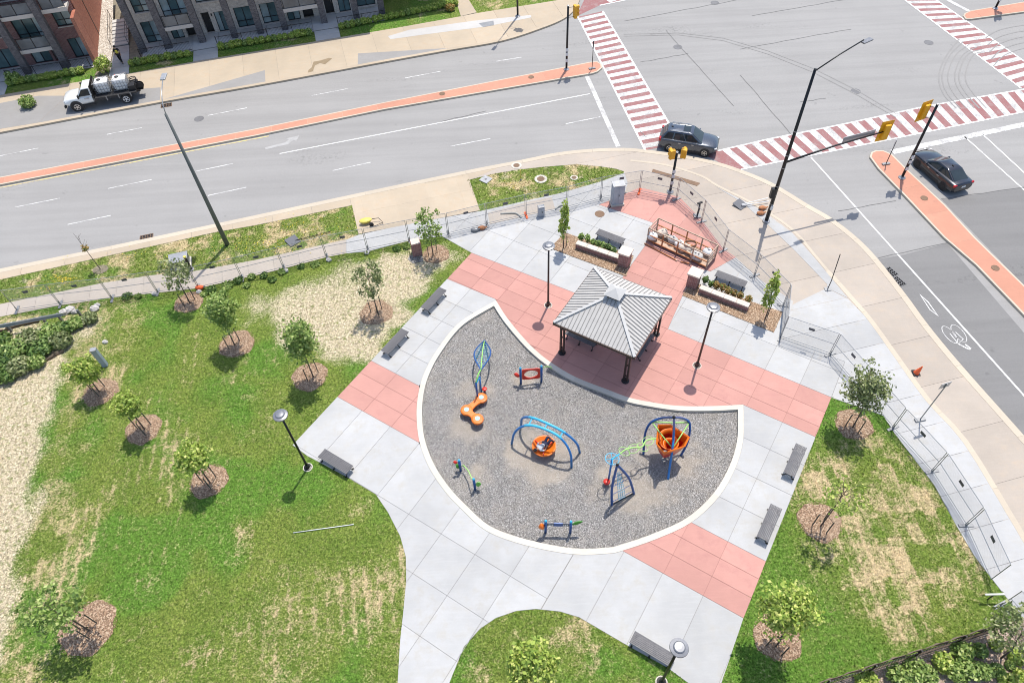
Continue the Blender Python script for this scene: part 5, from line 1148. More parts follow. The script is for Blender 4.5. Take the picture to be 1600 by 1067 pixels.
for off in (-.022, .022): m.add([d*x+N*off+Vector((0, 0, z)) for x, z in ring_o+ring_i], [(k, (k+1) % n, n+(k+1) % n, n+k) if off > 0 else (k, n+k, n+(k+1) % n, (k+1) % n) for k in range(n)])
m.add([d*x+N*o_+Vector((0, 0, z)) for o_ in (-.022, .022) for x, z in ring_i], [(k, (k+1) % n, n+(k+1) % n, n+k) for k in range(n)]); m.add([d*x+N*o_+Vector((0, 0, z)) for o_ in (-.022, .022) for x, z in ring_o], [(k, n+k, n+(k+1) % n, (k+1) % n) for k in range(n)])
m.build('panel', 'play_red', t); petal(t, (-.05, 0, .75), (-1, .3, 0), .34, .36, 'play_red', .1); MB().tube([Bq+Vector((0, 0, 1.15)), Bq+d*.25+Vector((0, 0, 1.45)), Bq+d*.55+Vector((0, 0, 1.38)), Bq+d*.62+Vector((0, 0, 1.15))], .025, 6).build('vine_hook', 'play_lime', t, smooth=True)
t, Bq = post_pair('activity_board', (852.5, 831), (891, 832), 1.25, 'low dark navy play panel near the lower kerb, orange petal on one post')
d = Bq.normalized(); L = Bq.length; N = Vector((-d.y, d.x, 0)); Mx = Matrix((d, N, Vector((0, 0, 1)))).transposed()
MB().box(Bq/2+Vector((0, 0, .95)), (L-.14, .05, .28), M=Mx).build('panel', 'sign_dark', t, bevel=.015); MB().box(Bq/2+Vector((0, 0, .95)), (L*.36, .07, .32), M=Mx).build('panel_centre', 'play_navy', t, bevel=.015)
for s in (-.36, -.29, -.22, .22, .29, .36): MB().box(Bq/2+d*s*L+Vector((0, 0, .96)), (.05, .08, .10), M=Mx).build('white_shape', 'white_plastic', t)
petal(t, (-.08, -.02, .85), (-.9, -.3, 0), .30, .55, 'play_orange', .1); petal(t, Bq+Vector((.05, 0, .95)), (1, .12, 0), .55, .26, 'leafgreen', .15)
t, Bq = post_pair('play_vine', (720, 735), (742.5, 764), 1.05, 'pair of small blue posts joined by a green vine near the left kerb')
MB().tube([Vector((0, 0, .35)), Vector((.2, .02, .55)), Bq*.5+Vector((.1, .1, .75)), Bq+Vector((-.1, .1, 1.0)), Bq+Vector((0, 0, .95))], .028, 6).build('vine', 'play_lime', t, smooth=True)
petal(t, (-.1, 0, .9), (-1, -.2, 0), .22, .3, 'play_red', .15); petal(t, (-.04, 0, .35), (-.3, .2, 0), .2, .4, 'leafgreen', .2); petal(t, Bq+Vector((.05, 0, .5)), (.8, -.1, 0), .3, .4, 'play_green', .1)
# --- tripod with orange spiral, vine bridge, hub post and net climber
bF, bL, bR = G(1044, 748, ZG), G(1005.5, 709, ZG), G(1064, 711, ZG); cen = (bF+bL+bR)/3; cen.z = ZG
za_ = Zat(1038, 722, 1053, 652, ZG); tp = thing('tripod_climber', cen, 'blue tripod play frame holding an orange spiral funnel', 'play equipment'); r_ = rel(tp); apex = r_(G(1053, 652, za_))
LEGS = [[(1044, 748, ZG), (1047.5, 722, .8), (1051, 700, 1.6), (1053, 672, 2.4)], [(1005.5, 709, ZG), (1006.5, 688, .75), (1010, 671, 1.45), (1018.5, 659, 2.05), (1035, 653, 2.6)], [(1064, 711, ZG), (1073, 694, .7), (1077.5, 676, 1.4), (1077, 660, 2.0), (1067, 653.5, 2.55)]]
cor = [r_(G(1051, 700, 1.6)), r_(G(1018.5, 659, 2.05)), r_(G(1077, 660, 2.0))]
for lg, mt in zip(LEGS, ('play_blue', 'play_navy', 'play_navy')): MB().tube(catmull([r_(G(*q)) for q in lg]+[apex], 6), .066, 8).build('leg', mt, tp, smooth=True)
MB().ball(apex, .09, 10, 6).build('hub', 'metal_black', tp, smooth=True)
for i in range(3): MB().tube([cor[i], (cor[i]+cor[(i+1) % 3])/2-Vector((0, 0, .05)), cor[(i+1) % 3]], .035, 6).build('ring_bar', 'play_lime', tp, smooth=True)
def spiral(r0, r1, z0, z1, a0, turns, width, n=48):
    rows = []
    for k in range(n+1):
        f = k/n; a = a0+turns*2*math.pi*f; r = r0+(r1-r0)*f; z = z0+(z1-z0)*f; rows.append([Vector((r*math.cos(a), r*math.sin(a), z+width*.5)), Vector(((r-.05)*math.cos(a), (r-.05)*math.sin(a), z)), Vector(((r-.16)*math.cos(a), (r-.16)*math.sin(a), z-width*.5))])
    return rows
fc = r_(G(1045, 694, 1.15)); fc.z = 0
def shell(prof, n=9, tri=.20):
    return [[fc+Vector((r*(1+tri*math.cos(3*a+.5))*math.cos(a), r*(1+tri*math.cos(3*a+.5))*math.sin(a), z)) for a in (2*math.pi*k/n for k in range(n+1))] for r, z in prof]
MB().grid(shell([(.86, 1.95), (.80, 1.9), (.74, 1.6), (.68, 1.4)])).build('funnel_upper', 'play_orange', tp, smooth=False, solid=.05)
MB().grid(shell([(.68, 1.395), (.46, .75), (.22, .32)])).build('funnel_lower', 'play_red', tp, smooth=False, solid=.05)
for (r0, r1, z0, z1, a0, tn, wd, mt) in ((.74, .42, 1.75, 1.45, .3, 1.1, .22, 'play_orange'), (.52, .28, 1.5, 1.2, 2.4, 1.2, .22, 'play_orange'), (.40, .14, 1.25, .9, 4.2, 1.2, .22, 'play_red')):
    MB().grid([[p+fc for p in row] for row in spiral(r0, r1, z0, z1, a0, tn, wd)]).build('spiral_band', mt, tp, smooth=True, solid=.05)
MB().tube([fc+Vector((0, 0, .0)), fc+Vector((0, 0, .5))], .06, 8).build('stem', 'play_navy', tp)
hb = G(950.5, 751, ZG); zh = Zat(950.5, 751, 954, 717, ZG)
vb = thing('vine_bridge', hb, 'green overhead vine with rings running from blue hub post to the tripod', 'play equipment'); r_ = rel(vb)
MB().tube([(0, 0, 0), (.03, .02, zh-ZG)], .055, 8).build('post', 'play_blue', vb, smooth=True)
H0 = Vector((.03, .02, zh-ZG)); V = [H0, r_(G(968, 709, 1.75)), r_(G(978, 702, 1.8)), r_(G(990, 699, 1.75)), r_(G(1003, 698, 1.7)), r_(G(1010, 688, 1.8)), r_(G(1026, 685, 1.75))]; vc = catmull(V, 5)
MB().tube(vc[:6], .04, 6).build('hub_arm', 'play_sky', vb, smooth=True); MB().tube(vc[5:], .04, 6).build('vine', 'play_lime', vb, smooth=True)
def ringmb(c, r, nrm, tr=.016, n=20):
    nrm = Vector(nrm).normalized(); a = nrm.orthogonal().normalized(); b = nrm.cross(a); return MB().tube([Vector(c)+(a*math.cos(k*6.2832/n)+b*math.sin(k*6.2832/n))*r for k in range(n)], tr, 5, closed=True)
for k, c in enumerate((9, 15, 21, 26)): ringmb(vc[c]-Vector((0, 0, .12)), .30, (.3*(-1)**k, .2, 1)).build('ring', 'play_lime', vb, smooth=True)
rg = ringmb(H0, .36, (.1, .1, 1), .02).build('hub_ring', 'play_sky', vb, smooth=True)
for k in range(4): MB().tube([H0, H0+Vector((.36*math.cos(k*1.57), .36*math.sin(k*1.57), -.03))], .015, 5).build('spoke', 'play_sky', rg)
t = thing('stepping_pod', G(947.5, 756, ZG), 'dark red stepping pod at the foot of the vine hub post', 'play equipment'); MB().lathe([(.05, 0), (.06, .16), (.17, .2), (.19, .27), (.15, .31), (.01, .31)], 14).build('pod', 'play_red', t, smooth=True)
nL, nR = G(956, 789, ZG), G(990.5, 771, ZG); nm = (nL+nR)/2; za = Zat(973, 780, 964.5, 726, ZG); nc = thing('net_climber', nm, 'pointed navy arch climber with pale blue net, nearest the lower kerb', 'play equipment'); r_ = rel(nc); ap = r_(G(964.5, 726, za)); l_, rr_ = r_(nL), r_(nR)
cl = catmull([l_, l_.lerp(ap, .5)+(l_-rr_)*.10, ap], 8); c2_ = catmull([rr_, rr_.lerp(ap, .5)+(rr_-l_)*.13, ap], 8)
MB().tube(cl, .066, 8).build('leg', 'play_navy', nc, smooth=True); MB().tube(c2_, .066, 8).build('leg', 'play_navy', nc, smooth=True); MB().ball(ap, .085, 8, 6).build('hub', 'metal_black', nc)
for k in (2, 5, 8, 11): MB().tube([cl[k], c2_[k]], .016, 5).build('cross_bar', 'play_navy', nc)
m = MB()
for k in range(14):
    f = .08+.72*k/13; a, b = cl[int(f*16)], c2_[int(f*16)]; m.tube([a.lerp(b, .32), a.lerp(b, .45)+Vector((0, 0, .03)), a.lerp(b, .62)], .013, 4)
for s in (.32, .42, .52, .62): m.tube([cl[int((.08+.72*k/8)*16)].lerp(c2_[int((.08+.72*k/8)*16)], s) for k in range(9)], .013, 4)
o = m.build('rope_net', 'play_sky', nc); MB().tube([l_+Vector((0, 0, .08)), rr_+Vector((0, 0, .08))], .035, 6).build('foot_bar', 'metal_dark', nc)
# ================================================================= VEHICLES
plain('paint_slate', (0.062, 0.075, 0.098), 0.28, 0.5, var=0.05, coat=1.0); plain('paint_black', (0.014, 0.018, 0.028), 0.22, 0.4, var=0.05, coat=1.0); plain('paint_white', (0.72, 0.73, 0.72), 0.3, 0.0, var=0.04, coat=.8)
glass('car_glass', (0.02, 0.03, 0.035), 0.04); plain('tyre', (0.02, 0.02, 0.021), .85); plain('alloy', (.55, .56, .57), .3, .9); plain('black_trim', (.022, .022, .024), .6); plain('lamp_red', (.45, .01, .015), .2); plain('lamp_clear', (.65, .67, .68), .15)
def loft(secs, ring):
    rows = [[Vector((x, y, z)) for y, z in ring(*a)] for x, *a in secs]; m = MB(); m.grid([r+[r[0]] for r in rows]); n = len(rows[0])
    m.add(rows[0], [tuple(range(n))]); m.add(rows[-1], [tuple(range(n-1, -1, -1))]); return m
def body_ring(w, zb, zt): return [(-w*.86, zb), (-w, zb+.14), (-w*1.0, zb+.34), (-w*.985, zt-.16), (-w*.94, zt-.05), (-w*.78, zt), (0, zt+.025), (w*.78, zt), (w*.94, zt-.05), (w*.985, zt-.16), (w, zb+.34), (w, zb+.14), (w*.86, zb)]
def quad_on(c, u0, u1, v0, v1, off):
    a, b, cc_, d = c; f = lambda u, v: (a.lerp(b, u)).lerp(d.lerp(cc_, u), v); n = (b-a).cross(d-a).normalized()*off
    return [f(u0, v0)+n, f(u1, v0)+n, f(u1, v1)+n, f(u0, v1)+n]
def wheels(t, xs, yo, r, wd=.22, rim='alloy', rr=.66, dual=False):
    for x in xs:
        for s in (-1, 1):
            M = Matrix.Rotation(-s*math.pi/2, 3, 'X'); c = Vector((x, s*(yo-wd), r))
            w = MB().lathe([(r*.6, 0), (r*.93, .01), (r, .05), (r, wd-.05), (r*.94, wd-.005), (r*rr, wd)], 22, c, M).build('wheel', 'tyre', t)
            m = MB().lathe([(r*rr*.98, wd-.04), (r*rr*.98, wd+.004), (r*rr*.86, wd+.006), (r*rr*.82, wd-.03), (.02, wd-.03)], 18, c, M)
            for k in range(5):
                a = k*1.2566; p = M @ Vector((math.cos(a)*r*rr*.88, math.sin(a)*r*rr*.88, wd-.005)); q = M @ Vector((0, 0, wd-.012)); m.beam(c+q, c+p, .06, .03, up=M @ Vector((0, 0, 1)))
            m.build('rim', rim, w)
def car(name, label, loc, rz, paintm, secs, cab, roofz, wx, yo, wr, cols, suv=False, rim='alloy'):
    t = thing(name, loc, label, 'car', rz=rz); b = loft(secs, body_ring).build('body', paintm, t, smooth=True, bevel=.02); b.data.polygons.foreach_set('use_smooth', [True]*len(b.data.polygons))
    (xf, yf), (xf2, yf2), (xr2, yr2), (xr, yr), zb = cab
    def cp(x, y, z): return Vector((x, y, z))
    low = [cp(xf, -yf, zb), cp(xf, yf, zb), cp(xr, yr, zb), cp(xr, -yr, zb)]; up = [cp(xf2, -yf2, roofz), cp(xf2, yf2, roofz), cp(xr2, yr2, roofz), cp(xr2, -yr2, roofz)]
    tp = [cp(xf2-.16, -yf2*.82, roofz+.055), cp(xf2-.16, yf2*.82, roofz+.055), cp(xr2+.18, yr2*.82, roofz+.055), cp(xr2+.18, -yr2*.82, roofz+.055)]
    MB().add(low+up+tp, [(0, 1, 5, 4), (1, 2, 6, 5), (2, 3, 7, 6), (3, 0, 4, 7), (4, 5, 9, 8), (5, 6, 10, 9), (6, 7, 11, 10), (7, 4, 8, 11), (8, 9, 10, 11)]).build('cabin', paintm, t, bevel=.075, seg=4, smooth=True)
    F = [low[0], low[1], up[1], up[0]]; Rr = [low[2], low[3], up[3], up[2]]; S1 = [low[1], low[2], up[2], up[1]]; S2 = [low[3], low[0], up[0], up[3]]
    MB().add(quad_on(F, .06, .94, .05, .96, .012), [(0, 1, 2, 3)]).build('windscreen', 'car_glass', t, solid=.006); MB().add(quad_on(Rr, .08, .92, .1, .93, .012), [(0, 1, 2, 3)]).build('rear_window', 'car_glass', t, solid=.006)
    for q, flip in ((S1, False), (S2, True)):
        for a, c in cols:
            if flip: a, c = 1-c, 1-a
            MB().add(quad_on(q, a, c, .10, .90, .012), [(0, 1, 2, 3)]).build('side_window', 'car_glass', t, solid=.006)
    wheels(t, wx, yo, wr, rim=rim)
    for x in wx:
        for s in (-1, 1): MB().lathe([(wr*1.17, 0), (wr*1.17, .04), (wr*1.02, .05), (.02, .05)], 22, (x, s*(yo-.055), wr*1.02), Matrix.Rotation(-s*math.pi/2, 3, 'X')).build('wheel_arch', 'black_trim', t)
    x0, x1 = secs[0][0], secs[-1][0]; zf = secs[-2][3]; zr = secs[1][3]
    for s in (-1, 1):
        MB().box((x1-.18, s*yo*.72, zf-.10), (.20, .34, .11), rz=-s*.35).build('headlight', 'lamp_clear', t, bevel=.03); MB().box((x0+.10, s*yo*.80, zr-.10), (.16, .26, .16 if not suv else .30)).build('tail_light', 'lamp_red', t, bevel=.03)
        MB().box((xf-.38, s*(yo+.06), zb+.08), (.12, .2, .13)).build('mirror', paintm, t, bevel=.03)
        for xx in (.35, -.65): MB().box((xx, s*(yo-.012), zb-.14), (.2, .03, .03)).build('door_handle', 'alloy', t)
        MB().box((0, s*(yo-.02), .33), (1.9, .05, .2)).build('side_skirt', 'black_trim', t)
    MB().box((x1-.03, 0, .62), (.06, 1.1, .22)).build('grille', 'black_trim', t, bevel=.02); MB().box((x0+.005, 0, .72), (.03, .34, .15)).build('number_plate', 'white_plastic', t)
    MB().box((x0+.09, 0, .42), (.14, 1.3, .2)).build('bumper', 'black_trim', t, bevel=.03); MB().box((x1-.14, 0, .36), (.14, 1.3, .16)).build('bumper', 'black_trim', t, bevel=.03)
    if suv:
        for s in (-1, 1): MB().tube([(xf2-.25, s*yf2*.9, roofz+.09), (xr2+.2, s*yr2*.9, roofz+.09)], .02, 6).build('roof_rail', 'alloy', t)
        MB().box((xf2-.48, 0, roofz+.058), (.55, .78, .014)).build('sunroof', 'car_glass', t); MB().box((xr2+.28, 0, roofz+.08), (.16, .04, .06)).build('antenna_fin', 'black_trim', t)
    else: MB().box((xr2+.3, 0, roofz+.08), (.16, .04, .06)).build('antenna_fin', 'black_trim', t)
    return t
a, b = G(1045, 237, ZR), G(1099, 245, ZR); hd = math.atan2(b.y-a.y, b.x-a.x); n_ = Vector((-math.sin(hd), math.cos(hd), 0)); p = (a+b)/2+n_*.85; p.z = ZR
car('suv_car', 'slate blue SUV with roof rails turning at the corner by the crosswalk', p, hd, 'paint_slate',
    [(-2.28, .70, .50, 1.0), (-2.18, .84, .36, 1.10), (-1.9, .90, .28, 1.13), (-1.2, .925, .25, 1.13), (0, .925, .25, 1.09), (.9, .92, .25, 1.07), (1.45, .905, .27, 1.03), (1.9, .87, .32, .97), (2.15, .79, .38, .88), (2.27, .62, .48, .76)],
    ((1.05, .81), (.22, .64), (-1.70, .62), (-2.20, .78), 1.05), 1.66, (-1.345, 1.345), .925, .355, ((.05, .36), (.39, .68), (.72, .95)), True)
a, b = G(1468, 295, ZR), G(1432, 263, ZR); hd = math.atan2(b.y-a.y, b.x-a.x); n_ = Vector((math.sin(hd), -math.cos(hd), 0)); p = (a+b)/2+n_*.85; p.z = ZR
car('sedan_car', 'black sedan waiting at the stop line beside the right-hand median', p, hd, 'paint_black',
    [(-2.32, .74, .42, .90), (-2.2, .86, .30, .98), (-1.4, .90, .22, 1.0), (0, .905, .20, .95), (.9, .90, .20, .93), (1.5, .88, .22, .90), (2.05, .83, .28, .80), (2.28, .68, .40, .66)],
    ((.98, .78), (.12, .60), (-1.05, .58), (-2.08, .70), .90), 1.37, (-1.38, 1.38), .905, .34, ((.06, .40), (.43, .72), (.75, .92)), rim='metal_dark')
# flat-bed truck with water tanks
a, b = G(201, 161, .01), G(125, 174, .01); hd = math.atan2(b.y-a.y, b.x-a.x); n_ = Vector((math.sin(hd), -math.cos(hd), 0)); p = (a+b)/2+n_*.92; p.z = .008
tr = thing('flatbed_truck', p, 'white flatbed truck carrying wrapped white tanks, parked on the far pavement', 'truck', rz=hd)
loft([(.55, .93, .55, 1.22), (1.2, .95, .5, 1.22), (1.9, .95, .5, 1.2), (2.4, .93, .5, 1.18), (2.75, .90, .55, 1.12), (2.95, .80, .6, 1.02)], body_ring).build('body', 'paint_white', tr, smooth=True)
lw = [Vector(q) for q in ((1.75, -.88, 1.2), (1.75, .88, 1.2), (.45, .90, 1.2), (.45, -.90, 1.2))]; upq = [Vector(q) for q in ((1.15, -.74, 1.86), (1.15, .74, 1.86), (.5, .74, 1.88), (.5, -.74, 1.88))]
MB().add(lw+upq, [(0, 1, 5, 4), (1, 2, 6, 5), (2, 3, 7, 6), (3, 0, 4, 7), (4, 5, 6, 7), (3, 2, 1, 0)]).build('cab', 'paint_white', tr, bevel=.05, seg=3, smooth=True)
MB().add(quad_on([lw[0], lw[1], upq[1], upq[0]], .06, .94, .06, .95, .012), [(0, 1, 2, 3)]).build('windscreen', 'car_glass', tr, solid=.006)
for q, fl in (([lw[1], lw[2], upq[2], upq[1]], 0), ([lw[3], lw[0], upq[0], upq[3]], 1)): MB().add(quad_on(q, .1 if not fl else .12, .88 if not fl else .9, .08, .88, .012), [(0, 1, 2, 3)]).build('side_window', 'car_glass', tr, solid=.006)
wheels(tr, (2.05,), .98, .42, .26, 'alloy'); wheels(tr, (-2.05,), 1.02, .42, .34, 'white_plastic')
for s in (-1, 1):
    MB().lathe([(.52, 0), (.52, .05), (.42, .055), (.02, .055)], 20, (2.05, s*.91, .47), Matrix.Rotation(-s*math.pi/2, 3, 'X')).build('fender_flare', 'black_trim', tr); MB().box((1.55, s*1.08, 1.35), (.12, .22, .3)).build('mirror', 'black_trim', tr, bevel=.03)
    MB().box((2.85, s*.68, .95), (.18, .3, .18)).build('headlight', 'lamp_clear', tr, bevel=.03); MB().box((1.0, s*.955, 1.05), (.4, .02, .12)).build('door_decal', 'sign_back', tr); MB().box((.95, s*.97, .48), (1.0, .16, .06)).build('side_step', 'black_trim', tr)
MB().box((2.98, 0, .8), (.06, 1.2, .34)).build('grille', 'black_trim', tr); MB().box((3.02, 0, .5), (.14, 1.75, .2)).build('bumper', 'black_trim', tr, bevel=.03)
MB().box((-1.35, 0, .93), (3.5, 2.15, .12)).build('flatbed', 'black_trim', tr); MB().box((-1.3, 0, .7), (4.0, .85, .2)).build('chassis', 'metal_black', tr)
m = MB()
for y in (-.95, -.48, 0, .48, .95): m.box((.36, y, 1.52), (.06, .06, 1.1))
for z in (1.05, 1.5, 2.02): m.box((.36, 0, z), (.06, 1.96, .06))
m.box((.36, 0, 1.55), (.02, 1.9, .95)); m.build('headboard', 'metal_black', tr)
for s in (-1, 1):
    for x in (-.6, -1.6, -2.6): MB().box((x, s*1.09, .82), (.08, .04, .34)).build('stake_pocket', 'galv_dull', tr)
MB().box((-3.35, 0, .75), (.5, .8, .05)).build('hitch_carrier', 'metal_black', tr); MB().lathe([(.3, -.15), (.3, -.11), (.12, -.1), (.12, .1), (.3, .11), (.3, .15)], 16, (-3.4, .1, 1.02), Matrix.Rotation(math.pi/2, 3, 'X')).build('hose_reel', 'metal_dark', tr)
MB().box((-2.85, .5, 1.22), (.55, .6, .45)).build('pump_box', 'metal_dark', tr, bevel=.03); MB().tube([(-2.9+.28*math.cos(a), -.45+.28*math.sin(a), 1.04+.012*k) for k, a in enumerate(j*.5 for j in range(38))], .035, 6).build('hose_coil', 'rubber', tr, smooth=True); MB().tube([(.3, -.9, 1.95), (-1.2, -1.0, 1.5), (-2.7, -.9, 1.2)], .025, 6).build('strap', 'metal_dark', tr)
for i, (x, lab) in enumerate(((-.45, 'white water tank in a wire cage behind the truck cab'), (-1.95, 'white water tank in a wire cage at the tail of the truck bed'))):
    c = tr.matrix_basis @ Vector((x, 0, .0)); c = Vector((p.x, p.y, 0))+Matrix.Rotation(hd, 3, 'Z') @ Vector((x, 0, 0)); c.z = 1.005
    t = thing('water_tank', c, lab, 'tank', 'tanks on the truck', hd)
    MB().box((0, 0, .53), (1.18, 1.12, 1.02)).build('tank', 'white_plastic', t, smooth=True, bevel=.24, seg=4); m = MB()
    MB().lathe([(.17, 1.0), (.17, 1.09), (.01, 1.1)], 12, (.1, .05, 0)).build('cap', 'black_trim', t)
    for z in (.12, .42, .72, .98):
        for (x0_, y0_, x1_, y1_) in ((-.63, -.6, .63, -.6), (.63, -.6, .63, .6), (.63, .6, -.63, .6), (-.63, .6, -.63, -.6)): m.tube([(x0_, y0_, z), (x1_, y1_, z)], .016, 5)
    for k in range(6):
        for q_ in ((-.63+.252*k, -.6), (-.63+.252*k, .6), (-.63, -.6+.24*k), (.63, -.6+.24*k)): m.tube([(*q_, 0), (*q_, 1.0)], .014, 5)
    m.tube([(-.63, -.6, 1.0), (0, 0, 1.1), (.63, .6, 1.0)], .016, 5)
    m.build('wire_cage', 'galv_dull', t); MB().tube([(.3, -.5, 1.0), (.5, -.66, .7), (.45, -.72, .3), (.55, -.75, .05)], .035, 6).build('hose', 'play_red' if i else 'rust', t, smooth=True)

# ================================================================= PEOPLE
plain('skin', (0.40, 0.24, 0.16), .55, var=.05); plain('cloth_grey', (0.42, 0.45, 0.48), .9, var=.1, scale=8); plain('cloth_navy', (0.02, 0.025, 0.06), .9); plain('cloth_black', (.015, .015, .017), .9); plain('hair_dark', (.02, .014, .012), .7); plain('hivis', (.62, .52, .06), .7); plain('shoe', (.03, .03, .032), .6)
def skin_mesh(name, joints, edges, mat, parent, root=0, sub=2):
    me = bpy.data.meshes.new(name); me.from_pydata([j[:3] for j in joints], edges, []); o = bpy.data.objects.new(name, me); COL.objects.link(o); o.parent = parent; me.materials.append(MATS[mat])
    sk = o.modifiers.new('skin', 'SKIN'); sk.use_smooth_shade = True
    if not me.skin_vertices: 
        bm = bmesh.new(); bm.from_mesh(me); bm.verts.layers.skin.verify(); bm.to_mesh(me); bm.free()
    for i, j in enumerate(joints):
        r = j[3] if isinstance(j[3], tuple) else (j[3], j[3]); me.skin_vertices[0].data[i].radius = r
        me.skin_vertices[0].data[i].use_root = (i == root)
    s = o.modifiers.new('sub', 'SUBSURF'); s.levels = sub; s.render_levels = sub; return o
def hand(t, w, d, s, mat='skin'):
    """palm and five unequal curled fingers"""
    w = Vector(w); d = Vector(d).normalized(); a = d.orthogonal().normalized(); b = d.cross(a); J = [(*w, .022), (*(w+d*.05), .030)]; E = [(0, 1)]
    for k, (sp_, ln) in enumerate(((-.03, .055), (-.010, .07), (.010, .068), (.03, .052))):
        i = len(J); J += [(*(w+d*.075+a*sp_), .0095), (*(w+d*(.075+ln*.6)+a*sp_*1.15+b*.012), .009), (*(w+d*(.075+ln)+a*sp_*1.15+b*.035), .008)]; E += [(1, i), (i, i+1), (i+1, i+2)]
    i = len(J); J += [(*(w+d*.035+a*s*.04), .011), (*(w+d*.07+a*s*.06+b*.015), .010)]; E += [(1, i), (i, i+1)]
    return skin_mesh('hand', J, E, mat, t, 1, 1)
def person(name, label, loc, rz, J, shirt, trousers, hair='hair_dark', vest=None, shoe='shoe'):
    t = thing(name, loc, label, 'person', rz=rz); g = lambda k: Vector(J[k])
    pel, ch, nk, hdp = g('pelvis'), g('chest'), g('neck'), g('head'); names = ['pelvis', 'waist', 'chest', 'neck', 'head']; jt = [(*pel, .125), (*((pel+ch)/2), .115), (*ch, .14), (*nk, .05), (*(nk.lerp(hdp, .45)), .06), (*hdp, (.085, .10)), (*(hdp+(hdp-nk).normalized()*.09), .065)]; ed = [(0, 1), (1, 2), (2, 3), (3, 4), (4, 5), (5, 6)]; sj = [(*pel, .145), (*((pel+ch)/2), .135), (*ch, .16), (*(ch.lerp(nk, .7)), .075)]; se = [(0, 1), (1, 2), (2, 3)]; tj = [(*pel, .15)]; te = []
    for s in ('l', 'r'):
        i = len(jt); sh, el, wr = g(s+'sho'), g(s+'elb'), g(s+'wri'); jt += [(*sh, .058), (*el, .042), (*wr, .028)]; ed += [(2, i), (i, i+1), (i+1, i+2)]; k = len(sj); sj += [(*sh, .075), (*(sh.lerp(el, .6)), .062), (*(sh.lerp(el, .95)), .056)]; se += [(2, k), (k, k+1), (k+1, k+2)]
        i = len(jt); hp, kn_, an, to = g(s+'hip'), g(s+'kne'), g(s+'ank'), g(s+'toe'); jt += [(*hp, .085), (*kn_, .058), (*an, .038)]; ed += [(0, i), (i, i+1), (i+1, i+2)]; k = len(tj); tj += [(*hp, .10), (*kn_, .074), (*(kn_.lerp(an, .9)), .058)]; te += [(0, k), (k, k+1), (k+1, k+2)]
        dz_ = Vector((0, 0, -.03)); MB().tube([an+dz_-(to-an)*.35, an+dz_, an.lerp(to, .6)+dz_*.5, to], [.03, .05, .047, .03], 8).build('shoe', shoe, t, smooth=True)
        hand(t, wr, wr-el, 1 if s == 'l' else -1)
    body = skin_mesh('body', jt, ed, 'skin', t); skin_mesh('shirt', sj, se, shirt, t); skin_mesh('trousers', tj, te, trousers, t)
    up = (hdp-nk).normalized(); fwd = Vector(J['face']).normalized(); sd = up.cross(fwd)
    MB().ball(hdp+up*.045-fwd*.02, .108, 12, 8).build('hair', hair, t, smooth=True)
    for s in (-1, 1):
        MB().ball(hdp+fwd*.088+sd*s*.033+up*.0, .014, 6, 4).build('eye', 'white_plastic', t); MB().ball(hdp+sd*s*.092, .022, 6, 4).build('ear', 'skin', t)
    MB().ball(hdp+fwd*.10-up*.03, .017, 6, 4).build('nose', 'skin', t); MB().ball(hdp+fwd*.088-up*.062, .5, 6, 4, (.03, .05, .012)).build('mouth', 'play_red', t)
    if vest: skin_mesh('vest', [(*(pel.lerp(ch, .15)), .158), (*((pel+ch)/2), .152), (*(ch), .172), (*(ch.lerp(nk, .45)), .10)], [(0, 1), (1, 2), (2, 3)], vest, t)
    return t
wp = G(191, 99, .02)
person('person', 'person in yellow vest and black trousers walking down the path by the garden steps', wp, FA, dict(pelvis=(0, 0, .93), chest=(0, -.02, 1.30), neck=(0, -.03, 1.48), head=(0, -.05, 1.62), lsho=(.18, -.02, 1.40), lelb=(.24, .06, 1.13), lwri=(.24, -.06, .92), rsho=(-.18, -.02, 1.40), relb=(-.24, -.06, 1.14), rwri=(-.22, -.24, 1.0), lhip=(.10, 0, .88), lkne=(.10, -.16, .50), lank=(.10, -.18, .10), ltoe=(.10, -.30, .04), rhip=(-.10, 0, .88), rkne=(-.10, .05, .48), rank=(-.10, .24, .13), rtoe=(-.10, .14, .04), face=(0, -1, 0)), 'cloth_black', 'cloth_black', vest='hivis')
hx = G(862, 681, .4)-G(840, 695, .4); hd = math.atan2(hx.y, hx.x)
person('person', 'person in grey top and navy trousers lying curled on the orange spinner', Vector((sp.x, sp.y, ZG+.42)), hd, dict(pelvis=(.06, 0, .13), chest=(-.26, 0, .17), neck=(-.44, 0, .20), head=(-.56, 0, .23), lsho=(-.33, .17, .15), lelb=(-.14, .30, .14), lwri=(.02, .20, .26), rsho=(-.33, -.17, .15), relb=(-.16, -.29, .14), rwri=(.0, -.22, .26), lhip=(.10, .09, .14), lkne=(.36, .15, .48), lank=(.52, .14, .13), ltoe=(.60, .14, .10), rhip=(.10, -.09, .14), rkne=(.38, -.10, .47), rank=(.56, -.12, .14), rtoe=(.64, -.12, .10), face=(.15, 0, 1)), 'cloth_grey', 'cloth_navy')
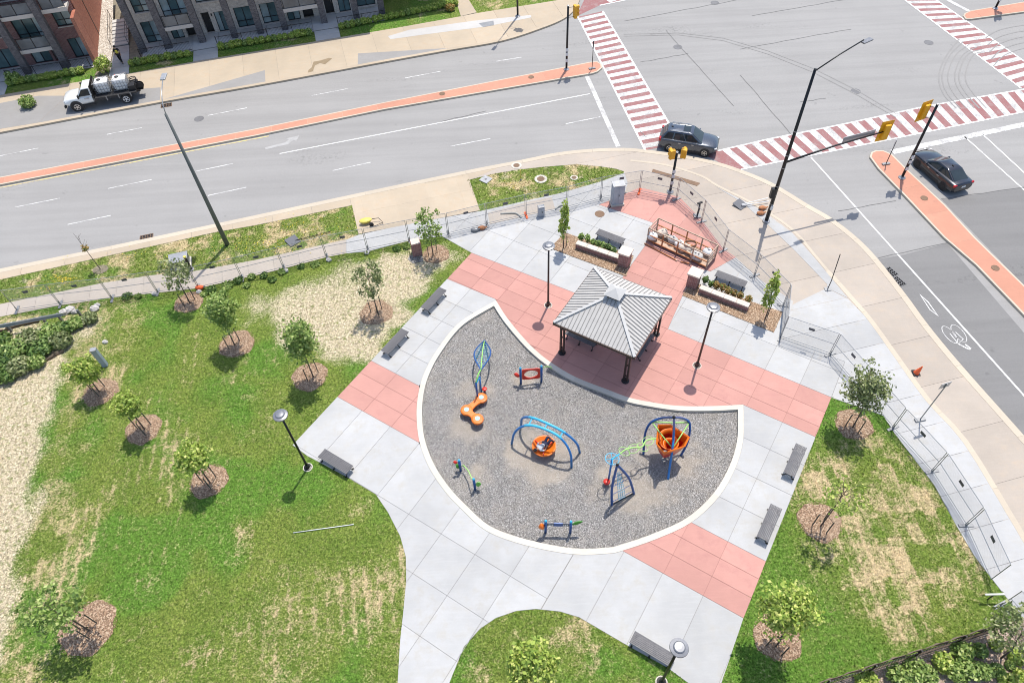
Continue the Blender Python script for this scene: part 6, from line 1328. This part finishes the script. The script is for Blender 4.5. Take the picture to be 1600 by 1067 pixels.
# ================================================================= TREES
def tree(base, crown, rad, top, leaf, label, stakes, nleaf=900, lsize=.11, name='young_tree', group='young park trees', rz=1.0, clump=34, dense=False):
    b = G(*base); b.z = 0.03; zc = Zat(*base, *crown); ztop = Zat(*base, *top); c = G(*crown, zc); off = Vector((c.x-b.x, c.y-b.y, 0))
    if off.length > .5: off = off.normalized()*.5
    t = thing(name, b, label, 'tree', group); hz = max(.5, min(1.6, (ztop-zc)*rz))
    tr_ = MB().tube(catmull([(0, 0, -.1), (off.x*.2+.02, off.y*.2, zc*.45), (off.x*.6, off.y*.6, zc*.8), (off.x, off.y, zc+hz*.55)], 4), [.045-.036*k/12 for k in range(13)], 6).build('trunk', 'bark', t, smooth=True)
    m = MB(); clouds = []; tw = []
    for k in range(11):
        a = k*2.4+random.random(); z0 = zc-hz*.75+hz*1.2*random.random(); rr = rad*random.uniform(.55, .95); f = z0/(zc+hz*.5)
        e = Vector((off.x+rr*math.cos(a), off.y+rr*math.sin(a), min(z0+rr*random.uniform(.25, .7), zc+hz*.9))); s = Vector((off.x*f**1.5, off.y*f**1.5, z0*.93)); m.tube([s, s.lerp(e, .5)+Vector((0, 0, .08)), e], [.016, .011, .005], 4); tw.append(e)
    m.build('limbs', 'bark', t)
    clouds.append(leaf_cloud((off.x, off.y, zc), (rad*.92, rad*.92, hz*.95), int(nleaf*.62), lsize, .3, 1.6, clump))
    if dense: clouds.append(leaf_cloud((off.x, off.y, zc+.05), (rad*.78, rad*.78, hz*.8), int(nleaf*.95), lsize*.95, .35, 1.6))
    for e in tw: clouds.append(leaf_cloud(e, (rad*.30, rad*.30, rad*.26), int(nleaf*.035), lsize, .1, 1.6))
    leaves('crown', clouds, leaf, t)
    for k in range(stakes):
        a = .9+k*2*math.pi/max(1, stakes); x, y = .42*math.cos(a), .42*math.sin(a); s = MB().box((x, y, .6), (.04, .04, 1.3)).build('stake', 'stake', t); MB().tube([(x, y, 1.15), (off.x*.2, off.y*.2, 1.17)], .012, 4).build('tie', 'rubber', s)
    return t
NL_ = [850, 1200, 1500, 1000, 900, 1200, 950, 1050, 1000, 1800, 1150, 330, 1800, 1000]
for i, T in enumerate(TREES): tree(T[0], T[1], T[2], T[3], T[4], T[7], T[8], NL_[i], lsize=.12 if i == 8 else .11, clump=(34 if i not in (0, 3, 8, 11) else 22), dense=i in (1, 2, 5, 6, 7, 9, 10, 12))
for base, crown, top, lab in (((880, 389), (881.5, 345), (883, 308), 'narrow columnar tree in the left planter bed'), ((1195, 500), (1205, 455), (1210, 414), 'narrow columnar tree in the right planter bed')):
    tree(base, crown, .36, top, 'leaf_lime', lab, 1, 1000, .11, 'columnar_tree', 'columnar planter trees', clump=40)
b = G(157, 421); t = thing('bare_sapling', b, 'nearly bare leaning sapling with a few brown leaves on the verge', 'tree'); tp_ = G(114, 364, 3.3)-b
MB().tube([(0, 0, -.05), (tp_.x*.4, tp_.y*.4, 1.5), (tp_.x, tp_.y, 3.3)], [.03, .02, .006], 5).build('trunk', 'bark', t); m = MB()
for k in range(9):
    f = .5+.05*k; s = Vector((tp_.x*f, tp_.y*f, 3.3*f)); m.tube([s, s+Vector((random.uniform(-.35, .35), random.uniform(-.35, .35), random.uniform(.2, .5)))], .007, 4)
m.build('limbs', 'bark', t); leaves('crown', [leaf_cloud((tp_.x*.55, tp_.y*.55, 1.95), (.3, .3, .25), 60, .12, .1)], 'leaf_autumn', t)
tag(MB().prism([(b.x+.55*math.cos(a), b.y+.45*math.sin(a)) for a in (k*.5236 for k in range(12))], -.05, .004).build('bare_soil', 'soil'), kind='structure')
# ================================================================= SHRUBS AND WEEDS
def shrub(p, r, h, leaf, label, cat='shrub', group=None, n=500, ls=.10, name='shrub'):
    p = Vector((p.x, p.y, 0)); t = thing(name, p, label, cat, group); cl_ = [leaf_cloud((0, 0, h*.5), (r, r, h*.52), int(n*.55), ls, .45)]
    for k in range(6):
        a = k*1.05+random.random(); cl_.append(leaf_cloud((r*.55*math.cos(a), r*.55*math.sin(a), h*random.uniform(.45, .8)), (r*.5, r*.5, h*.32), int(n*.09), ls, .4))
    leaves('foliage', cl_, leaf, t); m = MB()
    for k in range(5): m.tube([(0, 0, -.02), (r*.5*math.cos(k*1.3), r*.5*math.sin(k*1.3), h*.6)], .016, 4)
    m.build('stem', 'bark', t); return t
# garden behind the iron fence
fa_, fb_ = G(1283, 1068, 1.25), G(1566, 976, 1.25); fa_.z = fb_.z = 0; fd = (fb_-fa_); fL = fd.length; fdn = fd.normalized(); fa_ = fa_-fdn*4; fL += 4
south = Vector((fdn.y, -fdn.x, 0))
speckle('garden_soil', ((0.26, 0.185, 0.13), (0.40, 0.30, 0.235), (0.52, 0.42, 0.34)), 24, patch=(0.44, 0.34, 0.27))
tag(MB().prism([(q.x, q.y) for q in (fa_-fdn, fb_+fdn*6+south*-.2, fb_+fdn*6+south*12, fa_-fdn+south*12)], -.1, .012).build('garden_bed', 'garden_soil'), kind='structure')
t = thing('iron_fence', fa_, 'black iron picket fence with brown cloth sagging along it, bottom right', 'fence', rz=math.atan2(fd.y, fd.x)); m = MB()
for z in (.15, 1.05): m.box((fL/2, 0, z), (fL, .035, .04))
m.build('rail', 'metal_black', t); m = MB()
for k in range(int(fL/.14)): m.box((.07+k*.14, 0, .62), (.018, .018, 1.2))
o = m.build('pickets', 'metal_black', t); o['kind'] = 'stuff'
for k in range(int(fL/2.2)+1): MB().box((k*2.2, 0, .68), (.07, .07, 1.36)).build('post', 'metal_black', t)
rows = []
for k in range(60):
    x = fL*k/59; s = .025*math.sin(k*1.3)+.015*math.sin(k*3.1); rows.append([(x, .06+s*.4, 1.24+.015*math.sin(k*.85)), (x, .12+s, .95), (x, .10+s, .62+.05*math.sin(k*2.2))])
MB().grid(rows).build('cloth', 'fabric_dark', t, smooth=True, solid=.01)
SH = [(590, 640, .62, .8, 'leaf_mid', 'large round shrub hugging the iron fence near its lower end'), (730, 600, .70, .9, 'leaf_mid', 'tall bushy shrub in the middle of the group behind the iron fence'), (830, 640, .55, .7, 'leaf_mid', 'low shrub in front of the tall bushy one behind the iron fence'), (955, 540, .55, .85, 'leaf_lime', 'upright light green shrub close to the iron fence cloth'), (1105, 450, .58, .85, 'leaf_mid', 'shrub against the iron fence above the dark gap'), (1070, 620, .58, .75, 'leaf_mid', 'shrub below the dark gap in the garden'), (1190, 600, .55, .75, 'leaf_mid', 'shrub left of the blue-green tuft'), (1275, 610, .45, .6, 'leaf_mid', 'smaller shrub beside the blue-green tuft'), (1250, 445, .40, .5, 'leaf_dark', 'dark low shrub under the iron fence, left of the leaning tree'), (330, 680, .60, .6, 'leaf_lime', 'yellow-green shrub at the lower end of the iron fence'), (1375, 400, .32, .35, 'leaf_lime', 'tiny lime tuft close to the iron fence'), (1550, 490, .50, .45, 'leaf_lime', 'lime spreading shrub at the right edge, below the leaning tree'), (1390, 600, .34, .45, 'leaf_dark', 'blue-green spiky tuft at the foot of the leaning tree'), (1465, 690, .45, .4, 'leaf_lime', 'lime shrub at the bottom edge of the garden'), (1585, 660, .45, .45, 'leaf_lime', 'lime shrub in the bottom right corner'), (640, 720, .5, .6, 'leaf_mid', 'shrub cut off by the bottom edge, below the large round one'), (1490, 560, .22, .3, 'leaf_dark', 'small dark tuft right of the leaning tree trunk')]
for x, y, r, h, lf_, lab in SH: shrub(G(1290+x/5.16, 930+y/5.16, h*.5), r*.85, h*.9, lf_ if lf_ != 'leaf_dark' else 'leaf_mid', lab, group='garden shrubs behind the iron fence', n=520)
# thicket on the left bank: separate bushes
TK = [(8, 560, .8, 1.0), (25, 545, .9, 1.1), (45, 532, .9, 1.15), (62, 545, .8, 1.0), (78, 520, .85, 1.0), (95, 532, .7, .9), (100, 512, .6, .8), (118, 505, .5, .7), (30, 572, .8, 1.0), (10, 585, .7, .8), (55, 565, .6, .8), (140, 497, .5, .6), (3, 530, .6, .7), (-15, 575, .9, 1.0), (-40, 560, 1.0, 1.1)]
for i, (x, y, r, h) in enumerate(TK): shrub(G(x, y, h*.4), r, h*.8, ('leaf_dark', 'leaf_mid', 'leaf_olive')[i % 3], '%s leafy green bush from the left in the thicket below the guard rail' % ORDN[sorted(q[0] for q in TK).index(x)], group='bushes in the thicket below the guard rail', n=760, ls=.13, name='bush')
WD = [(355, 445), (372, 437), (392, 432), (412, 430), (440, 424), (470, 415), (492, 412), (330, 452), (348, 458), (620, 388), (635, 384), (650, 378), (385, 445), (425, 436), (318, 458), (198, 462), (215, 462)]
for i, (x, y) in enumerate(WD): shrub(G(x, y, .12), random.uniform(.25, .45), random.uniform(.14, .26), 'leaf_dark' if i % 2 else 'leaf_mid', '%s clump of weeds counted from the left along the footway fence foot' % ORDN[sorted(q[0] for q in WD).index(x)], 'weeds', 'weed clumps along the footway fence', 190, .10, 'weed_clump')
for x, y, r, h, lf_, lab in ((42, 160, .7, .9, 'leaf_mid', 'lone yellow-green shrub on the far pavement, left of the truck'), (160, 101, .75, 1.5, 'leaf_lime', 'tall lime shrub at the corner of the red brick end wall'), (20, 122, .7, 1.0, 'leaf_mid', 'round shrub before the left-hand townhouse, at the picture edge'), (703, 12, .5, .6, 'leaf_autumn', 'reddish-tipped shrub at the end of the far hedge'), (694, 5, .5, .7, 'leaf_lime', 'yellow shrub beside the pale path at the top')):
    shrub(G(x, y, h*.5), r, h, lf_, lab, n=700, ls=.12)
# dandelions in the verge
m = MB()
for (x, y, n_, sx, sy) in ((97, 437, 90, 12, 4), (480, 355, 60, 40, 8), (400, 385, 60, 40, 8), (75, 452, 20, 10, 3), (440, 375, 40, 60, 12), (800, 292, 18, 5, 3), (250, 400, 30, 60, 6)):
    for k in range(n_):
        p = G(x+random.gauss(0, sx), y+random.gauss(0, sy)); m.lathe([(.01, .06), (.028, .075), (.01, .082)], 5, (p.x, p.y, 0))
plain('dandelion', (.75, .52, .02), .8); tag(m.build('dandelions', 'dandelion'), 'yellow dandelion heads dotted through the left verge', 'flowers', kind='stuff')
# ================================================================= GUARD RAIL, CLOTH, ROCKS
A, B = G(-60, 521, .7), G(96, 491, .7); A.z = B.z = 0; d = B-A; L = d.length
t = thing('guard_rail', A, 'galvanised steel guard rail ending above the thicket on the left', 'guard rail', rz=math.atan2(d.y, d.x)); prof = [(.0, .52), (-.05, .56), (-.05, .62), (0, .66), (0, .70), (-.05, .74), (-.05, .80), (0, .84)]
MB().grid([[(x, y, z) for y, z in prof] for x in (0, L*.5, L)]).build('beam', 'galvanised', t, solid=.012)
for x in (.4, 2.6, 4.8, 7.0, L-.3): MB().box((x, .10, .35), (.12, .14, .75)).build('post', 'galv_dull', t)
def silt(pts, label, h=.28, name='silt_fence'):
    P = catmull([G(*p) for p in pts], 6); b = P[0].copy(); t = thing(name, b, label, 'silt fence'); rows = [[(p.x-b.x+random.uniform(-.03, .03), p.y-b.y+random.uniform(-.03, .03), -.02), (p.x-b.x+random.uniform(-.05, .05), p.y-b.y+random.uniform(-.05, .05), h*random.uniform(.5, 1))] for p in P]
    MB().grid(rows).build('cloth', 'fabric_dark', t, solid=.015, smooth=True)
    for k in range(0, len(P), 8): q = P[k]-b; MB().box((q.x, q.y, .18), (.04, .04, .5)).build('stake', 'bark', t)
silt([(-20, 612), (20, 590), (45, 575), (70, 566), (88, 556), (101, 550)], 'ragged dark silt fence winding over the pale straw bank', .25); silt([(0, 520), (30, 510), (62, 503)], 'brown silt fence strip under the guard rail', .3)
def rock(c, s, label, n=1, group='rocks by the guard rail'):
    p = G(*c); t = thing('rock', p, label, 'rock', group); V, F = [], []; m = MB().ball((0, 0, s*.3), s, 8, 6, (1, .8, .6)); m.v = [tuple(Vector(v)*(1+random.uniform(-.18, .18))) for v in m.v]; m.build('stone', 'rock', t)
for i, (x, y, s) in enumerate(((101, 489, .3), (110, 486, .35), (117, 488, .25), (148, 484, .3), (152, 478, .22), (165, 535, .18))): rock((x, y), s, ('pale rock at the end of the guard rail', 'largest pale rock past the end of the guard rail', 'pale rock right of the largest one by the guard rail', 'pale rock at the right end of the thicket', 'small pale rock just above the one at the thicket end', 'lone small stone on the lawn above the blue-grey post')[i])
for x, y, lab in ((242, 460, 'grey concrete lump under the fence by the olive tree'), (311, 457, 'grey concrete block at the fence foot near the orange marker'), (447, 424, 'small grey block in the weeds below the fence'), (514, 407, 'small grey block at the fence edge of the dry grass'), (573, 396, 'pale block at the fence foot near the brick pillar')): rock((x, y), .2, lab, group='blocks at the fence foot')
# ================================================================= STREET FURNITURE ODDS AND ENDS
def cabinet(c, size, label, mat='plastic_grey', rz=AA, base=True, name='utility_cabinet'):
    p = G(*c); t = thing(name, p, label, 'cabinet', rz=rz); w_, d_, h_ = size; z0 = .14 if base else 0
    if base: MB().box((0, 0, .07), (w_*1.15, d_*1.2, .16)).build('plinth', 'kerb_concrete', t, bevel=.01)
    b = MB().box((0, 0, z0+h_/2), (w_, d_, h_)).build('box', mat, t, bevel=.015); MB().box((0, 0, z0+h_+.02), (w_*1.06, d_*1.08, .05)).build('lid', 'galvanised', t, bevel=.01)
    for s in (-1, 1): MB().box((s*w_*.24, -d_/2-.008, z0+h_*.5), (w_*.42, .012, h_*.86)).build('door', mat, t)
    MB().box((.03, -d_/2-.03, z0+h_*.5), (.03, .04, .14)).build('handle', 'metal_black', b); return t
cabinet((963.5, 318), (.85, .60, 1.65), 'tall grey steel utility cabinet at the edge of the pink paving', rz=TH+R_(40)); cabinet((845.5, 337), (.45, .30, .85), 'small grey utility pedestal by the fence', rz=AA, base=False)
cabinet((284, 414), (1.2, .9, .55), 'low pad-mounted box with pale lid on the grass verge', 'galv_dull', name='pad_box')
def post(c, h, r, mat, label, cat='post', name='post', cap=None, base=True):
    t = thing(name, G(*c), label, cat); MB().tube([(0, 0, -.03), (0, 0, h)], r, 8).build('shaft', mat, t)
    if base: MB().lathe([(r*2.2, 0), (r*2.2, .03), (r*1.2, .05)], 10).build('base', 'galv_dull', t)
    if cap: MB().lathe([(r*1.15, h-.12), (r*1.15, h), (.01, h+.03)], 8).build('cap', cap, t)
    return t
post((299, 421), 1.25, .09, 'metal_black', 'short black post beside the pad-mounted box', cap='yellow_plastic'); post((814, 281), .9, .035, 'yellow_plastic', 'thin yellow marker post on the right-hand verge', name='marker_post')
zb_ = Zat(165, 571, 148, 545); t = thing('marker_post', G(165, 571), 'tall square blue-grey post on the lawn below the thicket', 'post'); MB().box((0, 0, zb_/2), (.32, .26, zb_), R_(10)).build('shaft', 'bluegrey', t, bevel=.02); MB().box((0, 0, zb_+.02), (.35, .29, .05), R_(10)).build('cap', 'galvanised', t)
# valve hydrant-like stub, pipes, sign boards
t = thing('pole_stub', G(1089, 338), 'dark bent stub post behind the fence at the pink paving corner', 'post'); MB().tube([(0, 0, 0), (.05, .02, .7), (.03, .1, 1.15)], .07, 8).build('shaft', 'metal_dark', t); MB().tube([(-.15, .05, 1.1), (.2, .1, 1.2)], .08, 8).build('head', 'metal_dark', t); MB().box((0, 0, .04), (.5, .4, .08)).build('base', 'galv_dull', t)
def sign_on_post(c, h, w_, hh, yaw, label, mat='sign_back', postm='galv_dull', tri=False, lean=(0, 0)):
    b = G(*c); t = thing('sign_post', b, label, 'sign'); MB().tube([(0, 0, 0), (lean[0], lean[1], h)], .032, 6).build('post', postm, t); M = Matrix.Rotation(yaw, 3, 'Z'); MB().box(Vector((lean[0], lean[1], h-hh/2+.05))+M @ Vector((0, .04, 0)), (w_, .02, hh), M=M).build('sign_board', mat, t)
    MB().box((0, 0, .05), (.6, .22, .1), R_(10)).build('foot', 'galv_dull', t); return t
sign_on_post((1437, 656), Zat(1437, 656, 1468, 593), .62, .42, R_(15), 'back of a square sign on a grey post beside the right-hand footway'); sign_on_post((1384, 257), 2.1, .45, .62, R_(62), 'small sign on a dark post at the nose of the right-hand median', 'sign_back', 'metal_dark'); sign_on_post((925, 108), Zat(925, 108, 929, 66), .10, .7, 0, 'thin dark marker sign at the nose of the road median', 'sign_dark', 'metal_dark')
t = thing('bent_pole', G(1293, 452), 'thin dark bent pole standing on the white corner paving', 'pole'); p = G(1313, 397, 2.2)-G(1293, 452); MB().tube([(0, 0, 0), (.02, .03, .75), (p.x, p.y, 2.2)], .028, 6).build('shaft', 'metal_dark', t); MB().box((0, 0, .02), (.4, .3, .05)).build('foot', 'galv_dull', t)
# fallen road-work signs
b = G(462, 377); t = thing('fallen_sign', b, 'dark sign board with pole lying on the left verge grass', 'sign'); MB().box((-.2, 0, .06), (.85, .85, .03), M=Matrix.Rotation(R_(40), 3, 'Z') @ Matrix.Rotation(R_(6), 3, 'X')).build('sign_board', 'sign_dark', t); MB().tube([(0, 0, .08), (2.4, .75, .06)], .025, 6).build('post', 'metal_dark', t)
b = G(1156, 321); t = thing('fallen_sign', b, 'grey diamond road sign fallen on the pavement with its white tripod legs', 'sign'); MB().box((0, 0, .10), (.8, .8, .03), M=Matrix.Rotation(R_(38), 3, 'Z') @ Matrix.Rotation(R_(10), 3, 'X')).build('sign_board', 'sign_dark', t)
for dy in (0, .35): MB().tube([(.05, -.25+dy*.3, .2), (2.1, .1+dy, .16)], .03, 6).build('leg', 'white_plastic', t)
for i, (c, lab) in enumerate((((1191, 327), 'orange sandbag slumped at the foot of the tall signal pole'), ((1188, 335), 'second orange sandbag in front of the tall signal pole'), ((753, 358), 'orange sandbag on the white paving by the fence'), ((742, 361), 'grey sandbag on the white paving by the fence'), ((313, 451), 'small orange marker bag in the weeds by the fence'))):
    t = thing('sandbag', G(*c), lab, 'sandbag'); m = MB().ball((0, 0, .12), .3, 10, 6, (1, .65, .45)); m.v = [tuple(Vector(v)*(1+random.uniform(-.06, .06))) for v in m.v]; m.build('sack', 'rust' if i < 3 else ('galv_dull' if i == 3 else 'cone_orange'), t, smooth=True); MB().tube([(.26, 0, .14), (.38, .03, .17)], .05, 6).build('tied_end', 'rust' if i < 3 else 'galv_dull', t)
for i, (c, s) in enumerate((((1431, 583), 1.0),)):
    t = thing('traffic_cone', G(*c), 'orange traffic cone leaning slightly on the right-hand pavement', 'traffic cone'); MB().box((0, 0, .025), (.42, .42, .05)).build('base', 'rubber', t, bevel=.01); MB().lathe([(.17, .05), (.03, .72), (.02, .73)], 14).build('cone', 'cone_orange', t, smooth=False); MB().lathe([(.128, .25), (.095, .42), (.094, .42)], 14).build('collar', 'cone_orange', t); t.rotation_euler = (R_(4), R_(6), 0)
b = G(580, 349); t = thing('hand_cart', b, 'yellow-tubbed hand cart tipped on the beige driveway', 'cart', rz=AA); MB().lathe([(.22, 0), (.32, .16), (.30, .22)], 12, (-.35, .1, .12), Matrix.Diagonal((1.5, .8, 1))).build('tub', 'yellow_plastic', t, smooth=True); MB().tube([(-.1, -.1, .2), (.2, -.5, .1), (.85, -.3, .1), (.6, .1, .25), (.1, .15, .25)], .025, 6).build('frame', 'metal_dark', t, smooth=True); MB().lathe([(.16, -.05), (.16, .05)], 12, (.0, -.35, .16), Matrix.Rotation(1.57, 3, 'X')).build('wheel', 'tyre', t)
for pts, lab, mt in (([(782, 334, .05), (805, 333, .08), (814, 339, .06)], 'pale grey pipe bent on the footway behind the fence', 'pipe_grey'), ([(868, 327, .04), (873, 322, .1), (880, 320, .05)], 'short curved grey pipe stub beside the small utility pedestal', 'pipe_grey'), ([(458, 832, .03), (552, 819, .03)], 'thin pale pipe lying across the left lawn', 'white_plastic')):
    P = [G(a, b_, z) for a, b_, z in pts]; b = P[0].copy(); b.z = 0; t = thing('loose_pipe', b, lab, 'pipe', 'loose pipes'); MB().tube([q-b for q in (catmull(P, 5) if len(P) > 2 else P)], .06 if mt == 'pipe_grey' else .022, 8).build('pipe', mt, t, smooth=True); MB().lathe([(.07 if mt == 'pipe_grey' else .028, 0), (.07 if mt == 'pipe_grey' else .028, .05)], 8, P[-1]-b).build('collar', mt, t)
b = G(1543, 936); zt_ = Zat(1543, 936, 1541, 915); t = thing('cross_post', b, 'white timber cross bar on a thin post in the right-hand lawn corner', 'post'); MB().tube([(0, 0, 0), (0, 0, zt_)], .03, 6).build('shaft', 'metal_dark', t); MB().box((0, 0, zt_), (.85, .07, .05), R_(-2)).build('cross_bar', 'white_plastic', t)
for c, sz, lab in (((640+120-0, 282), None, ''),): pass
t = thing('pad_cover', G(759, 281), 'square pale cover plate lying in the right-hand verge', 'cover'); MB().box((0, 0, .03), (.75, .75, .05), R_(50)).build('plate', 'galvanised', t, bevel=.01); MB().lathe([(.1, .056), (.1, .07), (.01, .07)], 10).build('knob', 'manhole_grey', t)
for c, r, lab in (((845, 280), .5, 'stone-ringed valve cover in the right-hand verge'), ((807, 259), .42, 'brown round cover in the pavement above the right-hand verge'), ((897, 278), .3, 'small pale valve cover at the right end of the verge')):
    t = thing('valve_cover', G(*c), lab, 'cover'); MB().lathe([(r, -.02), (r, .02), (r*.62, .022)], 12).build('collar', 'kerb_concrete', t); MB().lathe([(r*.6, .0), (r*.6, .03), (.01, .03)], 14).build('lid', 'manhole', t)
# ================================================================= RUSTY STILLAGE WITH DEBRIS
sb, sr, sl_ = G(1011, 377), G(1103, 420), G(1029, 363); du = (sr-sb); SLn_ = du.length; sa_ = math.atan2(du.y, du.x); SD = abs((Matrix.Rotation(-sa_, 3, 'Z') @ (sl_-sb)).y); SD = max(1.15, SD); SH_ = 1.15
cg = thing('steel_stillage', sb, 'long rusty steel crate full of debris on the pink walk', 'crate', rz=sa_)
MB().box((SLn_/2, SD/2, .16), (SLn_, SD, .05)).build('floor', 'tan_steel', cg)
for x in (0, SLn_*.25, SLn_*.5, SLn_*.75, SLn_):
    for y in (0, SD): MB().box((x, y, SH_/2+.05), (.075, .075, SH_)).build('post', 'rust' if x in (SLn_*.25, SLn_*.5) else 'tan_steel', cg)
for y in (0, SD):
    for z, mm in ((.18, 'rust'), (.62, 'rust'), (SH_+.05, 'tan_steel')): MB().box((SLn_/2, y, z), (SLn_-.08, .06, .075)).build('rail', mm, cg)
for x in (0, SLn_):
    for z in (.18, .5, .82, SH_+.05): MB().box((x, SD/2, z), (.06, SD-.08, .07)).build('end_rail', 'tan_steel', cg)
for x in (.5, SLn_-.5): MB().box((x, SD/2, .07), (.12, SD, .13)).build('runner', 'rust', cg)
MS = Matrix.Rotation(sa_, 3, 'Z'); kinds = [('rubble_bag', 'white_plastic'), ('rubble_bag', 'cap_stone'), ('broken_slab', 'cream_concrete'), ('rubble_bag', 'pale_concrete')]; POS = ['far left end', 'left end', 'left middle', 'middle', 'right middle', 'right end', 'far right end', 'rear left', 'rear middle', 'rear right', 'near the rusty middle post', 'under the right end rail']
for i in range(12):
    nm, mt = kinds[i % 4]; x = .25+(SLn_-.5)*((i*.618) % 1); y = .2+(SD-.4)*((i*.37) % 1); p = sb+MS @ Vector((x, y, 0)); p.z = .19; t = thing(nm, p, ('pale %s inside the rusty crate, %s' % ('rubble bag' if nm == 'rubble_bag' else 'broken slab', POS[i])), 'debris', 'debris in the rusty crate', random.random()*6)
    if nm == 'rubble_bag':
        m = MB().ball((0, 0, .26), .40, 10, 7, (1, .8, .68)); m.v = [tuple(Vector(v)*(1+random.uniform(-.09, .09))) for v in m.v]; m.build('sack', mt, t, smooth=True); MB().tube([(.0, 0, .5), (.03, .02, .6)], [.05, .08], 7).build('tied_end', mt, t)
    else: MB().box((0, 0, .22), (.6, .42, .09), M=Matrix.Rotation(.5, 3, 'Y')).build('slab', mt, t, bevel=.02); MB().box((.1, .1, .12), (.4, .3, .12), .5).build('fragment', 'rock', t, bevel=.02)
p = sb+MS @ Vector((SLn_*.62, SD*.6, .19)); t = thing('wire_coil', p, 'tan coil of hose lying in the middle of the rusty crate', 'coil')
for k in range(4): MB().tube([(.42*math.cos(a), .30*math.sin(a), .45+.06*k+.03*math.sin(a*2+k)) for a in (j*.3927 for j in range(16))], .03, 6, closed=True).build('loop', 'rust' if k % 2 else 'tan_steel', t, smooth=True)
for (x0, y0, x1, y1, lab) in ((-.0, -.35, 2.6, -.5, 'long rusty bar lying in front of the crate'), (2.9, -.45, 3.5, -.25, 'short brown bar lying beside the right pillar')):
    a, c = sb+MS @ Vector((x0, y0, .06)), sb+MS @ Vector((x1, y1, .05)); b = Vector((a.x, a.y, 0)); t = thing('steel_bar', b, lab, 'bar', 'loose steel bars'); MB().beam(a-b, c-b, .07, .07).build('bar', 'rust', t); MB().box(c-b, (.10, .10, .09), sa_).build('end_cap', 'tan_steel', t)
